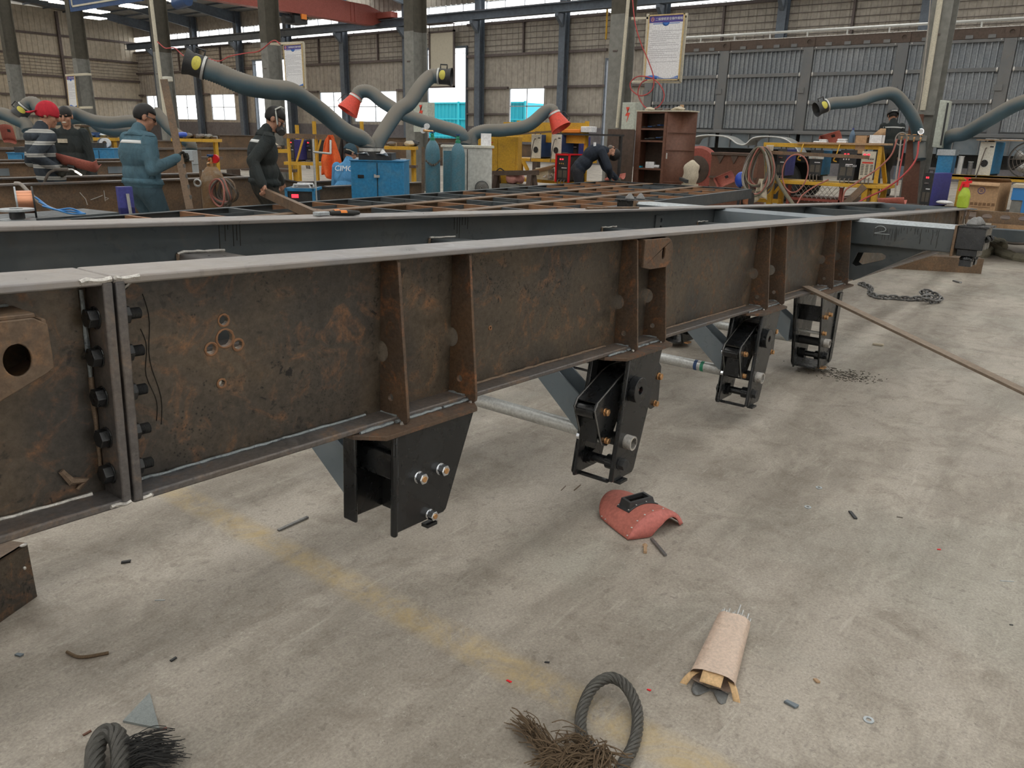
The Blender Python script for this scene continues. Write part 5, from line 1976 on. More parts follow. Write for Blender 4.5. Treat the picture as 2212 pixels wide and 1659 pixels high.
m.grid(lambda a, b: rg + V(-0.02 - 0.01 * math.sin(8 * a), (a - 0.5) * 0.12, 0.05 - 0.16 * b), 6, 5)
tag(m.build('glove_rag', M['tan'], solid=0.006), 'beige glove draped over the left end of the yellow beam', 'glove')
# crate with wire mesh under the bench
cr = thing('mesh_crate', 'dark red crate with wire mesh front under the yellow bench', 'crate', (13.6, 3.9, 0))
a, b = (13.600, 4.514, 0.486), (13.600, 3.670, 0.837)
m = MB()
m.bx(13.62, 14.1, b[1], a[1], 0.0, 0.62)
m.build('crate_box', M['brownpaint'], cr)
m = MB()
for y in (b[1], a[1]):
	m.bx(13.56, 13.62, y - 0.025, y + 0.025, 0, 0.80)
m.bx(13.56, 13.62, b[1], a[1], 0.56, 0.60)
m.build('crate_frame', M['red'], cr)
m = MB()
for k in range(12):
	y = b[1] + (a[1] - b[1]) * k / 11
	for s in (-1, 1):
		y2 = y + s * 0.2
		if b[1] <= y2 <= a[1]:
			m.cyl((13.6, y, 0.80), (13.6, y2, 0.55), 0.004, n=5, cap=False)
m.build('wire_mesh', M['galv'], cr)
m = MB()
m.bar((12.9, (13.050, 3.620, 0.575)[1] + 0.25, 0.03), (13.150, 3.218, 0.863), 0.10, 0.05, (1, 0, 0))
tag(m.build('channel_offcut', M['brown']), 'brown channel offcut leaning against the bench leg', 'offcut')


# loose hoses and cables between bench, manifold and floor
def cable(label, pts, r, mat, cat='hose', name='hose', n=8):
	m = MB()
	m.tube(spline(pts, n), r, 8)
	return tag(m.build(name, mat), label, cat)


cable('pale red hose sagging from the manifold across the bench front', [(13.000, 2.833, 1.566), (13.000, 2.879, 1.335), (13.000, 3.041, 1.129), (13.000, 3.309, 0.912), (13.000, 3.454, 0.786), (13.000, 3.471, 0.616)], 0.012, M['cabler'])
cable('dark red hose running low from the manifold to the floor by the bench', [(13.200, 2.574, 1.540), (13.100, 2.555, 1.279), (13.000, 2.673, 1.045), (13.000, 2.886, 0.846), (13.000, 3.140, 0.693), (12.900, 3.237, 0.609)], 0.013, M['redhose'])
cable('red hose dropping straight from the manifold tap', [(13.200, 2.768, 1.569), (13.200, 2.768, 1.371), (13.100, 2.748, 1.106), (13.000, 2.727, 0.909)], 0.011, M['redhose'])
cable('grey hose falling from the manifold ring to the floor', [(13.150, 2.812, 1.555), (13.150, 2.798, 1.303), (13.100, 2.783, 1.037), (13.000, 2.721, 0.707)], 0.012, M['greyhose'])
cable('pale red hose crossing under the bench shelf', [(13.250, 3.800, 0.928), (13.200, 3.953, 0.835), (13.100, 4.122, 0.685), (13.000, 4.166, 0.541)], 0.011, M['cabler'])


# red fibre masks as curved boards
def hand_mask(label, c, rz, tilt, roll, mat=None, group='red fibre welding masks', sc_=1.0, name='welding_mask'):
	"""curved red welding shield, lying"""
	t = thing(name, label, 'welding mask', c, 0, group)
	Rm = Matrix.Rotation(rz, 3, 'Z') @ Matrix.Rotation(tilt, 3, 'Y') @ Matrix.Rotation(roll, 3, 'X')
	c = V(c)
	m = MB()

	def f(a, b):
		th = (a - 0.5) * 2.3
		return c + Rm @ (V((b - 0.5) * 0.30, 0.125 * math.sin(th), 0.115 * math.cos(th) - 0.045) * sc_)
	m.grid(f, 12, 4)
	m.build('shell', mat or M['maskred'], t, solid=0.004)
	m = MB()
	e = [f(k / 12, 1.0) for k in range(13)]
	n = len(e)
	low = [c + Rm @ (V(0.15 + 0.02, 0.10 * math.sin((k / 12 - 0.5) * 2.0), -0.03 + 0.03 * math.cos((k / 12 - 0.5) * 3)) * sc_) for k in range(13)]
	m.add(e + low, [(k, k + 1, n + k + 1, n + k) for k in range(12)])
	m.build('chin_board', mat or M['maskred'], t, solid=0.004)
	m = MB()
	q = c + Rm @ (V(-0.03, 0, 0.073) * sc_)
	m.box(q, (0.055 * sc_, 0.11 * sc_, 0.02 * sc_), M=Rm)
	m.build('lens_holder', M['gunmetal'], t)
	return t


hand_mask('red mask standing on edge on the bench plank', (13.500, 3.925, 1.548), math.radians(95), 0.3, 0.9)
hand_mask('red mask lying open side up at the foot of the brown post', (12.600, 2.674, 0.729), math.radians(92), 0.1, PI + 0.2, sc_=1.15)
hand_mask('red mask tipped beside the blue helmet', (13.000, 5.429, 0.854), math.radians(100), 0.45, 1.0)
hand_mask('red mask tilted on the flatbed beside the bent worker', (12.072, 7.026, 0.855), math.radians(95), 0.2, PI - 0.3)
hand_mask('small dusty red mask hung far left above the blue cabinet', (5.902, 15.581, 1.315), math.radians(60), 1.0, 0.3)
bh = thing('blue_helmet', 'shiny blue safety helmet by the cable bundle', 'helmet', (13.100, 5.184, 0.788))
p = V((13.100, 5.192, 0.863))
m = MB()
m.sphere(p, (0.11, 0.095, 0.13), 18, 12)
m.build('shell', M['bluehelm'], bh)
m = MB()
m.cyl(p + V(0, 0, -0.10), (p.x, p.y, 0), 0.025, n=8)
m.build('stand_pole', M['gunmetal'], bh)
sp = thing('copper_spool', 'spool of bright copper welding wire under the flatbed end', 'wire spool', (12.200, 4.686, 0.597))
p = V((12.200, 4.687, 0.604))
m = MB()
m.cyl(p + V(0, -0.05, 0), p + V(0, 0.05, 0), 0.085, n=20)
m.build('wire', M['copper'], sp)
for s in (-1, 1):
	m = MB()
	m.cyl(p + V(0, s * 0.055, 0), p + V(0, s * 0.062, 0), 0.12, n=24)
	m.build('flange_disc', M['gunmetal'], sp)
m = MB()
m.bx(p.x - 0.06, p.x + 0.06, p.y - 0.12, p.y + 0.12, 0, p.z - 0.115)
m.build('rest', M['bluedk'], sp)

# ---------------- column G: manifold, brown post, switch box, conduit
bp2 = thing('brown_post', 'dark red-brown flat steel post leaning at the right column', 'post', (15.0, 3.1, 0))
m = MB()
m.prism([((15.000, 3.123, 1.971)[1], (15.000, 3.123, 1.971)[2]), ((15.000, 2.918, 1.972)[1], (15.000, 2.918, 1.972)[2]), ((15.000, 2.832, 0.550)[1] - 0.1, 0.0), ((15.000, 3.064, 0.535)[1] - 0.05, 0.0)], 'x', 14.96, 15.0)
m.build('post_plate', M['brownpaint'], bp2)
mf = thing('gas_manifold', 'grey gas manifold bar with taps and gauge on the right column', 'manifold', (14.900, 3.021, 1.602))
a, b = V((14.850, 3.226, 1.605)), V((14.850, 2.785, 1.592))
m = MB()
m.bar(a, b, 0.06, 0.09)
m.build('bar', M['colgrey'], mf, bevel=0.01)
for k in range(4):
	p = a + (b - a) * (0.15 + 0.22 * k)
	m = MB()
	m.cyl(p, p + V(-0.05, 0, 0), 0.016, n=8)
	m.cyl(p + V(-0.04, 0, 0.0), p + V(-0.04, 0, -0.06), 0.012, n=8)
	m.bx(p.x - 0.06, p.x - 0.03, p.y - 0.03, p.y + 0.03, p.z + 0.045, p.z + 0.055)
	m.build('tap', M['brass'], mf)
p = V((14.800, 2.877, 1.699))
m = MB()
m.cyl(p, p + V(-0.02, 0, 0), 0.042, n=20)
m.build('gauge_dial', M['white'], mf)
m = MB()
m.ring(p + V(0.005, 0, 0), p + V(-0.024, 0, 0), 0.047, 0.04, 20)
m.cyl(p + V(0, 0, -0.04), p + V(0, 0, -0.1), 0.01, n=8)
m.build('gauge_case', M['chrome'], mf)
m = MB()
m.bx(14.85, 15.25, a.y + (b.y - a.y) * 0.8, a.y + (b.y - a.y) * 0.8 + 0.06, a.z - 0.03, a.z + 0.03)
m.build('bracket', M['colgrey'], mf)
m = MB()
q = V((14.800, 3.161, 1.576))
m.tube([q + V(0, 0.09 * math.cos(t_), 0.10 * math.sin(t_)) for t_ in [2 * PI * i / 24 for i in range(24)]], 0.011, 8, closed=True)
m.build('hose_ring', M['greyhose'], mf)
m = MB()
m.cyl((15.200, 3.011, 3.727), (15.200, 2.990, 2.044), 0.045, n=12)
tag(m.build('conduit_pipe', M['cream']), 'cream cable pipe running up the right-hand column', 'pipe')
m = MB()
m.tube([(15.100, 3.135, 3.723), (15.100, 3.090, 3.170), (15.100, 3.037, 2.317), (15.000, 3.033, 1.766)], 0.009, 6)
tag(m.build('air_line', M['greyhose']), 'thin grey air line hanging beside the right-hand column', 'hose')
sb = thing('switch_box', 'tall pale green switch box tied to the right-hand column', 'switch box', (15.1, 2.6, 1.3))
m = MB()
m.prism([((15.000, 2.714, 2.195)[1], (15.000, 2.714, 2.195)[2]), ((15.000, 2.569, 2.179)[1], (15.000, 2.569, 2.179)[2]), ((15.000, 2.565, 1.444)[1], (15.000, 2.565, 1.444)[2]), ((15.000, 2.712, 1.455)[1], (15.000, 2.712, 1.455)[2])], 'x', 15.0, 15.22)
m.build('case', M['palegreen'], sb, bevel=0.008)
m = MB()
m.prism([((14.990, 2.603, 2.151)[1], (14.990, 2.603, 2.151)[2]), ((14.990, 2.576, 2.151)[1], (14.990, 2.576, 2.151)[2]), ((14.990, 2.570, 1.488)[1], (14.990, 2.570, 1.488)[2]), ((14.990, 2.598, 1.487)[1], (14.990, 2.598, 1.487)[2])], 'x', 14.985, 15.0)
m.build('door_seam', M['gunmetal'], sb)
m = MB()
m.bar((15.200, 3.041, 2.008), (15.200, 2.792, 2.001), 0.05, 0.07)
tag(m.build('clamp_bar', M['colgrey']), 'grey clamp bar fixed across the right-hand column', 'bracket')
# low platform with purple welder, carton, crate
pf = thing('low_platform', 'low brown steel platform under the carton and violet welder', 'platform', (13.9, 1.8, 0))
m = MB()
m.bx(12.45, 14.38, 0.4, 2.85, 0.53, 0.57)
m.build('deck', M['darkbrown'], pf)
for x in (12.55, 14.33):
	for y in (0.5, 2.75):
		m = MB()
		m.bx(x - 0.03, x + 0.03, y - 0.03, y + 0.03, 0, 0.53)
		m.build('leg', M['darkbrown'], pf)
a, b = (13.600, 2.498, 0.615), (13.600, 2.358, 1.085)
w5 = welder('grey-black welding machine with violet-blue side by the right column', (13.6, a[1], 0.575), (13.6, b[1], b[2]), 0.55, M['gunmetal'], M['purple'], rz=math.radians(-18))
tp = thing('right_bench', 'yellow-edged bench with tools at the right edge', 'bench', (14.6, 1.2, 0))
m = MB()
m.bx(14.42, 15.0, -0.6, 2.62, 1.02, 1.05)
m.build('top', M['darkbrown'], tp)
m = MB()
m.bx(14.42, 14.47, -0.6, 2.25, 0.98, 1.052)
m.build('front_rail', M['yellow'], tp)
for y in (2.1, -0.4):
	m = MB()
	m.bx(14.44, 14.50, y - 0.04, y + 0.04, 0, 1.0)
	m.build('leg', M['yellow'], tp)
m = MB()
m.bar((14.45, 2.07, 0.72), (14.45, 1.82, 0.99), 0.05, 0.05, (1, 0, 0))
m.build('knee_brace', M['yellow'], tp)
w6 = welder('cream-fronted blue power unit with round fan on the right bench', (14.5, (14.500, 1.947, 1.098)[1], 1.055), (14.500, 1.739, 1.555), 0.42, M['offwhite'], M['blue'], 3, rz=math.radians(-12))
m = MB()
m.box(V((14.500, 1.757, 1.582)) + V(0.1, -0.05, 0.0), (0.4, 0.62, 0.012), 0.1)
tag(m.build('tray_board', M['wood']), 'thin board with papers lying on the cream power unit', 'board')
for k, (px_, py_) in enumerate(((0, 0.1), (0.05, -0.15))):
	m = MB()
	q = V((14.500, 1.759, 1.595)) + V(0.1 + px_, -0.05 + py_, 0.004)
	m.box(q, (0.2, 0.26 if k else 0.16, 0.006), 0.25 * k)
	tag(m.build('paper_sheet', M['white']), ['small folded white paper at the left of the board', 'wide white paper sheet at the right of the board'][k], 'paper')
# standing fan at the edge
fn = thing('drum_fan', 'dark drum fan with wire guard cut by the right edge', 'fan', (14.7, 0.75, 1.05))
fc = V((14.550, 1.272, 1.310))
m = MB()
m.ring(fc + V(-0.06, 0, 0), fc + V(0.08, 0, 0), 0.27, 0.255, 30)
m.build('drum', M['gunmetal'], fn)
for r_ in (0.05, 0.10, 0.15, 0.20, 0.25):
	m = MB()
	m.tube([fc + V(-0.06, r_ * math.cos(a), r_ * math.sin(a)) for a in [2 * PI * i / 28 for i in range(28)]], 0.004, 5, closed=True)
	m.build('guard_ring', M['cable'], fn)
m = MB()
for k in range(10):
	a = 2 * PI * k / 10
	m.cyl(fc + V(-0.06, 0, 0), fc + V(-0.06, 0.26 * math.cos(a), 0.26 * math.sin(a)), 0.004, n=5)
m.build('guard_spokes', M['cable'], fn)
for k in range(4):
	a = k * PI / 2
	m = MB()
	m.add([fc, fc + V(0.02, 0.22 * math.cos(a), 0.22 * math.sin(a)), fc + V(-0.02, 0.22 * math.cos(a + 0.8), 0.22 * math.sin(a + 0.8))], [(0, 1, 2)])
	m.build('blade', M['galv'], fn, solid=0.004)
m = MB()
m.bx(fc.x - 0.08, fc.x + 0.1, fc.y - 0.2, fc.y + 0.2, 1.055, fc.z - 0.26)
m.build('foot', M['gunmetal'], fn)
# blue box, pots and scrap on the right bench
bb = thing('blue_tool_box', 'blue metal box behind the violet welder', 'box', (14.5, 2.0, 1.05))
a, b = (14.600, 2.527, 1.070), (14.600, 2.304, 1.337)
m = MB()
m.bx(14.6, 14.9, b[1], a[1], 1.055, b[2])
m.build('body', M['blue'], bb)
m = MB()
m.bx(14.58, 14.92, b[1] - 0.02, a[1] + 0.02, b[2], b[2] + 0.09)
m.build('lid', M['galvtop'], bb)
for k, (a, b, lab) in enumerate((((14.500, 2.209, 1.186), (14.500, 2.130, 1.330), 'dented aluminium pot on the right bench'), ((14.450, 2.062, 1.136), (14.450, 1.993, 1.251), 'small dark tin can beside the aluminium pot'))):
	r_ = abs(a[1] - b[1]) / 2
	pt = thing('metal_pot', lab, 'pot', (14.5, (a[1] + b[1]) / 2, 1.055))
	m = MB()
	m.ring((14.5, (a[1] + b[1]) / 2, 1.058), (14.5, (a[1] + b[1]) / 2, b[2]), r_, r_ * 0.9, 18)
	m.cyl((14.5, (a[1] + b[1]) / 2, 1.056), (14.5, (a[1] + b[1]) / 2, 1.065), r_ * 0.95, n=18)
	m.build('wall', M['galv'] if k == 0 else M['scrape'], pt)
	m = MB()
	m.tube([(14.5 + r_ * 1.02 * math.cos(t_), (a[1] + b[1]) / 2 + r_ * 1.02 * math.sin(t_), b[2]) for t_ in [2 * PI * i / 18 for i in range(18)]], 0.005, 6, closed=True)
	m.build('rim', M['galv'], pt)
for k in range(9):
	m = MB()
	m.box((14.55 + random.uniform(0, 0.12), 1.25 - 0.12 * k + random.uniform(-0.02, 0.02), 1.066 + random.uniform(0, 0.02)), (0.08, random.uniform(0.07, 0.13), 0.02), random.uniform(-1, 1))
	tag(m.build('steel_scrap', M['gunmetal']), ORD[k] + ' dark steel offcut from the left in the right bench scrap', 'offcut', 'scrap on the right bench')
# carton, crate, sprayer
cb = thing('brown_carton', 'large brown carton with blue print behind the sprayer', 'carton', (13.5, 1.65, 0.575))
a, b = (13.500, 1.937, 0.598), (13.500, 1.366, 0.991)
yl, yr, zt_ = a[1], b[1], b[2]
m = MB()
m.bx(13.5, 13.506, yr + 0.10, yl, 0.575, zt_)
m.bx(13.94, 13.946, yr, yl, 0.575, zt_)
m.add([(13.5, yr + 0.10, 0.575), (13.94, yr, 0.575), (13.94, yr, zt_), (13.5, yr + 0.10, zt_)], [(0, 1, 2, 3)])
m.bx(13.5, 13.946, yl - 0.006, yl, 0.575, zt_)
m.bx(13.5, 13.946, yr + 0.10, yl, 0.575, 0.58)
m.build('wall', M['carton'], cb)
m = MB()
m.add([(13.5, yl, zt_), (13.94, yl, zt_), (13.9, yl - 0.14, zt_ - 0.04), (13.55, yl - 0.14, zt_ - 0.04)], [(0, 1, 2, 3)])
m.add([(13.94, yl, zt_), (13.94, yr, zt_), (13.80, yr + 0.02, zt_ + 0.05), (13.80, yl - 0.02, zt_ + 0.04)], [(0, 1, 2, 3)])
m.add([(13.5, yl - 0.02, zt_), (13.5, yr + 0.1, zt_), (13.44, yr + 0.1, zt_ - 0.05), (13.44, yl - 0.02, zt_ - 0.04)], [(0, 1, 2, 3)])
m.build('flap', M['carton'], cb, solid=0.004)
m = MB()
yc = (yl + yr) / 2 + 0.03
m.tube([(13.497, yc + 0.045 * math.cos(t_), zt_ - 0.12 + 0.045 * math.sin(t_)) for t_ in [2 * PI * i / 20 for i in range(20)]], 0.004, 5, closed=True)
m.tube([(13.497, yc + 0.02, zt_ - 0.105), (13.497, yc - 0.015, zt_ - 0.105), (13.497, yc + 0.015, zt_ - 0.135), (13.497, yc - 0.02, zt_ - 0.135)], 0.004, 5)
m.build('printed_mark', M['purple'], cb)
m = MB()
for k in range(7):
	y = yc + 0.15 - k * 0.055
	m.bx(13.495, 13.499, y - 0.02, y + 0.02, 0.66, 0.70)
m.bx(13.495, 13.499, yc - 0.15, yc + 0.10, 0.635, 0.64)
tag(m.build('printed_line', flat('brown_ink', (0.20, 0.115, 0.06), 0.8), cb), kind='stuff')
bc = thing('blue_crate', 'grey and blue plastic crate cut by the right edge', 'crate', (13.5, 0.95, 0.575))
a, b = (13.500, 1.283, 0.612), (13.500, 1.160, 0.925)
m = MB()
m.bx(13.5, 13.9, 0.75, a[1], 0.575, b[2])
m.build('body', M['colgrey'], bc)
m = MB()
m.bx(13.48, 13.5, 0.75, a[1] + 0.01, b[2] - 0.16, b[2] + 0.01)
m.bx(13.48, 13.5, 0.75, a[1] - 0.14, 0.575, b[2] - 0.16)
m.build('wrap', M['bluebag'], bc)
m = MB()
m.bx(13.46, 13.9, 0.75, a[1] + 0.02, b[2] + 0.01, b[2] + 0.06)
m.build('lid', M['tan'], bc)
spb = thing('pump_sprayer', 'lime green pump sprayer bottle with red head on the chassis end', 'sprayer', (11.908, 1.397, -0.000))
spb.location = (0, 0, 0)
# stands on the near end of the chassis top flange
u_ = 10.9
base = V(u_ * math.cos(TILT), 1.525, 1.265 - u_ * math.sin(TILT))
spb.location = base
hh = 0.36
m = MB()
m.lathe([(0.045, 0.0), (0.062, 0.012), (0.068, 0.05), (0.064, 0.11), (0.068, 0.13), (0.066, 0.15), (0.050, 0.20), (0.030, 0.235), (0.026, 0.25)], base, (0, 0, 1), 20)
m.build('bottle', M['lime'], spb)
m = MB()
m.cyl(base + V(0, 0, 0.245), base + V(0, 0, 0.285), 0.034, n=14)
m.bar(base + V(-0.02, 0.05, 0.29), base + V(0.01, -0.05, 0.31), 0.03, 0.03)
m.cyl(base + V(0, 0, 0.30), base + V(0, 0, 0.345), 0.010, n=8)
m.box(base + V(0, 0, 0.35), (0.02, 0.07, 0.015))
m.bar(base + V(-0.02, 0.04, 0.285), base + V(-0.03, 0.06, 0.20), 0.014, 0.02)
m.build('spray_head', M['redplastic'], spb)
m = MB()
m.sphere(V((13.500, 2.137, 0.673)) + V(0, 0, 0.0), (0.05, 0.12, 0.03), 10, 6)
tag(m.build('plastic_bag', M['white']), 'crumpled white bag on the platform by the violet welder', 'bag')
# ================================================================ things behind the flatbed, middle
def gas_bottle(label, c, h, r, mat, cap='green', group='gas bottles'):
	c = V(c)
	t = thing('gas_bottle', label, 'gas bottle', (c.x, c.y, 0), 0, group)
	b = V(c.x, c.y, 0)
	m = MB()
	m.lathe([(r * 0.9, 0), (r, 0.02), (r, h - 0.24), (r * 0.97, h - 0.18), (r * 0.8, h - 0.11), (r * 0.5, h - 0.06), (r * 0.32, h - 0.04)], b, (0, 0, 1), 22)
	m.build('bottle_body', mat, t)
	m = MB()
	m.lathe([(r * 0.36, h - 0.05), (r * 0.36, h - 0.01), (r * 0.22, h), (r * 0.2, h + 0.05), (r * 0.1, h + 0.06)], b, (0, 0, 1), 14)
	m.cyl(b + V(0, 0, h + 0.03), b + V(-0.06, -0.03, h + 0.03), 0.015, n=8)
	m.build('valve', M['green'] if cap == 'green' else M['brass'], t)
	m = MB()
	m.cyl(b + V(0, 0, h + 0.06), b + V(0, 0, h + 0.08), 0.035, n=12)
	m.build('hand_wheel', M['bluedk'], t)
	return t


gb1 = gas_bottle('blue gas bottle with gauge, left of the two behind the flatbed', (8.642, 8.097, 0.899), 1.44, 0.108, M['cylblue'])
p = V((8.635, 8.266, 1.529))
q = V((8.791, 8.229, 1.519))
m = MB()
m.cyl(q, p, 0.016, n=8)
m.build('regulator', M['brass'], gb1)
for dx in (-0.07, 0.05):
	m = MB()
	c_ = p + V(0.05 * (dx > 0), dx, 0.06 * (dx < 0))
	m.cyl(c_, c_ + V(-0.03, -0.02, 0), 0.04, n=16)
	m.build('gauge', M['white'], gb1)
gb2 = gas_bottle('blue gas bottle without gauge, right of the two behind the flatbed', (8.788, 7.738, 0.912), 1.41, 0.104, M['cylblue'])
m = MB()
a, b = V((8.480, 8.079, 1.117)), V((8.613, 7.913, 1.134))
for k in range(14):
	c = a + (b - a) * k / 13 + V(0, 0, -0.07 * math.sin(PI * k / 13))
	m.tube([c + V(0.012 * math.cos(t_), 0.02 * math.cos(t_) if k % 2 else 0, 0.014 * math.sin(t_)) for t_ in [2 * PI * i / 8 for i in range(8)]], 0.004, 5, closed=True)
tag(m.build('safety_chain', M['brown']), 'rusty safety chain slung round the left gas bottle', 'chain')
m = MB()
m.bar((8.727, 8.368, 1.295), ((8.553, 8.232, 0.604)[0], (8.553, 8.232, 0.604)[1], 0), 0.04, 0.04)
tag(m.build('rack_post', M['brown']), 'thin brown rack post left of the gas bottles', 'post')
# light-grey cooling cabinet with a fan
gc = thing('grey_cabinet', 'light grey steel cabinet with a round fan beside the gas bottles', 'cabinet', ((9.423, 8.099, 0.879)[0], (9.423, 8.099, 0.879)[1], 0), math.radians(40))
m = MB()
m.bx(-0.25, 0.30, -0.37, 0.37, 0, 1.30)
m.build('body', M['greycab'], gc, local=True, bevel=0.008)
m = MB()
m.bx(-0.27, 0.32, -0.40, 0.40, 1.30, 1.33)
m.build('top_plate', M['offwhite'], gc, local=True)
m = MB()
m.bx(-0.256, -0.25, -0.005, 0.005, 0.05, 1.28)
m.build('door_seam', M['conc_dark'], gc, local=True)
m = MB()
m.ring((-0.25, -0.22, 0.72), (-0.27, -0.22, 0.72), 0.105, 0.09, 22)
m.build('fan_ring', M['gunmetal'], gc, local=True)
m = MB()
m.cyl((-0.252, -0.22, 0.72), (-0.256, -0.22, 0.72), 0.095, n=22)
m.build('fan_opening', M['grille'], gc, local=True)
m = MB()
for k in range(5):
	r_ = 0.02 + 0.018 * k
	m.tube([(-0.268, -0.22 + r_ * math.cos(t_), 0.72 + r_ * math.sin(t_)) for t_ in [2 * PI * i / 16 for i in range(16)]], 0.003, 5, closed=True)
m.build('fan_guard', M['galv'], gc, local=True)
m = MB()
m.bx(-0.256, -0.25, 0.18, 0.36, 0.1, 1.25)
m.build('blue_edge', M['cylblue'], gc, local=True)
# yellow tool cabinet with painted sign
yc_ = thing('yellow_cabinet', 'tall yellow steel cabinet with a red painted character', 'cabinet', ((10.837, 8.585, 1.050)[0], (10.837, 8.585, 1.050)[1], 0), math.radians(28))
m = MB()
m.bx(-0.22, 0.22, -0.34, 0.34, 0, 1.47)
m.build('body', M['yellow'], yc_, local=True, bevel=0.006)
m = MB()
m.bx(-0.232, -0.22, -0.30, -0.005, 0.05, 1.42)
m.build('door', M['yellow'], yc_, local=True)
m = MB()
m.bx(-0.232, -0.22, 0.005, 0.30, 0.05, 1.42)
m.build('door', M['yellow'], yc_, local=True)
m = MB()
m.cyl((-0.24, -0.03, 0.80), (-0.24, -0.03, 0.92), 0.010, n=8)
m.build('handle', M['brown'], yc_, local=True)
wm = wmat(yc_)
text('lettering', '工', M['nozred'], yc_, wm @ V(-0.235, 0.15, 1.30), wm.to_3x3() @ V(0, -1, 0), (0, 0, 1), 0.17)
m = MB()
m.box(V((9.810, 8.055, 1.429)) + V(0, 0, -0.02), (0.12, 0.16, 0.20), math.radians(40))
tag(m.build('white_cover', M['white']), 'white plastic cover on top of the grey cabinet', 'cover')

# station behind with two cream-fronted units on a yellow bench
b2 = thing('yellow_workbench', 'low yellow steel bench with planks behind the bent worker', 'bench', (11.9, 8.4, 0))
for z, x0 in ((1.10, 11.75), (0.74, 11.75)):
	m = MB()
	m.bx(x0, x0 + 0.55, 7.55, 9.15, z - 0.05, z)
	m.build('shelf', M['yellow'], b2)
for y in (7.6, 8.85, 9.1):
	m = MB()
	m.bx(11.76, 11.82, y - 0.03, y + 0.03, 0, 1.05)
	m.build('leg', M['yellow'], b2)
m = MB()
m.bar((11.740, 8.789, 1.080), (11.740, 8.657, 0.892), 0.05, 0.05, (1, 0, 0))
m.build('knee_brace', M['yellow'], b2)
m = MB()
m.bx(11.95, 12.0, 7.6, 9.4, 1.38, 1.72)
m.build('back_board', M['yellow'], b2)
for y in (7.62, 9.1):
	m = MB()
	m.bx(12.0, 12.05, y - 0.03, y + 0.03, 0, 1.75)
	m.build('upright', M['yellow'], b2)
m = MB()
m.bar((11.720, 8.923, 1.509), (11.720, 8.144, 1.568), 0.05, 0.03)
tag(m.build('flat_bar', M['brown']), 'brown flat bar resting on top of the two cream units', 'bar')
welder('cream-fronted blue unit with round fan, left one behind the bent worker', (11.8, (11.800, 8.636, 1.109)[1], 1.105), (11.800, 8.427, 1.511), 0.42, M['offwhite'], M['bluedk'], 3)
welder('cream-fronted blue unit with round fan, right one behind the bent worker', (11.8, (11.800, 8.199, 1.124)[1], 1.105), (11.800, 7.991, 1.518), 0.42, M['offwhite'], M['bluedk'], 3)
rw = welder('red-framed black welding machine by the bent worker', (11.55, (11.550, 7.890, 0.750)[1], 0.745), (11.550, 7.652, 1.175), 0.45, M['gunmetal'], M['gunmetal'], 0)
wdt = abs((11.550, 7.890, 0.750)[1] - (11.550, 7.652, 1.175)[1]) + 0.03
hgt = (11.550, 7.652, 1.175)[2] - 0.745
m = MB()
for y in (-wdt / 2, wdt / 2):
	m.bx(-0.02, 0.012, y - 0.014, y + 0.014, -0.01, hgt + 0.03)
m.bx(-0.02, 0.012, -wdt / 2, wdt / 2, hgt + 0.005, hgt + 0.035)
m.bx(0.0, 0.45, -wdt / 2, wdt / 2, hgt + 0.01, hgt + 0.03)
m.build('red_frame', M['redplastic'], rw, local=True)
welder('grey-black welding machine with white label behind the bent man', (12.2, (12.200, 8.120, 1.091)[1], 1.105), (12.200, 7.894, 1.494), 0.4, M['gunmetal'], M['purple'], 0)
m = MB()
m.bx(11.9, 12.2, (11.900, 7.684, 1.556)[1], (11.900, 8.051, 1.550)[1], (11.900, 7.895, 1.552)[2], (11.900, 7.898, 1.613)[2])
tag(m.build('orange_tray', M['orangebox'], bevel=0.01), 'orange plastic tray on the shelf above the machines', 'tray')
m = MB()
m.bx(11.9, 12.1, (11.900, 7.460, 1.567)[1], (11.900, 7.666, 1.563)[1], (11.900, 7.609, 1.564)[2], (11.900, 7.615, 1.663)[2])
tag(m.build('white_box', M['white'], bevel=0.01), 'white carton right of the orange tray', 'carton')
m = MB()
m.bx(11.85, 12.25, 7.0, 8.2, (11.900, 7.895, 1.544)[2] - 0.03, (11.900, 7.895, 1.544)[2])
for y in (7.02, 8.18):
	m.bx(12.15, 12.2, y - 0.02, y + 0.02, 0, (11.900, 7.895, 1.544)[2] - 0.03)
tag(m.build('shelf_rack', M['gunmetal']), 'dark shelf rack holding the orange tray', 'shelf')
for k in range(5):
	m = MB()
	y = 8.5 - 0.04 * k
	m.bar((11.5, y + 0.35, 0.78 + 0.012 * k), (11.6, y - 0.45, 0.95 + 0.02 * k), 0.06, 0.018)
	tag(m.build('wood_strip', M['wood']), ORD[k] + ' pale wooden strip from below in the pile by the red machine', 'plank', 'wood strips under the bench')
m = MB()
m.box((11.7, 8.25, 0.85), (0.2, 0.28, 0.2))
tag(m.build('cream_box', M['cream'], bevel=0.01), 'small cream metal box on the lower yellow shelf', 'box')
cc = V((11.600, 8.074, 0.778))
m = MB()
for k in range(16):
	c_ = cc + V(-0.02 * (k % 3), -0.10 + 0.014 * k, 0.10 * abs(math.cos(k * 0.9)) * (1 - k / 18) + 0.01)
	ax = k % 2
	m.tube([c_ + (V(0, 0.018 * math.cos(t_), 0.012 * math.sin(t_)) if ax else V(0.018 * math.cos(t_), 0.006, 0.012 * math.sin(t_))) for t_ in [2 * PI * i / 8 for i in range(8)]], 0.004, 5, closed=True)
tag(m.build('bright_chain', M['chrome']), 'bright steel chain heaped on the lower yellow shelf', 'chain')
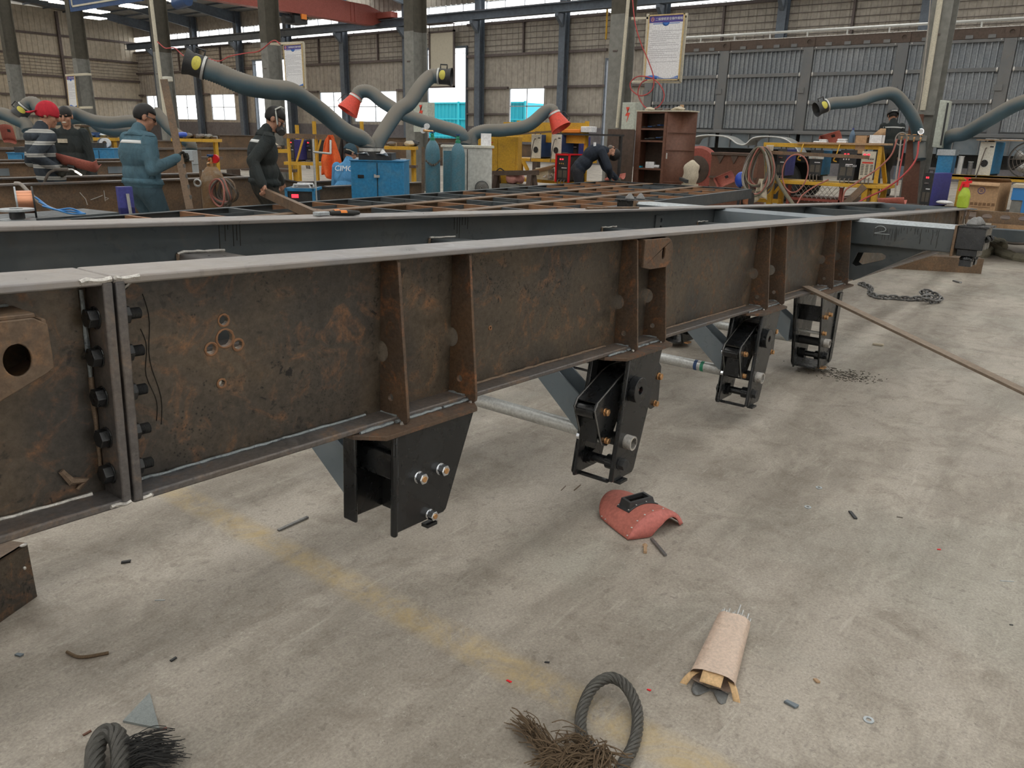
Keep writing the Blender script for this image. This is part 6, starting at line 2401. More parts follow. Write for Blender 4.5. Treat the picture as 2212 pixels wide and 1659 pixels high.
# trestle with pink rag
tr = thing('steel_trestle', 'dark steel trestle with splayed legs behind the flatbed', 'trestle', (10.6, 8.2, 0))
a, b = V((10.500, 8.473, 0.879)), V((10.500, 7.557, 0.928))
m = MB()
m.bar(a, b, 0.12, 0.075)
m.build('beam', M['darkbrown'], tr)
for p, s in ((a + (b - a) * 0.08, 1), (a + (b - a) * 0.88, -1)):
	for dx in (-0.12, 0.12):
		m = MB()
		m.bar(p + V(dx * 0.3, 0, -0.03), V(p.x + dx * 2, p.y + s * 0.06, 0), 0.08, 0.08)
		m.build('leg', M['darkbrown'], tr)
pc = V((10.600, 8.079, 0.813))
m = MB()
m.sphere(pc, (0.14, 0.17, 0.09), 20, 12)
rnd = random.Random(3)
m.v = [(x + 0.02 * noise.noise((x * 14, y * 14, z * 14)), y + 0.03 * noise.noise((x * 11, y * 11, z * 9 + 5)), z + 0.04 * noise.noise((x * 12 + 9, y * 12, z * 12))) for x, y, z in m.v]
tag(m.build('pink_rag', M['pink']), 'crumpled pink rag heaped under the trestle beam', 'rag')
m = MB()
m.bx(pc.x - 0.15, pc.x + 0.15, pc.y - 0.2, pc.y + 0.2, 0, pc.z - 0.09)
tag(m.build('grey_bin', M['colgrey']), 'grey steel bin under the pink rag', 'bin')
cable('red-handled pliers cable arching over the trestle', [V((10.450, 8.374, 0.900)), V((10.450, 8.277, 0.963)), V((10.450, 8.179, 0.923))], 0.010, M['rubber'], 'cable', 'torch_cable')

# ---------------- brown panel and open cabinet
bp3 = tag(MB().bx(13.0, 13.03, (13.000, 7.230, 0.748)[1], (13.000, 7.780, 0.720)[1], 0.0, (13.000, 7.616, 1.638)[2]).build('brown_sheet', M['darkbrown']), 'dark brown steel sheet standing left of the open cabinet', 'sheet')
cab = thing('brown_cabinet', 'tall brown open-shelved steel cabinet with papers heaped on top', 'cabinet', (13.4, 6.95, 0))
yL, yM, yR = (13.200, 7.302, 0.738)[1], (13.200, 6.696, 0.769)[1], (13.200, 6.287, 0.789)[1]
zT = (13.200, 7.087, 1.949)[2]
m = MB()
m.bx(13.2, 13.6, yM - 0.012, yM, 0, zT)
m.build('side_panel', M['brownpaint'], cab)
m = MB()
m.bx(13.2, 13.6, yL - 0.02, yL, 0, zT)
m.build('side_panel', M['brownpaint'], cab)
m = MB()
m.bx(13.58, 13.6, yM, yL, 0, zT)
m.build('back_panel', M['darkbrown'], cab)
for py_ in (245, 277, 302, 361):
	z = (13.200, 7.084, 1.917)[2] if py_ == 245 else 0
	z = {245: zT, 277: (13.200, 7.063, 1.665)[2], 302: (13.200, 7.045, 1.458)[2], 361: (13.200, 7.004, 0.974)[2]}[py_]
	m = MB()
	m.bx(13.2, 13.6, yM, yL, z - 0.03, z)
	m.build('shelf', M['brownpaint'], cab)
m = MB()
m.bx(13.2, 13.6, yM, yL, 0.0, 0.08)
m.build('plinth', M['darkbrown'], cab)
m = MB()
m.bx(13.19, 13.22, yL - 0.10, yL, 0, zT)
m.bx(13.19, 13.22, yM, yM + 0.05, 0, zT)
m.build('front_stile', M['brownpaint'], cab)
m = MB()
m.add([(13.2, yM - 0.014, 0), (13.55, yR, 0), (13.55, yR, zT), (13.2, yM - 0.014, zT)], [(0, 1, 2, 3)])
dr = m.build('door', M['brownpaint'], cab, solid=0.02)
for z in (0.75, 1.30, 1.6):
	m = MB()
	m.bar((13.19, yM - 0.03, z), (13.53, yR + 0.005, z), 0.012, 0.015)
	m.build('door_rib', M['brownpaint'], dr)
m = MB()
m.cyl((13.17, yM - 0.06, 1.15), (13.17, yM - 0.06, 1.25), 0.012, n=8)
m.build('handle', M['galv'], dr)
m = MB()
m.bx(13.18, 13.62, yR, yL + 0.02, zT, zT + 0.02)
m.build('top_board', M['cream'], cab)


def clutter(label, cat, group, spots, mats, size):
	for k, (x, y, z) in enumerate(spots):
		m = MB()
		s = size * random.uniform(0.7, 1.2)
		m.sphere((x, y, z + s * 0.3), (s, s * random.uniform(0.8, 1.6), s * 0.4), 10, 7)
		m.v = [(a + s * 0.35 * noise.noise((a * 23, b * 23, c * 23)), b + s * 0.4 * noise.noise((a * 19 + 7, b * 19, c * 19)), max(z + 0.001, c + s * 0.35 * noise.noise((a * 21, b * 21 + 3, c * 21)))) for a, b, c in m.v]
		tag(m.build(cat.replace(' ', '_'), random.choice(mats)), label[k] if isinstance(label, list) else label, cat, group)


yq = lambda px_: yL + (yR - yL) * (px_ - 1367) / (1476 - 1367)
clutter(['grey rag bundle at the left on the cabinet top', 'dark rag bundle second on the cabinet top', 'biggest beige rag heap in the middle of the cabinet top', 'pale crumpled paper at the right on the cabinet top'], 'rag bundle', 'rags on the cabinet top',
		[(13.35, yq(1385), zT + 0.02), (13.4, yq(1402), zT + 0.02), (13.35, yq(1422), zT + 0.02), (13.35, yq(1445), zT + 0.02)], [M['tan'], M['greyhose'], M['cable']], 0.085)
m = MB()
m.box((13.4, yq(1450), zT + 0.07), (0.06, 0.06, 0.10), 0.3)
tag(m.build('wood_block', M['wood']), 'small wooden block standing on the cabinet top', 'block')
zsh = [(13.200, 7.063, 1.665)[2], (13.200, 7.045, 1.458)[2]]
for k in range(8):
	z = zsh[k % 2]
	m = MB()
	y = yq(1378 + 6 * k)
	if y < yM + 0.05:
		continue
	m.box((13.3 + 0.03 * (k % 3), y, z + 0.02 + 0.006 * k), (0.10, 0.09, 0.02), k * 0.7, )
	tag(m.build('electrode_packet', random.choice([M['galv'], M['bluedk'], M['gunmetal']])), ORD[k // 2] + ' loose tool from the left on the ' + ['upper', 'second'][k % 2] + ' cabinet shelf', 'tool', 'loose tools on the cabinet shelves')
zs3 = (13.200, 7.004, 0.974)[2]
m = MB()
m.box((13.3, yq(1398), zs3 + 0.055), (0.10, 0.16, 0.11), 0.2)
tag(m.build('white_carton', M['white']), 'small white carton on the third cabinet shelf', 'carton')
m = MB()
m.cyl((13.3, yq(1407), zs3 + 0.03), (13.3, yq(1418), zs3 + 0.03), 0.03, n=12)
tag(m.build('paper_cup', M['white']), 'white cup lying beside the carton in the cabinet', 'cup')
m = MB()
m.box((13.28, yq(1375), zs3 + 0.015), (0.08, 0.10, 0.03), 0.1)
tag(m.build('cyan_packet', flat('cyan_plastic', (0.02, 0.35, 0.55), 0.4)), 'cyan packet at the left of the third cabinet shelf', 'packet')
m = MB()
m.add([(13.62, (13.600, 6.566, 0.722)[1], 0.0), (13.65, (13.600, 6.309, 0.736)[1], 0.0), (13.65, (13.600, 6.365, 1.650)[1], (13.600, 6.527, 1.648)[2]), (13.62, (13.600, 6.599, 1.647)[1], (13.600, 6.527, 1.648)[2])], [(0, 1, 2, 3)])
tag(m.build('yellow_board', M['yellow'], solid=0.03), 'upright yellow board right of the brown cabinet', 'board')
sk = V((12.900, 6.013, 0.797))
m = MB()
m.sphere((sk.x, sk.y, sk.z + 0.12), (0.10, 0.15, 0.24), 18, 14)
m.v = [(a + 0.03 * noise.noise((a * 9, b * 9, c * 9)), b + 0.04 * noise.noise((a * 8 + 3, b * 8, c * 8)), c) for a, b, c in m.v]
m.bx(sk.x - 0.08, sk.x + 0.08, sk.y - 0.12, sk.y + 0.12, 0, sk.z - 0.04)
tag(m.build('tan_sack', M['tan']), 'off-white cloth sack leaning by the yellow board', 'sack')
m = MB()
m.bar((12.785, 6.144, 0.840), (12.418, 5.846, 0.820), 0.05, 0.05)
tag(m.build('black_clamp', M['gunmetal']), 'black clamp lying on the flatbed end by the sack', 'clamp')

# ---------------- column F: electric box, conduit, sign board, red hose loops
eb = thing('electric_box', 'pale electric box with red lightning bolt on the middle column', 'electric box', (15.1, 9.0, 1.55))
a, b = (15.000, 8.664, 1.642), (15.000, 8.399, 2.189)
m = MB()
m.bx(15.0, 15.27, b[1] - 0.06, a[1], a[2], b[2])
m.build('case', M['palegreen'], eb, bevel=0.008)
m = MB()
m.bx(14.985, 15.0, b[1] - 0.05, a[1] - 0.10, a[2] + 0.02, b[2] - 0.02)
dd = m.build('door', M['palegreen'], eb)
yc2, zc2 = b[1] + 0.10, (a[2] + b[2]) / 2 + 0.04
m = MB()
m.prism([(yc2 - 0.02, zc2 + 0.14), (yc2 + 0.06, zc2 + 0.14), (yc2 + 0.02, zc2 + 0.03), (yc2 - 0.04, zc2 + 0.03), (yc2 + 0.03, zc2 - 0.15), (yc2 + 0.01, zc2 - 0.03), (yc2 + 0.07, zc2 - 0.03)], 'x', 14.978, 14.985)
m.build('lightning_sign', M['nozred'], dd)
eb2 = thing('electric_box', 'pale electric box with red lightning bolt on the column behind the crossing hoses', 'electric box', (15.1, 15.0, 1.9))
a, b = (15.000, 14.711, 1.813), (15.000, 14.221, 2.220)
m = MB()
m.bx(15.0, 15.27, b[1], a[1], a[2] - 0.3, b[2])
m.build('case', M['palegreen'], eb2, bevel=0.008)
m = MB()
yc2, zc2 = (a[1] + b[1]) / 2 - 0.05, (a[2] + b[2]) / 2 - 0.02
m.prism([(yc2 - 0.02, zc2 + 0.16), (yc2 + 0.08, zc2 + 0.16), (yc2 + 0.02, zc2 + 0.03), (yc2 - 0.04, zc2 + 0.03), (yc2 + 0.03, zc2 - 0.17), (yc2 + 0.01, zc2 - 0.03), (yc2 + 0.09, zc2 - 0.03)], 'x', 14.99, 15.0)
m.build('lightning_sign', M['nozred'], eb2)
m = MB()
m.cyl((15.150, 8.760, 4.230), (15.150, 8.844, 1.689), 0.035, n=10)
tag(m.build('conduit_pipe', M['cream']), 'cream cable pipe running up the middle column', 'pipe')
m = MB()
m.cyl((15.150, 26.839, 5.617), (15.150, 26.743, 1.783), 0.06, n=10)
tag(m.build('conduit_pipe', M['cream']), 'rusty cream pipe running up the column left of the far black hood', 'pipe')
m = MB()
m.cyl((38.000, 23.194, 8.332), (38.000, 23.169, 6.356), 0.05, n=8)
tag(m.build('gas_pipe', M['yellow']), 'thin yellow gas pipe dropping beside the crane runway', 'pipe')


def sign_board(label, tl, tr, bl, big, name='sign_board'):
	"""framed work-rule board; corners as seen, facing the aisle"""
	tl, tr, bl = V(tl), V(tr), V(bl)
	t = thing(name, label, 'sign board', (tl + tr) / 2 + (bl - tl), 0, 'work-rule boards on the columns')
	r, d = tr - tl, bl - tl
	n = r.cross(d).normalized()
	n = -n if n.x > 0 else n

	def quad(u0, u1, v0, v1, off, th=0.006):
		m = MB()
		P = [tl + r * u + d * v + n * o for o in (off, off + th) for u, v in ((u0, v0), (u1, v0), (u1, v1), (u0, v1))]
		m.add(P, [(0, 1, 2, 3), (7, 6, 5, 4), (0, 4, 5, 1), (1, 5, 6, 2), (2, 6, 7, 3), (3, 7, 4, 0)])
		return m
	quad(0.02, 0.98, 0.01, 0.99, -0.02, 0.02).build('board_face', M['white'], t)
	for a in ((0, 0.03, 0, 1), (0.97, 1, 0, 1), (0, 1, 0, 0.018), (0, 1, 0.982, 1)):
		quad(*a, -0.02, 0.035).build('gilt_frame', M['gilt'], t)
	quad(0.03, 0.97, 0.02, 0.12, 0.0, 0.003).build('title_band', M['bandpurple'], t)
	m = MB()
	for k in range(9):
		a0, a1 = PI * k / 9, PI * (k + 1) / 9
		P = [tl + r * 0.5 + d * 0.12 + n * 0.002, tl + r * (0.5 - 0.10 * math.cos(a0)) + d * (0.12 + 0.055 * math.sin(a0)) + n * 0.002, tl + r * (0.5 - 0.10 * math.cos(a1)) + d * (0.12 + 0.055 * math.sin(a1)) + n * 0.002]
		m.add(P, [(0, 1, 2)])
	m.build('title_drop', M['bandblue'], t, solid=0.002)
	quad(0.14, 0.40, 0.132, 0.142, 0.0, 0.002).build('title_rule', M['bandblue'], t)
	quad(0.60, 0.88, 0.132, 0.142, 0.0, 0.002).build('title_rule', M['bandblue'], t)
	# wave at the foot
	m = MB()
	N = 14
	top = [tl + r * (0.03 + 0.94 * k / N) + d * (0.945 - 0.028 * math.sin(2.2 * PI * k / N + 0.2)) + n * 0.002 for k in range(N + 1)]
	bot = [tl + r * (0.03 + 0.94 * k / N) + d * 0.982 + n * 0.002 for k in range(N + 1)]
	m.add(top + bot, [(k, k + 1, N + 2 + k, N + 1 + k) for k in range(N)])
	m.build('foot_wave', M['bandblue'], t, solid=0.002)
	rn, up = r.normalized(), -d.normalized()
	w = r.length
	if big:
		text('title_lettering', '二保焊机安全操作规程', M['white'], t, tl + r * 0.58 + d * 0.072 + n * 0.006, rn, up, w * 0.076)
		text('foot_lettering', '山东荣吉挂车制造有限公司', M['white'], t, tl + r * 0.66 + d * 0.965 + n * 0.006, rn, up, w * 0.048)
	else:
		text('title_lettering', '二保焊机安全操作规程', M['white'], t, tl + r * 0.58 + d * 0.072 + n * 0.006, rn, up, w * 0.076)
	# round emblem
	m = MB()
	c = tl + r * 0.12 + d * 0.068 + n * 0.005
	m.tube([c + rn * w * 0.04 * math.cos(a) + up * w * 0.045 * math.sin(a) for a in [2 * PI * i / 14 for i in range(14)]], w * 0.008, 5, closed=True)
	m.tube([c - rn * w * 0.03 - up * w * 0.04, c + up * w * 0.03, c + rn * w * 0.03 - up * w * 0.04], w * 0.008, 5)
	m.build('emblem', M['pink'], t)
	# body text too small to read: broken grey rows
	m = MB()
	rows = [(0.24, 0.12, 0.95), (0.27, 0.06, 0.66), (0.30, 0.10, 0.90), (0.33, 0.06, 0.90), (0.36, 0.10, 0.90), (0.39, 0.06, 0.55), (0.425, 0.10, 0.82), (0.455, 0.09, 0.90), (0.485, 0.06, 0.17), (0.52, 0.10, 0.90), (0.55, 0.06, 0.90), (0.58, 0.06, 0.52), (0.61, 0.11, 0.86), (0.645, 0.10, 0.90), (0.675, 0.06, 0.16), (0.71, 0.10, 0.90), (0.74, 0.06, 0.15)]
	for v, u0, u1 in rows:
		u = u0
		while u < u1:
			g = random.uniform(0.015, 0.05)
			P = [tl + r * a + d * b + n * 0.0015 for a, b in ((u, v), (min(u + g, u1), v), (min(u + g, u1), v + 0.011), (u, v + 0.011))]
			m.add(P, [(0, 1, 2, 3)])
			u += g + random.uniform(0.004, 0.012)
	tag(m.build('small_print', M['print'], t, recalc=False), kind='stuff')
	return t


M['gilt'] = paint('gilt_frame', (0.62, 0.47, 0.24), 0.4, 0.2, 0.2, (0.5, 0.38, 0.2), 3.0)
M['bandpurple'] = flat('purple_blue_print', (0.075, 0.06, 0.28), 0.5)
M['bandblue'] = flat('blue_print', (0.04, 0.15, 0.50), 0.5)
M['print'] = flat('grey_print', (0.50, 0.50, 0.54), 0.6)
s1 = sign_board('large framed rule board with purple title band right of the middle column', (15.000, 8.184, 3.809), (15.000, 7.407, 3.799), (15.000, 8.198, 2.603), True)
m = MB()
for a, b in (((15.120, 8.273, 3.854), (15.120, 8.269, 2.559)), ((15.120, 7.427, 3.815), (15.120, 7.444, 2.561)), ((15.120, 8.541, 2.600), (15.120, 7.444, 2.561)), ((15.120, 8.624, 3.791), (15.120, 7.421, 3.750))):
	m.bar(a, b, 0.04, 0.04, (1, 0, 0))
m.bar((15.120, 8.624, 3.791), (15.3, (15.120, 8.624, 3.791)[1], (15.120, 8.624, 3.791)[2]), 0.05, 0.05)
m.build('mount_frame', M['cream'], s1)
s2 = sign_board('framed rule board on the column above the masked welder', (15.000, 19.798, 3.783), (15.000, 18.973, 3.782), (15.000, 19.791, 2.664), False)
m = MB()
for a, b in (((15.120, 19.061, 3.822), (15.120, 19.093, 2.611)), ((15.120, 20.533, 3.852), (15.120, 19.061, 3.822)), ((15.120, 20.343, 2.654), (15.120, 19.111, 2.636))):
	m.bar(a, b, 0.06, 0.06, (1, 0, 0))
m.bar((15.120, 20.381, 3.845), (15.3, (15.120, 20.381, 3.845)[1], (15.120, 20.381, 3.845)[2]), 0.06, 0.06)
m.build('mount_frame', M['cream'], s2)
s3 = sign_board('narrow framed rule board on the column behind the red cap', (15.000, 33.289, 3.279), (15.000, 32.603, 3.280), (15.000, 33.394, 2.135), False)
m = MB()
for a, b in (((15.120, 33.550, 3.310), (15.120, 31.781, 3.317)), ((15.120, 33.667, 2.123), (15.120, 31.843, 2.137))):
	m.bar(a, b, 0.08, 0.08, (1, 0, 0))
m.bar((15.120, 31.926, 3.320), (15.3, (15.120, 31.926, 3.320)[1], (15.120, 31.926, 3.320)[2]), 0.08, 0.08)
m.build('mount_frame', M['cream'], s3)
cable('thin red air hose looping round the middle column', [(14.900, 8.528, 4.136), (14.900, 8.429, 3.669), (14.900, 8.262, 3.279), (14.850, 8.054, 2.969), (14.800, 7.876, 2.636), (14.800, 7.897, 2.404), (14.800, 8.127, 2.302), (14.800, 8.347, 2.410), (14.800, 8.391, 2.560), (14.800, 8.210, 2.669), (14.800, 7.895, 2.619), (14.800, 7.676, 2.444), (14.800, 7.618, 2.254), (14.800, 7.745, 2.082), (14.800, 7.972, 2.064), (14.800, 8.118, 2.188), (14.800, 8.206, 2.364), (14.800, 8.147, 2.538), (14.800, 8.017, 2.604)], 0.012, M['redhose'])
cable('thin orange-red cable strung between the left columns', [(15.000, 26.455, 4.178), (15.000, 26.067, 3.977), (15.000, 25.789, 3.951), (15.100, 25.599, 3.952), (15.100, 25.047, 3.680), (15.100, 24.370, 3.710), (15.100, 23.251, 3.481), (15.100, 22.616, 3.591), (15.100, 21.773, 3.650), (15.100, 21.080, 3.686), (15.000, 20.252, 3.914), (15.000, 19.943, 3.814)], 0.018, M['redhose'], 'cable', 'hung_cable')
m = MB()
m.box((15.170, 26.368, 3.026), (0.22, 0.30, 0.16))
lampbox = tag(m.build('flood_lamp', M['offwhite'], bevel=0.02), 'small cream flood lamp clamped to the column behind the man in blue', 'lamp')
# ================================================================ left side, crane and lamps
cr_ = thing('bridge_crane', 'red bridge crane girder spanning high to the far wall', 'crane', (27, 40, 7.8))
m = MB()
m.prism([(15.8, 7.85), (37.0, 7.85), (38.2, 8.30), (38.2, 8.62), (36.6, 8.98), (15.8, 8.98)], 'y', 39.7, 40.3)
m.build('girder', M['red'], cr_)
for x in (35.2, 35.5):
	m = MB()
	m.bx(x, x + 0.12, 39.66, 39.70, 7.9, 8.95)
	m.build('girder_rib', M['red'], cr_)
m = MB()
m.bx(37.3, 37.9, 38.4, 41.6, 8.30, 8.62)
m.build('end_carriage', M['red'], cr_)
for y in (38.7, 41.3):
	m = MB()
	m.cyl((37.62, y, 8.42), (37.80, y, 8.42), 0.13, n=14)
	m.build('wheel', M['gunmetal'], cr_)
h = V((31.324, 40.000, 7.564))
m = MB()
m.bx(h.x - 0.5, h.x + 0.4, 39.5, 40.5, 7.30, 7.70)
m.cyl((h.x - 0.9, 40.0, 7.5), (h.x - 0.4, 40.0, 7.5), 0.22, n=14)
m.bx(h.x - 0.2, h.x + 0.2, 39.9, 40.1, 7.70, 7.86)
m.build('hoist', M['gunmetal'], cr_)
m = MB()
m.bx(h.x - 0.05, h.x + 0.3, 39.42, 39.52, 7.55, 7.82)
m.build('hoist_box', M['orangebox'], cr_)
m = MB()
m.bx(15.24, 15.30, 27.55, 32.75, 5.52, 6.10)
bn = tag(m.build('blue_banner_beam', M['bluedk']), 'dark blue board with cream outline strung between two left columns', 'banner')
m = MB()
m.bx(15.215, 15.24, 27.55, 32.55, 5.66, 5.72)
m.bx(15.215, 15.24, 32.49, 32.55, 5.66, 6.05)
m.build('cream_outline', M['cream'], bn)
m = MB()
c = V((15.000, 24.765, 5.226))
m.cyl(c + V(0, 0.35, 0), c + V(0, -0.35, 0.05), 0.17, n=16)
hb = tag(m.build('hoist_motor', M['bluedk']), 'dark blue hoist motor high beside the left column', 'motor')
m = MB()
m.bx(c.x - 0.1, 15.5, c.y - 0.05, c.y + 0.5, c.z + 0.1, c.z + 0.25)
m.build('bracket', M['bluesteel'], hb)
M['lamp'] = emit('lamp_tube', (1.0, 0.86, 0.68), 6.0)
M['lampw'] = emit('lamp_tube_white', (0.95, 0.97, 1.0), 4.0)
for k, (p, wd) in enumerate((((26.992, 60.563, 9.500), 0.5), ((27.847, 61.009, 9.500), 0.8), ((30.009, 62.170, 9.500), 0.6), ((31.245, 63.104, 9.500), 1.5), ((32.963, 66.929, 9.500), 1.2), ((30.272, 57.448, 9.500), 0.7), ((31.359, 57.971, 9.500), 1.5), ((31.532, 52.816, 9.500), 0.6), ((32.025, 53.092, 9.500), 0.5))):
	t = thing('roof_lamp', ['lit roof lamp, leftmost at the top edge', 'second lit roof lamp from the left', 'small lit roof lamp beside the blue banner', 'large warm lit roof lamp under the blue banner', 'white lit roof lamp lowest under the banner', 'small lit lamp right of the blue banner', 'large warm lit lamp right of the blue banner', 'lit lamp by the hoist motor, left one', 'lit lamp by the hoist motor, right one'][k], 'lamp', p, 0, 'lit lamps under the roof')
	m = MB()
	m.box(V(p), (1.3, wd, 0.06))
	m.build('tube', M['lampw'] if k == 4 else M['lamp'], t)
	m = MB()
	m.box(V(p) + V(0, 0, 0.08), (1.4, wd + 0.15, 0.10))
	m.cyl(V(p) + V(0, 0, 0.1), (p[0], p[1], roof_z(p[0])), 0.02, n=6)
	m.build('housing', M['bluesteel'], t)
# rusty gas bottle with coiled hoses and post
gbr = gas_bottle('rusty gas bottle with peeling paint and red gauge between the two welders', (4.868, 7.781, 0.913), 1.15, 0.125, paint('peeling_bottle_paint', (0.27, 0.165, 0.085), 0.6, 0.0, 0.8, (0.40, 0.36, 0.30), 6.0), 'brass')
m = MB()
p = V((4.921, 7.768, 1.186))
m.cyl(p, p + V(-0.03, -0.02, 0), 0.045, n=14)
m.cyl(p, V((4.930, 7.837, 1.174)), 0.014, n=8)
m.build('gauge', M['redplastic'], gbr)
coil('hose_coil', 'big coil of brown welding hoses hung on the rusty gas bottle', (4.784, 7.508, 0.846), 0.20, 0.15, 9, [M['cable'], M['cabler'], M['brown']], 0.05, 0.011)
m = MB()
m.bar(V((4.833, 7.927, 1.266)), (V((4.710, 7.773, 0.670)).x, V((4.710, 7.773, 0.670)).y, 0), 0.03, 0.03)
tag(m.build('rack_post', M['brown']), 'slim brown post left of the rusty gas bottle', 'post')
m = MB()
c = V((4.716, 7.822, 0.940))
m.tube([c + V(0.02 * math.cos(a), -0.03 * math.cos(a), 0.035 * math.sin(a)) for a in [2 * PI * i / 14 for i in range(14)]], 0.010, 6, closed=True)
tag(m.build('shackle_ring', M['galv']), 'grey ring hung on the slim brown post', 'ring')
# violet box and pale post behind the man in blue
vb = thing('violet_box', 'violet-blue metal box standing behind the legs of the man in blue', 'box', (3.536, 7.085, 0.713))
p0 = V((3.565, 7.110, 0.832))
m = MB()
m.box((p0.x, p0.y, 0.40), (0.12, 0.09, 0.80), math.radians(-15))
m.box((p0.x, p0.y, p0.z + 0.02), (0.12, 0.09, 0.26), math.radians(-15))
m.build('case', M['purple'], vb)
m = MB()
p1 = V((3.555, 7.040, 0.838))
m.cyl((p1.x + 0.02, p1.y - 0.03, 0), (p1.x, p1.y, (3.568, 7.068, 0.924)[2]), 0.014, n=8)
tag(m.build('pale_post', M['galv']), 'thin pale tube standing against the violet box', 'post')
# small blue welder and tube frame in front of the masked man
bw = thing('portable_welder', 'small blue-edged portable welding machine behind the flatbed rail', 'welding machine', (6.35, 7.35, 0), math.radians(38))
p0 = V((6.055, 7.775, 0.739))
bw.location = (p0.x, p0.y, 0)
zb, zt2 = p0.z - 0.10, V((6.081, 7.798, 0.849)).z
m = MB()
m.bx(-0.18, 0.18, -0.15, 0.15, zb, zt2)
m.build('casing', M['gunmetal'], bw, local=True, bevel=0.01)
m = MB()
for y in (-0.16, 0.16):
	m.bx(-0.20, -0.17, y - 0.015, y + 0.015, zb, zt2)
	m.bx(-0.20, 0.20, y - 0.012, y + 0.012, zt2 - 0.03, zt2)
m.bx(-0.20, -0.17, -0.16, 0.16, zt2 - 0.035, zt2)
m.build('blue_frame', M['blue'], bw, local=True)
for x in (-0.09, 0.09):
	m = MB()
	m.tube([(x, -0.10, zt2), (x, -0.09, zt2 + 0.035), (x, 0.09, zt2 + 0.035), (x, 0.10, zt2)], 0.013, 8)
	m.build('handle', M['white'], bw, local=True)
m = MB()
m.bx(-0.186, -0.18, 0.02, 0.10, zt2 - 0.11, zt2 - 0.07)
m.build('display', M['led'], bw, local=True)
m = MB()
m.bx(-0.16, 0.16, -0.13, 0.13, 0, zb)
m.build('stand', M['gunmetal'], bw, local=True)
tf = thing('tube_stand', 'grey tube stand with a side fork behind the portable welder', 'stand', (0, 0, 0))
a = V((6.075, 7.579, 1.403))
tf.location = (a.x, a.y, 0)
m = MB()
m.cyl((a.x, a.y, 0), a, 0.014, n=10)
m.build('upright', M['galv'], tf)
m = MB()
m.cyl((6.044, 7.544, 1.260), (6.160, 7.383, 1.244), 0.012, n=8)
m.build('arm', M['galv'], tf)
m = MB()
m.cyl((6.160, 7.383, 1.244), (6.195, 7.414, 1.392), 0.013, n=8)
m.build('fork', M['galv'], tf)
m = MB()
m.box((a.x, a.y, 0.01), (0.3, 0.3, 0.02))
m.build('base', M['gunmetal'], tf)
# orange jacket and dark cloth hung on a rail behind
ral = thing('hanging_rail', 'long brown rail on yellow posts carrying the orange jacket', 'rail', (9.5, 10.6, 0))
a, b = V((8.616, 11.525, 1.399)), V((9.222, 10.722, 1.391))
m = MB()
m.bar(a, b, 0.05, 0.08)
m.build('rail', M['brown'], ral)
for q in (a + (b - a) * 0.08, a + (b - a) * 0.55, b):
	m = MB()
	m.bx(q.x - 0.02, q.x + 0.02, q.y - 0.02, q.y + 0.02, 0, q.z + 0.02)
	m.build('upright', M['yellow'], ral)
m = MB()
m.bar(a + V(0.1, 0.1, -0.45), b + V(0.1, 0.1, -0.45), 0.3, 0.05)
m.build('lower_shelf', M['yellow'], ral)
for s_ in (0.2, 0.5):
	m = MB()
	m.bar(a + (b - a) * s_ + V(0, 0, -0.42), a + (b - a) * (s_ + 0.14) + V(0, 0, -0.02), 0.03, 0.03)
	m.build('diagonal', M['yellow'], ral)
oc = V((8.890, 10.656, 1.426))


def hang(label, name, c, w0, w1, h, mat, seed, cat='jacket', ax=(0.575, -0.76)):
	m = MB()
	d = V(ax[0], ax[1], 0).normalized()
	nrm = V(-d.y, d.x, 0)

	def f(a, b):
		w = w0 + (w1 - w0) * min(1, b * 1.6) ** 0.7
		fold = 0.05 * math.sin(a * 13 + seed) * (0.3 + b) + 0.04 * noise.noise((a * 5 + seed, b * 4, seed))
		return c + d * ((a - 0.5) * w) + nrm * fold + V(0, 0, -b * h + 0.04 * math.sin(a * 7 + seed) * b)
	m.grid(f, 22, 14)
	return tag(m.build(name, mat, solid=0.02, angle=3.0), label, cat)


hang('orange work jacket hanging on the rail behind the extractor', 'orange_jacket', oc, 0.06, 0.34, 0.68, M['orange'], 1.0)
hang('black cloth hanging beside the orange jacket', 'dark_jacket', V((9.183, 10.627, 1.445)), 0.08, 0.24, 0.62, M['darkcloth'], 4.0)
m = MB()
q = V((7.482, 16.191, 1.479))
m.cyl((q.x + 0.05, q.y + 0.05, 0), (q.x + 0.05, q.y + 0.05, q.z + 0.02), 0.025, n=8)
m.bar(q + V(-0.1, 0.12, 0), q + V(0.1, -0.12, 0), 0.03, 0.03)
tag(m.build('coat_stand', M['brown']), 'thin brown stand carrying the striped cloth', 'stand')
hang('brown striped cloth hanging left of the paper roll', 'hung_cloth', V((7.482, 16.191, 1.479)), 0.15, 0.25, 0.55, M['canvas'], 2.0, 'cloth')
# purple and grey machines on the rail shelf
for nm, p0_, p1_, f_, s_, lab in (('a', (8.760, 11.542, 1.135), (8.870, 11.512, 1.349), M['gunmetal'], M['purple'], 'dusty welding machine with violet side under the brown rail, left'), ('b', (9.002, 11.399, 1.138), (9.132, 11.343, 1.355), M['gunmetal'], M['gunmetal'], 'dusty grey welding machine under the brown rail, right')):
	zz = V(a + V(0, 0, -0.45)).z + 0.03
	welder(lab, (p0_[0], p0_[1] + 0.02, zz), (p0_[0], p1_[1] - 0.06, zz + 0.36), 0.4, f_, s_, 0)
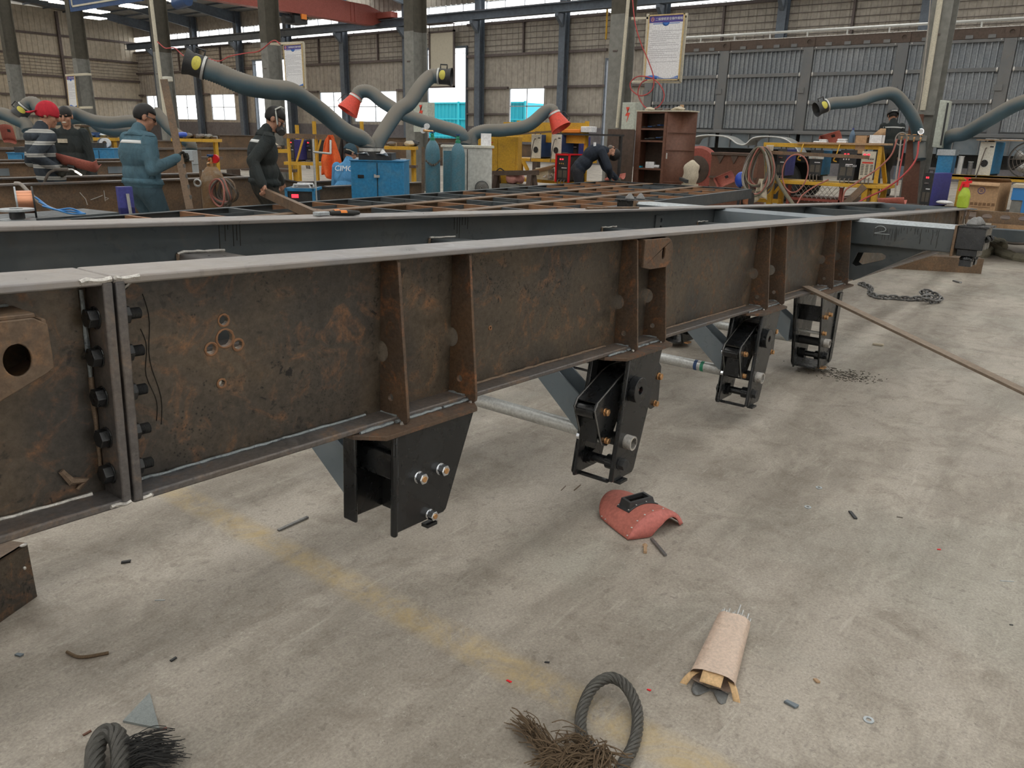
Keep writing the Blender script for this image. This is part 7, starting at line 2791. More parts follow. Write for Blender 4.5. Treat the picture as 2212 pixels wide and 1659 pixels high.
# yellow jib posts left background and scrap benches
for k, (px_, pt, lab) in enumerate(((678, 262, 'slim yellow post standing left of the far window'), (641, 270, 'thick yellow post rising behind the masked welder'), (790, 262, 'slim yellow post right of the crossing hoses'))):
	m = MB()
	q = V((9.533, 11.840, 1.651)) if k == 0 else (V((9.329, 12.071, 1.581)) if k == 1 else V((10.415, 11.559, 1.676)))
	m.bx(q.x - 0.025, q.x + 0.025, q.y - 0.025, q.y + 0.025, 0, q.z)
	tag(m.build('yellow_post', M['yellow']), lab, 'post')


def junk_bench(label, px0, px1, z, pts, mat=M['yellow']):
	a, b = V(px0), V(px1)
	t = thing('work_bench', label, 'bench', ((a.x + b.x) / 2, (a.y + b.y) / 2, 0), 0, 'yellow steel benches in the background')
	m = MB()
	m.bar((a.x, a.y, z), (b.x, b.y, z), 0.5, 0.06)
	m.build('top', mat, t)
	for q in (a + (b - a) * 0.06, a + (b - a) * 0.94):
		m = MB()
		m.bx(q.x - 0.035, q.x + 0.035, q.y - 0.035, q.y + 0.035, 0, z)
		m.build('leg', mat, t)
	m = MB()
	m.bar(a + V(0, 0, z - 0.35 - a.z), b + V(0, 0, z - 0.35 - b.z), 0.4, 0.05)
	m.build('shelf', M['darkbrown'], t)
	return t


junk_bench('yellow bench piled with scrap behind the rusty gas bottle', (9.081, 15.707, 1.266), (9.604, 15.028, 1.285), 1.25, None)
junk_bench('yellow bench behind the smiling man and hoses', (8.021, 18.018, 1.349), (8.620, 17.240, 1.371), 1.22, None)
junk_bench('yellow bench left of the extractor under the coats', (9.137, 12.969, 1.158), (9.558, 12.422, 1.173), 1.12, None)
junk_bench('yellow rail bench far behind the crossing hoses', (11.037, 12.283, 1.310), (11.712, 11.406, 1.335), 1.2, None)
# scrap heaps on those benches: individual lumps
rnd = random.Random(11)
ZONES = [('bench behind the rusty gas bottle', (9.110, 15.669, 1.267), (9.575, 15.066, 1.284), 1.28), ('bench behind the smiling man', (8.051, 17.979, 1.350), (8.590, 17.279, 1.370), 1.25), ('bench left of the extractor', (9.164, 12.934, 1.158), (9.532, 12.456, 1.172), 1.15), ('bench behind the crossing hoses', (11.065, 12.246, 1.311), (11.684, 11.442, 1.334), 1.23)]
for zn, a_, b_, zz in ZONES:
	for k in range(11):
		s_ = rnd.uniform(0.05, 0.13)
		mt = rnd.choice(['cable', 'gunmetal', 'brown', 'bluedk', 'galvtop', 'tan', 'colgrey', 'brown'])
		q = V(a_) + (V(b_) - V(a_)) * ((k + 0.5 + rnd.uniform(-0.3, 0.3)) / 11)
		q = V(q.x + rnd.uniform(-0.12, 0.12), q.y + rnd.uniform(-0.05, 0.05), zz + 0.002)
		m = MB()
		if rnd.random() < 0.5:
			m.box(q + V(0, 0, s_ * 0.4), (s_ * rnd.uniform(0.8, 2.0), s_ * 1.5, s_ * 0.8), rnd.uniform(0, 3))
		else:
			m.sphere(q + V(0, 0, s_ * 0.5), (s_, s_ * 1.3, s_ * 0.55), 9, 6)
			m.v = [(x + 0.4 * s_ * noise.noise((x * 17, y * 17, z * 17)), y + 0.4 * s_ * noise.noise((x * 13 + 4, y * 13, z * 13)), max(q.z, z + 0.3 * s_ * noise.noise((x * 15, y * 15 + 8, z * 15)))) for x, y, z in m.v]
		tag(m.build('workshop_item', M[mt]), ORD[k] + ' dusty part from the left on the ' + zn, 'part', 'clutter on the background benches')
# blue helmet and red tank on the bench beyond the blue hose
m = MB()
q = V((9.118, 15.494, 1.611))
m.sphere((q.x, q.y, 1.34), (0.10, 0.17, 0.07), 16, 10)
tag(m.build('blue_sack', M['bluehelm']), 'shiny blue bundle on the bench right of the man in blue', 'bundle')
m = MB()
q = V((8.625, 14.491, 1.116))
m.box((q.x, q.y, 0.95), (0.3, 0.3, 0.25), 0.5)
m.box((q.x, q.y, 0.41), (0.25, 0.25, 0.82), 0.5)
tag(m.build('grey_motor', M['galvtop']), 'grey motor box under the blue hose end', 'motor')
cable('grey cable draped from the rusty chassis down to the flatbed', [(3.228, 8.550, 0.945), (3.260, 8.500, 0.938), (3.300, 8.450, 0.865), (3.380, 8.400, 0.754), (3.477, 8.300, 0.685), (3.487, 8.100, 0.672), (3.426, 7.900, 0.635), (3.357, 7.800, 0.583)], 0.018, M['greyhose'], 'cable', 'grey_cable')
# wire reels and blue straps lying on the flatbed's left end
sp2 = thing('wire_reel', 'flat grey empty wire reel lying on the flatbed at the left edge', 'wire reel', (2.354, 6.285, 0.860))
q = V((2.378, 6.353, 0.840))
m = MB()
m.cyl((q.x, q.y, 0.84), (q.x, q.y, 0.90), 0.05, n=16)
m.build('core', M['gunmetal'], sp2)
m = MB()
m.ring((q.x, q.y, 0.895), (q.x, q.y, 0.91), 0.115, 0.045, 28)
m.build('top_disc', M['galvtop'], sp2)
m = MB()
m.ring((q.x, q.y, 0.82), (q.x, q.y, 0.835), 0.115, 0.045, 28)
m.build('bottom_disc', M['galvtop'], sp2)
sp3 = thing('copper_reel', 'copper wire reel standing on edge behind the flat reel', 'wire reel', (2.630, 6.802, 0.820))
q = V((2.555, 6.633, 0.820))
q.z = 0.93
ax = V(0.8, -0.3, 0).normalized()
m = MB()
m.cyl(q - ax * 0.05, q + ax * 0.05, 0.085, n=22)
m.build('wire', M['copper'], sp3)
m = MB()
m.cyl(q + ax * 0.05, q + ax * 0.062, 0.115, n=26)
m.build('disc', M['gunmetal'], sp3)
m = MB()
m.cyl(q - ax * 0.062, q - ax * 0.05, 0.115, n=26)
m.build('disc', M['galvtop'], sp3)
m = MB()
q = V((2.642, 6.561, 0.820))
for k in range(3):
	m.tube(spline([q + V(0.0, 0.05 * k, 0.08 + 0.03 * k), q + V(0.08, -0.05 + 0.03 * k, 0.05), q + V(0.16, -0.10, 0.02 + 0.02 * k), q + V(0.24, -0.16 + 0.02 * k, 0.02)], 5), 0.014, 8, flat=0.5)
tag(m.build('blue_strap', M['bluebag']), 'crumpled bright blue strap beside the wire reels', 'strap')
m = MB()
a, b = V((2.441, 6.697, 0.760)), V((2.904, 6.828, 0.760))
m.bar((a.x - 0.3, a.y, 0.805), (b.x + 0.3, b.y, 0.805), 0.5, 0.02)
tag(m.build('loose_plate', M['mill']), 'dark loose plate under the wire reels at the left edge', 'plate')
# ================================================================ people
import numpy as np
from mathutils.bvhtree import BVHTree


def cloth(name, c, wear=0.35, dirt=None, stripe=None):
	t = NT(name)
	co = t.coord()
	mp = t.n('ShaderNodeMapping')
	mp.inputs['Scale'].default_value = (1.0, 1.0, 0.45)
	t.l(co, mp.inputs[0])
	a = t.noise(mp.outputs[0], 9, 5, 0.6, 1.4)
	b = t.noise(co, 3.0, 5, 0.6)
	dirt = dirt or (c[0] * 0.55, c[1] * 0.5, c[2] * 0.45)
	col = t.mix(t.ramp(b, [(0.42, 0.0), (0.68, wear)]), c, dirt)
	col = t.mix(1.0, col, t.ramp(a, [(0.3, 0.78), (0.7, 1.12)]), 'MULTIPLY')
	if stripe:
		sep = t.n('ShaderNodeSeparateXYZ')
		t.l(co, sep.inputs[0])
		w = t.n('ShaderNodeMath', operation='FRACT')
		mu = t.n('ShaderNodeMath', operation='MULTIPLY')
		t.l(sep.outputs[2], mu.inputs[0])
		mu.inputs[1].default_value = stripe[1]
		t.l(mu.outputs[0], w.inputs[0])
		k = t.ramp(w.outputs[0], [(0.0, 1.0), (0.13, 0.35), (0.18, 1.0), (0.32, 0.0)], 'CONSTANT')
		col = t.mix(k, col, stripe[0])
	t.bump(a, 0.9, 0.03)
	return t.set(col, 0.85, 0.0, 0.2)


M['c_blue'] = cloth('blue_work_jacket', (0.085, 0.165, 0.215), 0.5, (0.07, 0.10, 0.11))
M['c_bluetr'] = cloth('blue_work_trousers', (0.060, 0.105, 0.135), 0.5)
M['c_dark'] = cloth('dark_grey_jacket', (0.030, 0.038, 0.040), 0.5, (0.055, 0.052, 0.045))
M['c_darktr'] = cloth('dark_trousers', (0.040, 0.039, 0.034), 0.5, (0.075, 0.066, 0.052))
M['c_stripe'] = cloth('striped_hoodie', (0.050, 0.062, 0.078), 0.3, None, ((0.42, 0.42, 0.40), 8.5))
M['c_sleeve'] = cloth('grimy_sleeve', (0.040, 0.041, 0.038), 0.5)
M['c_jeans'] = cloth('blue_jeans', (0.045, 0.085, 0.115), 0.4)
M['c_navy'] = cloth('navy_jacket', (0.026, 0.034, 0.050), 0.4, (0.04, 0.045, 0.055))
M['c_navytr'] = cloth('charcoal_trousers', (0.036, 0.037, 0.044), 0.4)
M['c_sky'] = cloth('sky_blue_shirt', (0.10, 0.30, 0.56), 0.3)
M['c_glove'] = cloth('dark_work_glove', (0.045, 0.045, 0.038), 0.5)
M['c_glovet'] = cloth('stained_glove', (0.16, 0.15, 0.125), 0.6, (0.06, 0.055, 0.045))
M['c_cap'] = cloth('red_cap', (0.55, 0.035, 0.055), 0.2)
M['refl'] = flat('reflective_tape', (0.62, 0.64, 0.64), 0.35)
M['shoe'] = flat('black_shoe', (0.02, 0.02, 0.02), 0.5)
M['lensdark'] = flat('dark_lens', (0.01, 0.01, 0.012), 0.1)
M['lip'] = flat('lips', (0.32, 0.12, 0.10), 0.5)
M['teeth'] = flat('teeth', (0.7, 0.68, 0.6), 0.3)


class Body:
	"""one continuous figure grown from tapered limbs, voxel-merged, then coloured by the nearest limb"""

	def __init__(s):
		s.cap, s.ell = [], []

	def limb(s, p, q, r0, r1, m):
		s.cap.append((V(p), V(q), r0, r1, m))

	def ball(s, c, r, m, M3=None):
		r = (r, r, r) if isinstance(r, (int, float)) else r
		s.ell.append((V(c), V(r), m, M3 or Matrix.Identity(3)))

	def mesh(s, voxel):
		b = MB()
		for p, q, r0, r1, m in s.cap:
			b.cyl(p, q, r0, r1, n=14)
			b.sphere(p, r0, 12, 8)
			b.sphere(q, r1, 12, 8)
		for c, r, m, M3 in s.ell:
			b.sphere(c, tuple(r), 16, 12, M3)
		me = bpy.data.meshes.new('body')
		me.from_pydata(b.v, [], b.f)
		o = bpy.data.objects.new('body_tmp', me)
		COL.objects.link(o)
		md = o.modifiers.new('r', 'REMESH')
		md.mode = 'VOXEL'
		md.voxel_size = voxel
		ms = o.modifiers.new('s', 'SMOOTH')
		ms.factor = 0.5
		ms.iterations = 3
		bpy.context.view_layer.update()
		out = bpy.data.meshes.new_from_object(o.evaluated_get(bpy.context.evaluated_depsgraph_get()))
		bpy.data.objects.remove(o)
		n = len(out.polygons)
		C = np.empty(n * 3)
		out.polygons.foreach_get('center', C)
		C = C.reshape(-1, 3)
		best = np.full(n, 1e9)
		idx = np.zeros(n, int)
		for p, q, r0, r1, m in s.cap:
			p_, d = np.array(p), np.array(q - p)
			t = np.clip(((C - p_) @ d) / max(d @ d, 1e-9), 0, 1)
			dist = np.linalg.norm(C - p_ - t[:, None] * d, axis=1) - (r0 + (r1 - r0) * t)
			k = dist < best
			best[k], idx[k] = dist[k], m
		for c, r, m, M3 in s.ell:
			L_ = (C - np.array(c)) @ np.array(M3)
			dist = (np.linalg.norm(L_ / np.array(r), axis=1) - 1) * min(r)
			k = dist < best
			best[k], idx[k] = dist[k], m
		return out, idx


def ik(a, t, l1, l2, hint):
	a, t = V(a), V(t)
	d = t - a
	L_ = min(d.length, (l1 + l2) * 0.999)
	d.normalize()
	x = (l1 * l1 - l2 * l2 + L_ * L_) / (2 * L_)
	h = math.sqrt(max(l1 * l1 - x * x, 0))
	n = V(hint) - d * V(hint).dot(d)
	n.normalize()
	return a + d * x + n * h, a + d * L_


def person(label, base, heading, mats, pelvis=(0, 0.92), chest=(0.03, 1.24), neck=(0.04, 1.45), head=(0.08, 1.585), hpitch=0.2, hyaw=0.0,
		   hands=(None, None), hints=None, feet=((0.0, 0.11), (0.02, -0.11)), knees=None, grip=(True, True), voxel=0.0085, scale=1.0, fat=1.0, glove=(0, 0)):
	"""mats: skin, jacket, trousers, shoe, glove. (f, u) pairs are forward and up in the body's own plane"""
	bz = base[2] if len(base) > 2 else 0.0
	t = thing('person', label, 'person', (base[0], base[1], bz))
	F, S = V(math.cos(heading), math.sin(heading), 0), V(-math.sin(heading), math.cos(heading), 0)
	B0 = V(base[0], base[1], bz)

	def W(f, s, u):
		return B0 + (F * f + S * s + V(0, 0, u)) * scale
	SK, JA, TR, SH, GL = 0, 1, 2, 3, 4
	b = Body()
	P, C, N, Hd = W(pelvis[0], 0, pelvis[1]), W(chest[0], 0, chest[1]), W(neck[0], 0, neck[1]), W(head[0], 0, head[1])
	up = (N - P).normalized()
	fw = (F - up * up.dot(F)).normalized()
	T3 = Matrix((fw, S, up)).transposed()
	# torso
	b.ball(P, (0.115 * fat, 0.160 * fat, 0.12), TR, T3)
	b.ball(P + (C - P) * 0.40, (0.122 * fat, 0.165 * fat, 0.16), JA, T3)
	b.ball(P + (C - P) * 0.12, (0.128 * fat, 0.175 * fat, 0.09), JA, T3)
	b.ball(C, (0.125 * fat, 0.178 * fat, 0.19), JA, T3)
	b.ball(C + (N - C) * 0.55 - fw * 0.012, (0.105, 0.165, 0.10), JA, T3)
	b.limb(C + (N - C) * 0.75, N + (Hd - N) * 0.45, 0.062, 0.054, SK)
	b.limb(C + (N - C) * 0.80 - fw * 0.02, N + (Hd - N) * 0.12 - fw * 0.015, 0.085, 0.068, JA)
	# head with its own axes
	hz = (math.cos(hpitch) * V(0, 0, 1) + math.sin(hpitch) * (F * math.cos(hyaw) + S * math.sin(hyaw))).normalized()
	hf = (F * math.cos(hyaw) + S * math.sin(hyaw))
	hf = (hf - hz * hf.dot(hz)).normalized()
	hs = hz.cross(hf)
	H3 = Matrix((hf, hs, hz)).transposed()

	def HP(f, s, u):
		return Hd + (hf * f + hs * s + hz * u) * scale
	b.ball(HP(-0.005, 0, 0.025), (0.096, 0.077, 0.098), SK, H3)
	b.ball(HP(0.022, 0, -0.045), (0.068, 0.060, 0.078), SK, H3)
	b.ball(HP(0.060, 0, -0.092), (0.030, 0.034, 0.026), SK, H3)
	b.limb(HP(0.088, 0, 0.018), HP(0.108, 0, -0.026), 0.011, 0.015, SK)
	b.ball(HP(0.078, 0.0, 0.028), (0.018, 0.052, 0.012), SK, H3)
	b.ball(HP(0.082, 0, -0.062), (0.016, 0.028, 0.014), SK, H3)
	for s in (-1, 1):
		b.ball(HP(-0.008, s * 0.080, -0.005), (0.024, 0.010, 0.034), SK, H3)
		b.ball(HP(0.058, s * 0.042, -0.028), (0.028, 0.024, 0.030), SK, H3)
	# arms
	el = {}
	for k, s in enumerate((1, -1)):
		sh = C + (N - C) * 0.62 + S * s * 0.175 * scale - fw * 0.01
		tgt = hands[k]
		if tgt is None:
			tgt = sh + V(0, 0, -0.53 * scale) + F * 0.06 + S * s * 0.06
		hint = (hints[k] if hints and hints[k] else None) or (-F * 0.9 + S * s * 0.35 - V(0, 0, 0.2))
		e, w = ik(sh, tgt, 0.285 * scale, 0.255 * scale, hint)
		el[k] = (sh, e, w)
		b.ball(sh, (0.072, 0.072, 0.075), JA)
		b.limb(sh, e, 0.072, 0.062, JA)
		b.limb(e, w, 0.060, 0.050, JA)
		d = (w - e).normalized()
		side = d.cross(V(0, 0, 1))
		side = side.normalized() if side.length > 0.1 else F.copy()
		hm = GL if glove[k] else SK
		palm_dir = (d + V(0, 0, -0.25)).normalized()
		pc = w + palm_dir * 0.055
		b.limb(w - d * 0.01, w + palm_dir * 0.025, 0.030, 0.031, hm)
		across = palm_dir.cross(side).normalized()
		b.limb(w + palm_dir * 0.045 - across * 0.022, w + palm_dir * 0.075 - across * 0.026, 0.022, 0.020, hm)
		b.limb(w + palm_dir * 0.045 + across * 0.022, w + palm_dir * 0.075 + across * 0.026, 0.022, 0.020, hm)
		curl = side * (-s)
		for j in range(4):
			o_ = across * (-0.034 + 0.0227 * j)
			ln = (0.034, 0.040, 0.038, 0.030)[j]
			k1 = w + palm_dir * 0.088 + o_
			if grip[k]:
				k2 = k1 + (palm_dir * 0.55 + curl * 0.8).normalized() * ln
				k3 = k2 + (curl * 0.6 - palm_dir * 0.75).normalized() * ln * 0.8
			else:
				k2 = k1 + (palm_dir + curl * 0.25).normalized() * ln
				k3 = k2 + (palm_dir + curl * 0.6).normalized() * ln * 0.8
			b.limb(k1, k2, 0.0100, 0.0092, hm)
			b.limb(k2, k3, 0.0092, 0.0080, hm)
		t1 = w + palm_dir * 0.035 - across * 0.036
		t2 = t1 + (palm_dir * 0.6 - across * 0.5 + curl * 0.5).normalized() * 0.036
		b.limb(t1, t2, 0.0125, 0.0105, hm)
		b.limb(t2, t2 + (palm_dir * 0.7 + curl * 0.7).normalized() * 0.028, 0.0105, 0.009, hm)
	# legs
	for k, s in enumerate((1, -1)):
		hp = P + S * s * 0.088 * scale + V(0, 0, -0.03)
		an = W(feet[k][0], feet[k][1], 0.09)
		if knees and knees[k]:
			kn = W(*knees[k])
		else:
			kn, an = ik(hp, an, 0.44 * scale, 0.43 * scale, F)
		b.limb(hp, kn, 0.092 * fat, 0.064, TR)
		b.limb(kn, an + V(0, 0, 0.0), 0.066, 0.056, TR)
		b.limb(an + V(0, 0, -0.035) - F * 0.02, an + F * 0.15 + V(0, 0, -0.052), 0.042, 0.036, SH)
	me, idx = b.mesh(voxel)
	for x in mats:
		me.materials.append(x)
	me.polygons.foreach_set('material_index', idx.astype(np.int32))
	me.polygons.foreach_set('use_smooth', [True] * len(me.polygons))
	bvh = BVHTree.FromPolygons([v.co.copy() for v in me.vertices], [tuple(p.vertices) for p in me.polygons])
	me.transform(wmat(t).inverted())
	o = bpy.data.objects.new('body', me)
	COL.objects.link(o)
	o.parent = t
	info = dict(t=t, F=F, S=S, HP=HP, hf=hf, hs=hs, hz=hz, H3=H3, P=P, C=C, N=N, fw=fw, up=up, arms=el, bvh=bvh)
	# eyes
	for s in (-1, 1):
		m = MB()
		m.sphere(HP(0.083, s * 0.031, 0.004), (0.007, 0.011, 0.006), 8, 6, H3)
		m.build('eye', M['lensdark'], t)
	return info


def hair(i, low=-0.02, front=0.045, mat=None, r=(0.104, 0.084, 0.105), name='hair'):
	"""close cap of hair: shell over skull down to the nape, open over the face"""
	m = MB()
	nu, nv = 28, 14
	P, ok = [], []
	for b_ in range(nv + 1):
		th = PI * b_ / nv * 0.72
		for a in range(nu):
			ph = 2 * PI * a / nu
			x, y, z = math.sin(th) * math.cos(ph), math.sin(th) * math.sin(ph), math.cos(th)
			P.append(i['HP'](-0.008 + r[0] * x, r[1] * y, 0.025 + r[2] * z))
			lim = front if x > 0.35 else (0.0 if x > -0.1 else low)
			ok.append(0.025 + r[2] * z > lim - 0.03)
	F = []
	for b_ in range(nv):
		for a in range(nu):
			f = (b_ * nu + a, b_ * nu + (a + 1) % nu, (b_ + 1) * nu + (a + 1) % nu, (b_ + 1) * nu + a)
			if all(ok[q] for q in f):
				F.append(f)
	m.add(P, F)
	return m.build(name, mat or M['hair'], i['t'], solid=0.008)


def band(i, pts, r, mat, name, flat=None):
	m = MB()
	m.tube([i['HP'](*p) for p in pts], r, 6, flat=flat)
	return m.build(name, mat, i['t'])


def tape(i, z0, mat, w=0.03, arcs=(-2.6, 2.6), name='reflective_stripe', off=0.004, n=28):
	"""strip hugging the torso at height z0 along the spine, arcs measured from the back"""
	m = MB()
	c = i['P'] + (i['N'] - i['P']) * z0
	vs = []
	for k in range(n + 1):
		a = arcs[0] + (arcs[1] - arcs[0]) * k / n
		d = (-i['fw'] * math.cos(a) + i['S'] * math.sin(a)).normalized()
		for s_ in (-1, 1):
			o_ = c + i['up'] * (s_ * w / 2) + d * 0.36
			h_ = i['bvh'].ray_cast(o_, -d, 0.36)[0]
			vs.append((h_ if h_ is not None else c + i['up'] * (s_ * w / 2) + d * 0.15) + d * off)
	m.add(vs, [(2 * k, 2 * k + 1, 2 * k + 3, 2 * k + 2) for k in range(n)])
	return m.build(name, mat, i['t'], solid=0.004)


# --- man in blue, back half turned, holding a steel bar upright
pb = V((4.081, 7.744, 0.853))
p5 = person('man in blue work suit and glasses, seen from behind, holding an upright steel bar', (pb.x, pb.y), math.radians(6), [M['skin'], M['c_blue'], M['c_bluetr'], M['shoe'], M['c_glove']],
			pelvis=(0, 0.93), chest=(-0.01, 1.24), neck=(0.03, 1.455), head=(0.10, 1.585), hpitch=0.38, hyaw=-0.5,
			hands=(None, V((4.283, 7.437, 1.203))), hints=(None, V(-0.3, -0.2, -1.0)), grip=(True, True), glove=(1, 1), fat=1.30)
hair(p5, -0.055, 0.075)
for s in (-1, 1):
	band(p5, [(0.0, s * 0.086, 0.012), (0.05, s * 0.080, 0.010), (0.085, s * 0.062, 0.006)], 0.004, M['lensdark'], 'glasses_temple')
	m = MB()
	m.sphere(p5['HP'](0.098, s * 0.032, 0.002), (0.006, 0.026, 0.018), 12, 8, p5['H3'])
	m.build('glasses_lens', M['lensdark'], p5['t'])
tape(p5, 0.80, M['refl'], 0.030, (-1.0, 1.0))
tape(p5, 0.10, M['c_blue'], 0.05, (-PI, PI), 'jacket_hem', 0.012, 40)
tape(p5, 0.965, M['c_blue'], 0.05, (-2.4, 2.4), 'collar', 0.010)
bar = thing('steel_flat_bar', 'long brown flat bar held upright by the man in blue', 'bar', (4.250, 7.233, 0.735))
m = MB()
a, b = V((4.386, 7.692, 1.939)), V((4.250, 7.233, 0.735))
m.bar(a, b, 0.070, 0.018, (0.48, 0.87, 0))
m.build('bar', M['brown'], bar)
for k in range(4):
	m = MB()
	q = a + (b - a) * (0.66 + 0.08 * k)
	m.bar(q + V(0.02, -0.026, 0.012), q + V(0.02, -0.026, -0.03), 0.012, 0.018)
	m.build('stub_tab', M['scrape'], bar)

# --- masked welder holding the end of a flat bar
pb = V((5.109, 7.165, 0.844))
p6 = person('man in dark jacket and respirator holding a long flat bar', (pb.x, pb.y), math.radians(-24), [M['skin'], M['c_dark'], M['c_darktr'], M['shoe'], M['c_glove']],
			pelvis=(-0.02, 0.93), chest=(-0.02, 1.26), neck=(0.05, 1.475), head=(0.125, 1.60), hpitch=0.55, hyaw=-0.3,
			hands=(V((5.478, 7.430, 0.951)), V((4.849, 6.881, 0.972))), hints=(None, V(-0.5, 0.2, -0.2)), glove=(0, 0), fat=1.22)
hair(p6, -0.03, 0.06)
band(p6, [(0.055, -0.085, -0.03), (0.0, -0.092, 0.05), (-0.03, -0.088, 0.09), (0.0, -0.04, 0.140), (0.02, 0.04, 0.140), (-0.02, 0.088, 0.09)], 0.008, M['greycab'], 'respirator_strap')
band(p6, [(-0.03, -0.090, 0.085), (0.03, -0.09, 0.03), (0.07, -0.075, -0.05)], 0.006, M['gunmetal'], 'respirator_strap')
m = MB()
m.sphere(p6['HP'](0.088, 0, -0.062), (0.055, 0.058, 0.050), 16, 12, p6['H3'])
m.cyl(p6['HP'](0.10, -0.04, -0.07), p6['HP'](0.125, -0.075, -0.08), 0.036, n=14)
m.cyl(p6['HP'](0.10, 0.04, -0.07), p6['HP'](0.125, 0.075, -0.08), 0.036, n=14)
m.build('respirator', M['gunmetal'], p6['t'])
for s in (-1, 1):
	m = MB()
	m.sphere(p6['HP'](0.100, s * 0.034, 0.004), (0.005, 0.028, 0.018), 12, 8, p6['H3'])
	m.build('glasses_lens', flat('clear_lens', (0.25, 0.26, 0.28), 0.1), p6['t'])
	band(p6, [(0.0, s * 0.086, 0.012), (0.06, s * 0.078, 0.008), (0.098, s * 0.058, 0.006)], 0.003, M['gunmetal'], 'glasses_temple')
tape(p6, 0.80, M['refl'], 0.030, (-1.0, 1.0))
tape(p6, 0.08, M['c_dark'], 0.05, (-PI, PI), 'jacket_hem', 0.012, 40)
tape(p6, 0.965, M['c_dark'], 0.05, (-2.4, 2.4), 'collar', 0.010)
m = MB()
m.bar((4.917, 6.955, 0.888), (4.073, 5.053, 0.837), 0.045, 0.085)
tag(m.build('hand_bar', M['brown']), 'brown steel bar held at the hip and resting on the flatbed', 'bar')

# --- red-capped welder
pb = V((3.778, 9.078, 0.976))
p3 = person('man in red cap and striped hoodie holding a glowing torch', (pb.x, pb.y), math.radians(2), [M['skin'], M['c_stripe'], M['c_jeans'], M['shoe'], M['c_glove']],
			pelvis=(0.02, 0.92), chest=(-0.05, 1.24), neck=(0.0, 1.455), head=(0.07, 1.59), hpitch=0.3, hyaw=-0.55,
			hands=(V((3.977, 9.313, 1.097)), V((3.759, 8.892, 1.069))), hints=(None, V(-0.6, -0.2, -0.6)), glove=(1, 1), fat=1.05)
hair(p3, -0.07, 0.05)
hair(p3, -0.005, 0.02, M['c_cap'], (0.112, 0.093, 0.118), 'cap')
m = MB()
m.grid(lambda a, b: p3['HP'](-0.10 - 0.10 * b * (1 - (2 * a - 1) ** 2 * 0.4), (a - 0.5) * 0.15, 0.018 - 0.05 * b), 8, 4)
m.build('cap_peak', M['c_cap'], p3['t'], solid=0.006)
m = MB()
m.sphere(p3['C'] + (p3['N'] - p3['C']) * 0.62 - p3['fw'] * 0.10, (0.07, 0.12, 0.07), 14, 10)
m.build('hood', M['c_stripe'], p3['t'])
# torch
tg = V((3.751, 8.708, 1.031))
tc = thing('cutting_torch', 'gas torch with a white-hot tip in the hand of the red-capped man', 'torch', tg)
m = MB()
m.cyl((3.737, 8.826, 1.054), (3.795, 8.665, 1.059), 0.018, n=10)
m.build('grip', M['cable'], tc)
m = MB()
m.tube(spline([(3.795, 8.665, 1.059), (3.818, 8.635, 1.060), (3.834, 8.605, 1.043)], 4), 0.008, 8)
m.build('neck', M['galv'], tc)
m = MB()
m.cyl((3.834, 8.605, 1.043), (3.863, 8.548, 1.008), 0.010, 0.008, n=8)
m.build('hot_tip', emit('white_hot', (1.0, 0.85, 0.65), 3.0), tc)
m = MB()
m.tube(spline([(3.743, 8.818, 1.054), (3.695, 8.865, 1.025), (3.664, 8.882, 0.979), (3.659, 8.945, 0.920)], 5), 0.014, 8)
m.build('torch_hose', M['cable'], tc)
m = MB()
hm = hand_mask('red fibre mask held in front of the two talking men', (4.020, 8.932, 1.139), math.radians(-40), 0.25, PI - 0.25, sc_=1.2)

# --- smiling man
pb = V((4.959, 11.188, 0.846))
p4 = person('smiling man in dark jacket facing the red-capped welder', (pb.x, pb.y), math.radians(-116), [M['skin'], M['c_dark'], M['c_darktr'], M['shoe'], M['c_glove']],
			pelvis=(0, 0.93), chest=(0.0, 1.25), neck=(0.02, 1.47), head=(0.05, 1.60), hpitch=0.15, hyaw=-0.25)
hair(p4, -0.05, 0.03)
m = MB()
m.sphere(p4['HP'](0.094, 0, -0.062), (0.006, 0.026, 0.008), 10, 6, p4['H3'])
m.build('mouth', M['teeth'], p4['t'])
m = MB()
m.box(p4['C'] + p4['fw'] * 0.125 - p4['S'] * 0.07 + V(0, 0, 0.05), (0.03, 0.11, 0.05), math.radians(-128))
m.build('chest_badge', M['tan'], p4['t'])

# --- crouching man with lettered shirt
pb = V((7.786, 9.074, 0.777))
p7 = person('crouching man in sky-blue lettered shirt and cap, half hidden by the extractor', (pb.x, pb.y), math.radians(25), [M['skin'], M['c_sky'], M['c_bluetr'], M['shoe'], M['c_glove']],
			pelvis=(0.0, 0.55), chest=(0.14, 0.86), neck=(0.22, 1.06), head=(0.28, 1.19), hpitch=0.4, hyaw=-0.5, feet=((0.15, 0.13), (0.12, -0.13)), knees=((0.42, 0.16, 0.50), (0.42, -0.16, 0.50)),
			hands=(None, V((8.034, 9.022, 0.805))), fat=1.1)
hair(p7, -0.05, 0.06)
hair(p7, 0.04, 0.03, M['c_jeans'], (0.112, 0.093, 0.115), 'cap')
band(p7, [(-0.11, -0.03, 0.01), (-0.08, -0.075, 0.015), (0.0, -0.09, 0.01)], 0.008, M['tan'], 'cap_strap')
bk = p7['C'] - p7['fw'] * 0.152 + p7['up'] * 0.06
text('shirt_lettering', 'CIMC', M['white'], p7['t'], bk, -p7['S'], p7['up'], 0.115, ext=0.004)

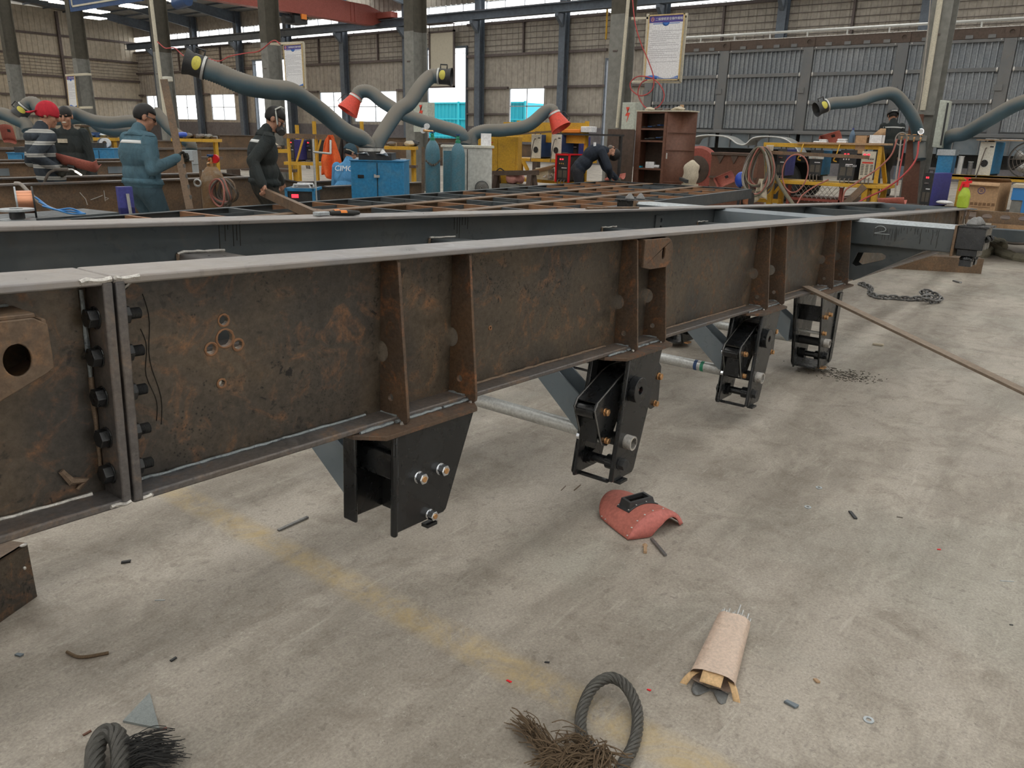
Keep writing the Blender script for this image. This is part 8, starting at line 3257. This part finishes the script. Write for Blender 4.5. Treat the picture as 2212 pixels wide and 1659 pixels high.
# --- bent worker at the flatbed
pb = V((11.318, 7.313, 0.831))
p8 = person('bent man in navy suit and dust mask working on the flatbed end', (pb.x, pb.y), math.radians(-50), [M['skin'], M['c_navy'], M['c_navytr'], M['shoe'], M['c_glovet']],
			pelvis=(0.0, 0.97), chest=(0.24, 1.24), neck=(0.45, 1.27), head=(0.575, 1.235), hpitch=1.75, hyaw=-0.1,
			hands=(V((11.891, 6.910, 0.842)), V((11.617, 6.859, 0.882))), hints=(V(0, 0, -1), V(-0.2, -0.5, -0.6)), glove=(1, 1), feet=((0.05, 0.12), (-0.05, -0.12)), grip=(True, False), fat=1.05)
hair(p8, -0.055, 0.045)
m = MB()
m.sphere(p8['HP'](0.085, 0, -0.065), (0.045, 0.055, 0.045), 14, 10, p8['H3'])
m.build('dust_mask', M['cable'], p8['t'])
for s in (-1, 1):
	m = MB()
	m.sphere(p8['HP'](0.098, s * 0.032, 0.004), (0.006, 0.027, 0.018), 12, 8, p8['H3'])
	m.build('goggle_lens', M['lensdark'], p8['t'])
m = MB()
q = p8['C'] + (p8['N'] - p8['C']) * 0.35
m.box(q - p8['fw'] * 0.115 - p8['S'] * 0.10, (0.04, 0.03, 0.13), math.radians(-50), )
m.build('white_label', M['white'], p8['t'])

# --- man behind the right bench, seen from the back
pb = V((17.200, 3.857, 1.585))
pl9 = MB()
pl9.bx(pb.x - 0.5, pb.x + 0.6, pb.y - 0.6, pb.y + 0.6, 0, 0.48)
tag(pl9.build('work_platform', M['darkbrown']), 'dark step platform under the helmeted man beyond the right bench', 'platform')
p9 = person('man in dark helmet and jacket seen from behind, beyond the right bench', (pb.x, pb.y, 0.48), math.radians(35), [M['skin'], M['c_dark'], M['c_darktr'], M['shoe'], M['c_glove']],
			pelvis=(0, 0.90), chest=(0.02, 1.20), neck=(0.05, 1.41), head=(0.10, 1.53), hpitch=0.45, hyaw=-0.2)
hair(p9, -0.06, 0.05)
hair(p9, 0.045, 0.045, M['gunmetal'], (0.128, 0.108, 0.125), 'helmet')
band(p9, [(-0.12, -0.05, 0.05), (-0.135, 0, 0.045), (-0.12, 0.05, 0.05)], 0.010, M['galv'], 'helmet_band')
tape(p9, 0.80, M['refl'], 0.025, (-1.2, 1.2))
# ================================================================ things lying on the floor in front
# ---- red welding mask, face up
mk = thing('welding_mask', 'red fibre welding mask with black lens frame lying face up on the near floor', 'welding mask', (2.60, 1.31, 0))
e1, e2 = V(0.925, -0.38, 0), V(0.38, 0.925, 0)
O = V(2.440, 1.268, 0.0) + e1 * 0.142


def mpt(a, b):
	"""a across -1..1, b along 0..1"""
	th = a * 1.28
	wd = 0.142 * (1.0 - 0.10 * b * b)
	ht = 0.090 * (1.0 - 0.40 * b)
	z = ht * (math.cos(th) - math.cos(1.28)) / (1 - math.cos(1.28))
	ln = 0.295 - 0.055 * (1 - abs(a)) ** 2 * 0 - 0.10 * abs(a) ** 1.6
	return O + e1 * (wd * math.sin(th) / math.sin(1.28)) + e2 * (ln * b) + V(0, 0, z + 0.006)


m = MB()
m.grid(lambda a, b: mpt(2 * a - 1, b), 28, 14)
m.build('shell', M['maskred'], mk, solid=0.003, angle=3.0)
N = 28
top = [mpt(-1 + 2 * k / N, 0.0) - e2 * 0.002 for k in range(N + 1)]
low = []
for k in range(N + 1):
	a = -1 + 2 * k / N
	cut = 0.062 * max(0.0, 1 - ((a - 0.25) / 0.48) ** 2)
	p = mpt(a, 0.0)
	low.append(V(p.x, p.y, min(0.004 + cut, p.z)) - e2 * (0.035 * (1 - abs(a))))
m = MB()
mid = [(t_ + l_) / 2 - e2 * 0.004 for t_, l_ in zip(top, low)]
m.add(top + mid + low, [(k, k + 1, N + 2 + k, N + 1 + k) for k in range(N)] + [(N + 1 + k, N + 2 + k, 2 * N + 3 + k, 2 * N + 2 + k) for k in range(N)])
m.build('chin_board', paint('red_fibre_board_fresh', (0.60, 0.20, 0.175), 0.62, 0.0, 0.2, (0.40, 0.13, 0.11), 9.0, 0.05, 0.25), mk, solid=0.003, angle=3.0)
for a in (-0.93, -0.72, -0.52, -0.30, -0.08, 0.2, 0.55, 0.85):
	p = mpt(a, 0.03)
	m = MB()
	m.sphere(p + V(0, 0, 0.002), (0.0042, 0.0042, 0.0022), 8, 6)
	m.build('rivet', M['galv'], mk)
for b_ in (0.78, 0.92):
	p = mpt(-0.93, b_)
	m = MB()
	m.sphere(p + V(0, 0, 0.002), (0.0035, 0.0035, 0.002), 8, 6)
	m.build('rivet', M['galv'], mk)
# lens holder
fc0 = mpt(-0.02, 0.44)
nrm = V(0, 0, 1)
hl, hw = 0.058, 0.030
m = MB()


def lp(u, v, h):
	a = u / 0.142
	p = mpt(max(-1, min(1, a * 0.80 - 0.02)), 0.44 + v / 0.29)
	return p + V(0, 0, h)


m.grid(lambda a, b: lp((a * 2 - 1) * (hl + 0.018), (b * 2 - 1) * (hw + 0.014), 0.004), 12, 4)
m.build('lens_base', M['gunmetal'], mk, solid=0.003)
m = MB()
outer = [lp(-hl - 0.006, -hw - 0.006, 0.004), lp(hl + 0.006, -hw - 0.006, 0.004), lp(hl + 0.006, hw + 0.006, 0.004), lp(-hl - 0.006, hw + 0.006, 0.004)]
rz_ = max(p.z for p in outer) + 0.020
topo = [V(p.x, p.y, rz_ + 0.004) for p in (lp(-hl, -hw, 0), lp(hl, -hw, 0), lp(hl, hw, 0), lp(-hl, hw, 0))]
topi = [V(p.x, p.y, rz_ + 0.004) for p in (lp(-hl + 0.012, -hw + 0.009, 0), lp(hl - 0.012, -hw + 0.009, 0), lp(hl - 0.012, hw - 0.009, 0), lp(-hl + 0.012, hw - 0.009, 0))]
boti = [V(p.x, p.y, rz_ - 0.012) for p in topi]
vs = outer + topo + topi + boti
fs = []
for k in range(4):
	l_ = (k + 1) % 4
	fs += [(k, l_, 4 + l_, 4 + k), (4 + k, 4 + l_, 8 + l_, 8 + k), (8 + k, 8 + l_, 12 + l_, 12 + k)]
m.add(vs, fs)
m.build('lens_frame', M['gunmetal'], mk, smooth=False)
m = MB()
m.add(boti, [(0, 1, 2, 3)])
m.build('lens_glass', flat('welding_glass', (0.012, 0.008, 0.008), 0.08), mk, solid=0.002)
for u, v in ((-0.07, -0.036), (-0.07, 0.036), (-0.03, -0.040), (0.02, -0.040), (0.068, -0.036)):
	m = MB()
	m.sphere(lp(u, v, 0.009), (0.0035, 0.0035, 0.002), 8, 6)
	m.build('rivet', M['galv'], mk)
m = MB()
m.bar(V(2.505, 1.197, 0.006), V(2.425, 1.095, 0.006), 0.011, 0.008)
tag(m.build('steel_strip', M['scrape']), 'short dark steel strip poking out under the red mask', 'strip')
m = MB()
m.bar(V(2.432, 1.185, 0.006), V(2.395, 1.165, 0.006), 0.012, 0.009)
m.sphere((2.44, 1.19, 0.008), (0.010, 0.010, 0.007), 10, 6)
tag(m.build('wood_chip', M['wood']), 'pale chip with white tip beside the red mask', 'chip')

# ---- packet of electrodes
pk = thing('electrode_packet', 'opened pink-wrapped packet of welding electrodes on the near floor', 'packet', (1.99, 0.68, 0))
A0, A1 = V(2.150, 0.717, 0), V(1.845, 0.655, 0)
ax = (A1 - A0).normalized()
sd = V(-ax.y, ax.x, 0)


def pkp(t, a, k=1.0):
	"""t along, a angle round the flattened section"""
	c = A0 + (A1 - A0) * t
	hw_ = 0.052 + 0.012 * t
	hz_ = 0.030 - 0.004 * t
	ca, sa = math.cos(a), math.sin(a)
	q = c + sd * (hw_ * math.copysign(abs(ca) ** 0.6, ca)) * k + V(0, 0, hz_ + hz_ * math.copysign(abs(sa) ** 0.75, sa) * k)
	q += V(0, 0, 0.0035 * noise.noise((t * 9, math.cos(a) * 3, math.sin(a) * 3)))
	return q


m = MB()
m.grid(lambda u, v: pkp(v, u * 2 * PI), 30, 22)
M['wrap'] = paint('pink_plastic_wrap', (0.60, 0.46, 0.37), 0.32, 0.0, 0.35, (0.50, 0.42, 0.36), 16.0, 0.35, 0.6)
m.build('wrapper', M['wrap'], pk, angle=3.0)
m = MB()
m.add([pkp(0.02, 2 * PI * k / 16, 0.95) for k in range(16)], [tuple(range(16))])
m.build('wrapper_end', M['tan'], pk)
rr = random.Random(5)
for k in range(24):
	w = -0.046 + 0.092 * (k % 12) / 11 + rr.uniform(-0.003, 0.003)
	z = 0.016 + 0.020 * (k // 12) + rr.uniform(-0.006, 0.008)
	ln = rr.uniform(0.025, 0.062) if k not in (6, 18) else 0.075
	b0 = A0 + sd * w + V(0, 0, z)
	m = MB()
	m.cyl(b0 + ax * 0.03, b0 - ax * ln + V(0, 0, rr.uniform(-0.004, 0.006)), 0.0030, n=8)
	m.build('electrode', M['galv'], pk)
# torn card flaps at the open end
flaps = [(-0.030, 0.030, 0.045, 0.012), (0.040, 0.060, 0.055, 0.030), (-0.060, -0.040, 0.05, 0.035)]
for k, (s0, s1, ln, out) in enumerate(flaps):
	m = MB()

	def ff(a, b, s0=s0, s1=s1, ln=ln, out=out, k=k):
		s_ = s0 + (s1 - s0) * a
		base_ = A1 - ax * 0.012 + sd * s_ + V(0, 0, 0.050 - 0.02 * (abs(s_) > 0.035))
		dirv = ax * (1.0 if k == 0 else 0.8) + sd * (0 if k == 0 else math.copysign(out * 18, s_))
		return base_ + dirv.normalized() * ln * b + V(0, 0, -0.040 * b * b if k else -0.016 * b)
	m.grid(ff, 4, 5)
	m.build('torn_flap', paint('card_flap', (0.68, 0.46, 0.25), 0.8, 0.0, 0.15, (0.5, 0.33, 0.18), 20.0), pk, solid=0.0015)
m = MB()
m.grid(lambda a, b: A1 + ax * (0.005 + 0.055 * b * (0.6 + 0.4 * math.sin(a * 9))) + sd * ((a - 0.5) * 0.10) + V(0, 0, 0.004 + 0.003 * math.sin(a * 11)), 10, 3)
m.build('torn_plastic', paint('grey_plastic', (0.16, 0.165, 0.165), 0.3, 0.0, 0.3, (0.1, 0.1, 0.1), 20.0), pk, solid=0.001)


# ---- wire rope slings
def wire_rope(parent, path, r, strands, turns_per_m, mat, n=7, zmin=None):
	P = resample(spline(path, 12), 0.006)
	frames = []
	up = V(0, 0, 1)
	for k, p in enumerate(P):
		d = (P[min(k + 1, len(P) - 1)] - P[max(k - 1, 0)]).normalized()
		a = up.cross(d)
		if a.length < 0.1:
			a = V(1, 0, 0).cross(d)
		a.normalize()
		frames.append((a, d.cross(a)))
	for s in range(strands):
		Q = []
		for k, (p, (a, b)) in enumerate(zip(P, frames)):
			ph = 2 * PI * s / strands + k * 0.006 * turns_per_m * 2 * PI
			Q.append(p + (a * math.cos(ph) + b * math.sin(ph)) * r * 0.62)
		m = MB()
		m.tube(Q, r * 0.385, n)
		m.build('strand', mat, parent)


M['wirerope'] = paint('greasy_wire_rope', (0.12, 0.117, 0.108), 0.38, 0.6, 0.5, (0.045, 0.042, 0.038), 60.0, 0.5)
sl = thing('wire_rope_sling', 'grey wire rope sling eye with frayed brown core on the near floor', 'wire rope', (1.481, 0.779, 0.000))
pth = [(1.393, 0.773, 0.030), (1.416, 0.815, 0.025), (1.466, 0.858, 0.022), (1.527, 0.886, 0.030), (1.593, 0.894, 0.045), (1.643, 0.872, 0.050), (1.644, 0.824, 0.045), (1.608, 0.771, 0.030), (1.549, 0.734, 0.022), (1.484, 0.710, 0.020), (1.426, 0.701, 0.020), (1.351, 0.690, 0.020), (1.246, 0.671, 0.020)]
wire_rope(sl, pth, 0.0165, 6, 9.0, M['wirerope'])


def frayed(parent, name, starts, n, ln, dirs, mat, seed, r=0.0012, spread=0.5, lift=0.03, curl=0.5):
	rr = random.Random(seed)
	m = MB()
	for k in range(n):
		i = rr.randrange(len(starts))
		p = V(starts[i]) + V(rr.gauss(0, 0.010), rr.gauss(0, 0.010), abs(rr.gauss(0, 0.012)))
		d = V(dirs[i]).normalized()
		L_ = ln * rr.uniform(0.5, 1.1)
		v_ = (d + V(rr.gauss(0, spread), rr.gauss(0, spread), rr.gauss(0, 0.2))).normalized()
		w_ = (d + V(rr.gauss(0, curl), rr.gauss(0, curl), 0)).normalized()
		Q = [p, p + v_ * L_ * 0.35 + V(0, 0, lift * rr.random()), p + v_ * L_ * 0.5 + w_ * L_ * 0.25 + V(0, 0, lift * rr.random() * 0.7), p + v_ * L_ * 0.55 + w_ * L_ * 0.5]
		Q = [V(q.x, q.y, max(q.z, 0.003)) for q in Q]
		m.tube(spline(Q, 3), r * rr.uniform(0.7, 1.4), 4)
	return tag(m.build(name, mat, parent), kind='stuff')


M['fibre'] = paint('brown_hemp_core', (0.15, 0.105, 0.065), 0.95, 0.0, 0.5, (0.07, 0.05, 0.035), 40.0)
core = [(1.401, 0.788, 0.030), (1.390, 0.748, 0.040), (1.369, 0.802, 0.030), (1.325, 0.814, 0.020), (1.353, 0.751, 0.030), (1.388, 0.719, 0.030)]
vdir = [(V(core[2]) - V(core[1])), (V(core[4]) - V(core[0])), (V(core[3]) - V(core[0])), (V(core[3]) - V(core[1])), (V(core[3]) - V(core[5])), (V(core[4]) - V(core[5]))]
frayed(sl, 'frayed_core', core, 260, 0.09, vdir, M['fibre'], 3, 0.0016, 0.5, 0.02, 0.8)
br = [(1.322, 0.818, 0.020), (1.326, 0.849, 0.020), (1.336, 0.885, 0.020), (1.347, 0.922, 0.020)]
tip = V((1.366, 0.973, 0.015))
frayed(sl, 'frayed_tail', br, 170, 0.085, [(tip - V(b_)) for b_ in br], M['fibre'], 5, 0.0015, 0.25, 0.01, 0.3)
sl2 = thing('wire_rope_eye', 'thick dark wire rope eye with black bristly end at the bottom left', 'wire rope', (0.642, 1.717, 0.000))
pth = [(0.562, 1.589, 0.030), (0.595, 1.680, 0.030), (0.626, 1.738, 0.035), (0.652, 1.755, 0.045), (0.669, 1.740, 0.050), (0.668, 1.706, 0.045), (0.644, 1.648, 0.040), (0.610, 1.594, 0.030), (0.569, 1.519, 0.030)]
wire_rope(sl2, pth, 0.024, 6, 6.5, M['wirerope'])
b0 = [(0.663, 1.676, 0.030), (0.654, 1.641, 0.030), (0.651, 1.627, 0.020)]
frayed(sl2, 'bristles', b0, 190, 0.115, [V((0.747, 1.631, 0.020)) - V(b0[0]), V((0.737, 1.602, 0.020)) - V(b0[1]), V((0.721, 1.574, 0.020)) - V(b0[2])], M['rubber'], 9, 0.0011, 0.22, 0.02, 0.25)

# ---- triangle plate, channel support, long flat bar
tri = [(0.727, 1.813, 0.000), (0.773, 1.714, 0.000), (0.827, 1.862, 0.000)]
m = MB()
m.prism([(p[0], p[1]) for p in tri], 'z', 0.0, 0.007)
tag(m.build('triangle_plate', paint('primed_plate', (0.25, 0.275, 0.275), 0.45, 0.2, 0.25, (0.10, 0.11, 0.11), 35.0), smooth=False), 'grey triangular steel plate on the floor at the bottom left', 'plate')
bxp = thing('channel_support', 'rusty folded steel box supporting the chassis at the left edge', 'support', (0.45, 2.6, 0))
d_ = V(0.132, 0.063, 0).normalized()
s_ = V(-d_.y, d_.x, 0)
c0 = V(0.840, 2.602, 0)
for nm, pts, mt in (('near_wall', [(0.0, 0.0), (1.3, 0.0)], M['web']),):
	m = MB()
	a = c0
	b = c0 - d_ * 1.3
	m.add([a, b, b + V(0, 0, 0.20), a + V(0, 0, 0.20), a + s_ * 0.008, b + s_ * 0.008, b + s_ * 0.008 + V(0, 0, 0.20), a + s_ * 0.008 + V(0, 0, 0.20)], [(0, 1, 2, 3), (4, 7, 6, 5), (0, 3, 7, 4), (3, 2, 6, 7), (0, 4, 5, 1)])
	m.build('near_wall', M['web'], bxp)
m = MB()
a, b = c0 + V(0, 0, 0.192), c0 - d_ * 1.3 + V(0, 0, 0.192)
m.add([a, b, b + s_ * 0.24, a + s_ * 0.24, a + V(0, 0, 0.008), b + V(0, 0, 0.008), b + s_ * 0.24 + V(0, 0, 0.008), a + s_ * 0.24 + V(0, 0, 0.008)], [(0, 3, 2, 1), (4, 5, 6, 7), (0, 1, 5, 4), (2, 3, 7, 6), (1, 2, 6, 5), (3, 0, 4, 7)])
m.build('top_wall', M['brown'], bxp)
m = MB()
m.add([c0 + s_ * 0.232, c0 - d_ * 1.3 + s_ * 0.232, c0 - d_ * 1.3 + s_ * 0.232 + V(0, 0, 0.2), c0 + s_ * 0.232 + V(0, 0, 0.2)], [(0, 1, 2, 3)])
m.build('far_wall', M['web'], bxp, solid=0.008)
m = MB()
m.sphere(c0 - d_ * 0.03 + V(0, 0, 0.125) - s_ * 0.003, 0.006, 8, 6)
m.build('weld_spot', M['spatter'], bxp)
m = MB()
m.sphere(c0 - d_ * 0.015 + V(0, 0, 0.2), (0.012, 0.008, 0.005), 8, 6)
m.build('bright_corner', M['spatter'], bxp)
lb = thing('long_flat_bar', 'long brown flat bar sloping from the chassis to the floor at the right', 'bar', (5.0, 0.2, 0))
a, b = V((4.845, 1.440, -0.401)), V((4.342, 0.194, 0.375))
a = V(5.02, 1.49, 0.622)
dv = b - a
end = a + dv * (a.z / max(a.z - b.z, 0.01))
m = MB()
m.bar(a, end, 0.060, 0.014, (0, 0, 1))
m.build('bar', paint('brown_bar_oxide', (0.24, 0.185, 0.14), 0.6, 0.2, 0.4, (0.16, 0.12, 0.09), 6.0), lb, bevel=0.001)
# short strip under the beam
m = MB()
m.bar(V(1.622, 2.363, 0.004), V(1.765, 2.362, 0.006), 0.012, 0.007)
tag(m.build('steel_strip', M['scrape']), 'thin grey steel strip on the floor under the first hanger', 'strip')
# box tube and canvas ropes near the chassis front
btb = thing('box_tube', 'short rusty box tube lying on the floor under the outrigger', 'tube', (11.2, 1.6, 0))
a, b = V(10.6, 2.6, 0.09), V(11.15, 1.24, 0.09)
dd_ = (b - a).normalized()
sdv = V(-dd_.y, dd_.x, 0)
for nm, o_, w_, h_ in (('wall', V(0, 0, 0.085), 0.19, 0.008), ('wall', V(0, 0, -0.085), 0.19, 0.008), ('wall', sdv * 0.09, 0.008, 0.18), ('wall', -sdv * 0.09, 0.008, 0.18)):
	m = MB()
	m.bar(a + o_, b + o_, w_, h_)
	m.build(nm, M['brown'], btb)


def canvas_rope(label, pts, r, seed):
	P = spline(pts, 8)
	rr = random.Random(seed)
	m = MB()
	m.tube(P, [r * rr.uniform(0.8, 1.15) for _ in P], 10)
	return tag(m.build('canvas_sling', M['canvas']), label, 'sling')


canvas_rope('olive canvas lifting sling coiled under the twist lock', [(12.468, 1.749, 0.040), (12.471, 1.565, 0.040), (12.802, 1.428, 0.040), (13.398, 1.429, 0.040), (13.760, 1.629, 0.040), (13.868, 1.458, 0.040), (13.234, 1.263, 0.040), (12.822, 1.048, 0.040), (12.703, 0.874, 0.040), (12.855, 0.726, 0.040)], 0.07, 1)
canvas_rope('olive canvas sling loop farther behind the twist lock', [(14.675, 1.656, 0.040), (14.095, 1.455, 0.040), (14.012, 1.322, 0.040), (14.483, 1.382, 0.040), (14.917, 1.589, 0.040), (14.942, 1.725, 0.040)], 0.07, 2)
cable('thin grey hose on the floor beyond the canvas slings', [(15.134, 1.679, 0.020), (15.022, 1.466, 0.020), (14.841, 1.253, 0.020), (15.088, 1.023, 0.020)], 0.02, M['cable'])
m = MB()
q = V((16.717, 1.478, 0.000))
m.box((q.x, q.y, 0.18), (0.5, 0.55, 0.36), 0.6)
tag(m.build('brown_sack', M['carton'], bevel=0.05), 'brown sack sitting on the floor near the right edge', 'sack')
m = MB()
a, b = V((15.272, 1.678, 0.100)), V((15.384, 1.000, 0.100))
m.bar(a, b, 0.25, 0.18)
tag(m.build('pale_blue_beam', M['bluegrey']), 'pale blue beam lying on the floor at the right', 'beam')
# ---- chain on the floor
chn = thing('lashing_chain', 'greasy steel chain snaking over the floor to a small heap', 'chain', (8.6, 1.5, 0))
P = resample(spline([(9.127, 2.124, 0.020), (8.906, 1.963, 0.020), (8.564, 1.879, 0.020), (8.418, 1.755, 0.020), (8.495, 1.641, 0.020), (8.518, 1.517, 0.020), (8.616, 1.410, 0.030), (8.658, 1.358, 0.050), (8.765, 1.445, 0.070), (8.778, 1.362, 0.070), (8.727, 1.286, 0.050), (8.652, 1.241, 0.030), (8.524, 1.309, 0.030), (8.445, 1.365, 0.080), (8.524, 1.294, 0.060)], 10), 0.055)
lk = MB()
lk.tube([(0.034 * math.cos(a) + math.copysign(0.014, math.cos(a)), 0.024 * math.sin(a), 0) for a in [2 * PI * (i + 0.5) / 14 for i in range(14)]], 0.0085, 6, closed=True)
proto = lk.build('link', M['scrape'], chn, local=True)
for k in range(len(P) - 1):
	o = proto if k == 0 else proto.copy()
	if k:
		COL.objects.link(o)
		o.parent = chn
	d = (P[k + 1] - P[k]).normalized()
	rot = d.to_track_quat('X', 'Z').to_matrix().to_4x4() @ Matrix.Rotation((PI / 2 if k % 2 else 0.35), 4, 'X')
	pos = (P[k] + P[k + 1]) / 2
	o.matrix_basis = Matrix.Translation(pos - V(chn.location)) @ rot

# ---- washers, chips and scrap
for k, (p, lab) in enumerate((((1.993, 0.264, 0.000), 'grey washer on the near floor right of the electrode packet'), ((3.429, 0.834, 0.000), 'grey washer lying beyond the small black offcut'), ((3.196, 0.810, 0.000), 'grey washer lying left of the small black offcut'))):
	m = MB()
	p = V(p)
	m.ring(p, p + V(0, 0, 0.003), 0.014, 0.007, 20)
	tag(m.build('washer', M['galvtop']), lab, 'washer', 'loose washers')
scrap = [((3.270, 0.656, 0.000), (3.214, 0.618, 0.000), 0.012, M['gunmetal'], 'small black steel offcut on the right floor'),
		 ((1.119, 2.594, 0.000), (1.145, 2.577, 0.000), 0.014, M['gunmetal'], 'small dark splinter on the floor left of the rusty box'),
		 ((2.682, 1.674, 0.000), (2.749, 1.683, 0.000), 0.006, M['brown'], 'short brown nail under the second hanger'),
		 ((1.073, 2.282, 0.000), (1.094, 2.257, 0.000), 0.004, M['galvtop'], 'thin pale wire bit on the left floor'),
		 ((2.644, 1.718, 0.000), (2.697, 1.729, 0.000), 0.004, M['brown'], 'tiny rusty pin near the second hanger'),
		 ((2.758, 0.015, 0.000), (2.763, 0.005, 0.000), 0.005, M['gunmetal'], 'tiny dark chip at the far right of the floor'),
		 ((3.051, 0.076, 0.000), (3.077, 0.035, 0.000), 0.004, M['galvtop'], 'thin grey splinter at the right edge of the floor'),
		 ((1.921, 0.468, 0.000), (1.916, 0.433, 0.000), 0.014, M['bluegrey'], 'pale blue paint flake right of the electrode packet'),
		 ((2.071, 0.433, 0.000), (2.061, 0.419, 0.000), 0.010, M['wood'], 'small orange chip right of the electrode packet'),
		 ((3.350, 0.488, 0.000), (3.357, 0.466, 0.000), 0.006, M['cable'], 'grey pebble on the right floor'),
		 ((3.156, 0.300, 0.000), (3.162, 0.288, 0.000), 0.006, M['redplastic'], 'tiny red chip on the right floor'),
		 ((1.498, 1.130, 0.000), (1.498, 1.114, 0.000), 0.006, M['redplastic'], 'tiny red chip left of the rope sling'),
		 ((1.633, 1.092, 0.000), (1.640, 1.079, 0.000), 0.006, M['gunmetal'], 'small black chip above the rope sling'),
		 ((1.720, 0.795, 0.000), (1.721, 0.784, 0.000), 0.006, M['redplastic'], 'tiny red chip right of the rope sling'),
		 ((0.937, 1.948, 0.000), (0.957, 1.951, 0.000), 0.010, M['gunmetal'], 'small shiny black chip on the left floor'),
		 ((0.669, 2.327, 0.000), (0.677, 2.306, -0.000), 0.012, M['bluegrey'], 'blue pebble on the floor at the left edge'),
		 ((0.639, 1.845, 0.000), (0.660, 1.846, 0.000), 0.008, M['brownpaint'], 'small brown chip by the thick rope eye'),
		 ((0.777, 1.709, 0.000), (0.788, 1.706, -0.000), 0.006, M['maskred'], 'tiny orange chip right of the triangle plate'),
		 ((6.392, 1.324, 0.000), (6.404, 1.249, 0.000), 0.03, M['tan'], 'pale paper scrap on the floor right of the front hanger'),
		 ((10.184, 1.365, 0.000), (10.103, 1.282, 0.000), 0.03, M['scrape'], 'bent bright offcut standing on the far floor')]
for a, b, w, mt, lab in scrap:
	a, b = V(a), V(b)
	m = MB()
	m.bar(a + V(0, 0, w * 0.3), b + V(0, 0, w * 0.3), w, w * 0.5)
	m.v = [(x + 0.15 * w * math.sin(i * 2.3), y + 0.15 * w * math.cos(i * 1.7), max(z, 0)) for i, (x, y, z) in enumerate(m.v)]
	tag(m.build('floor_scrap', mt, bevel=w * 0.08), lab, 'scrap', 'scrap on the floor')
# shavings by the front hanger
rr = random.Random(21)
m = MB()
c = V((5.387, 1.288, -0.000))
for k in range(260):
	q = c + V(rr.gauss(0, 0.07), rr.gauss(0, 0.12), 0.002)
	d = V(rr.gauss(0, 1), rr.gauss(0, 1), 0).normalized()
	m.bar(q, q + d * rr.uniform(0.006, 0.028), 0.004, 0.003)
tag(m.build('metal_shavings', M['grille']), 'heap of fine dark shavings on the floor by the front hanger', 'shavings', kind='stuff')
m = MB()
m.tube(spline([(0.767, 2.222, 0.004), (0.774, 2.177, 0.005), (0.795, 2.151, 0.005), (0.842, 2.123, 0.004)], 5), 0.005, 6)
tag(m.build('fibre_strand', M['fibre']), 'brown fibre strand on the floor above the triangle plate', 'strand')
# pliers on the rear beam and a stick
plr = thing('pliers', 'pliers with black and orange grips lying on the rear beam', 'pliers', (2.164, 2.519, -0.000))
zl = lambda u, v, w=0.0: V(u * math.cos(TILT) + w * math.sin(TILT), v, 1.265 - u * math.sin(TILT) + w * math.cos(TILT))
m = MB()
m.prism([(2.02, 2.51), (2.09, 2.525), (2.105, 2.545), (2.09, 2.56), (2.02, 2.545)], 'z', 0.002, 0.016)
m.v = [tuple(zl(*p)) for p in m.v]
m.build('jaws', M['galvtop'], plr, bevel=0.002)
for s_ in (-1, 1):
	m = MB()
	m.tube([zl(2.10, 2.535, 0.010), zl(2.13, 2.535 + s_ * 0.018, 0.011), zl(2.20, 2.535 + s_ * 0.026, 0.011), zl(2.235, 2.535 + s_ * 0.020, 0.011)], [0.008, 0.010, 0.011, 0.008], 8)
	m.build('grip', M['rubber'], plr)
	m = MB()
	m.tube([zl(2.135, 2.535 + s_ * 0.019, 0.0135), zl(2.165, 2.535 + s_ * 0.023, 0.0135)], 0.0095, 8)
	m.build('grip_inlay', M['orangebox'], plr)
m = MB()
a, b = zl(4.05, 2.54, 0.006), zl(4.62, 2.50, 0.006)
m.tube([a, (a + b) / 2 + V(0, 0.01, 0.0), b], 0.008, 7)
tag(m.build('rusty_rod', M['brown']), 'short rusty rod lying on the rear beam', 'rod')
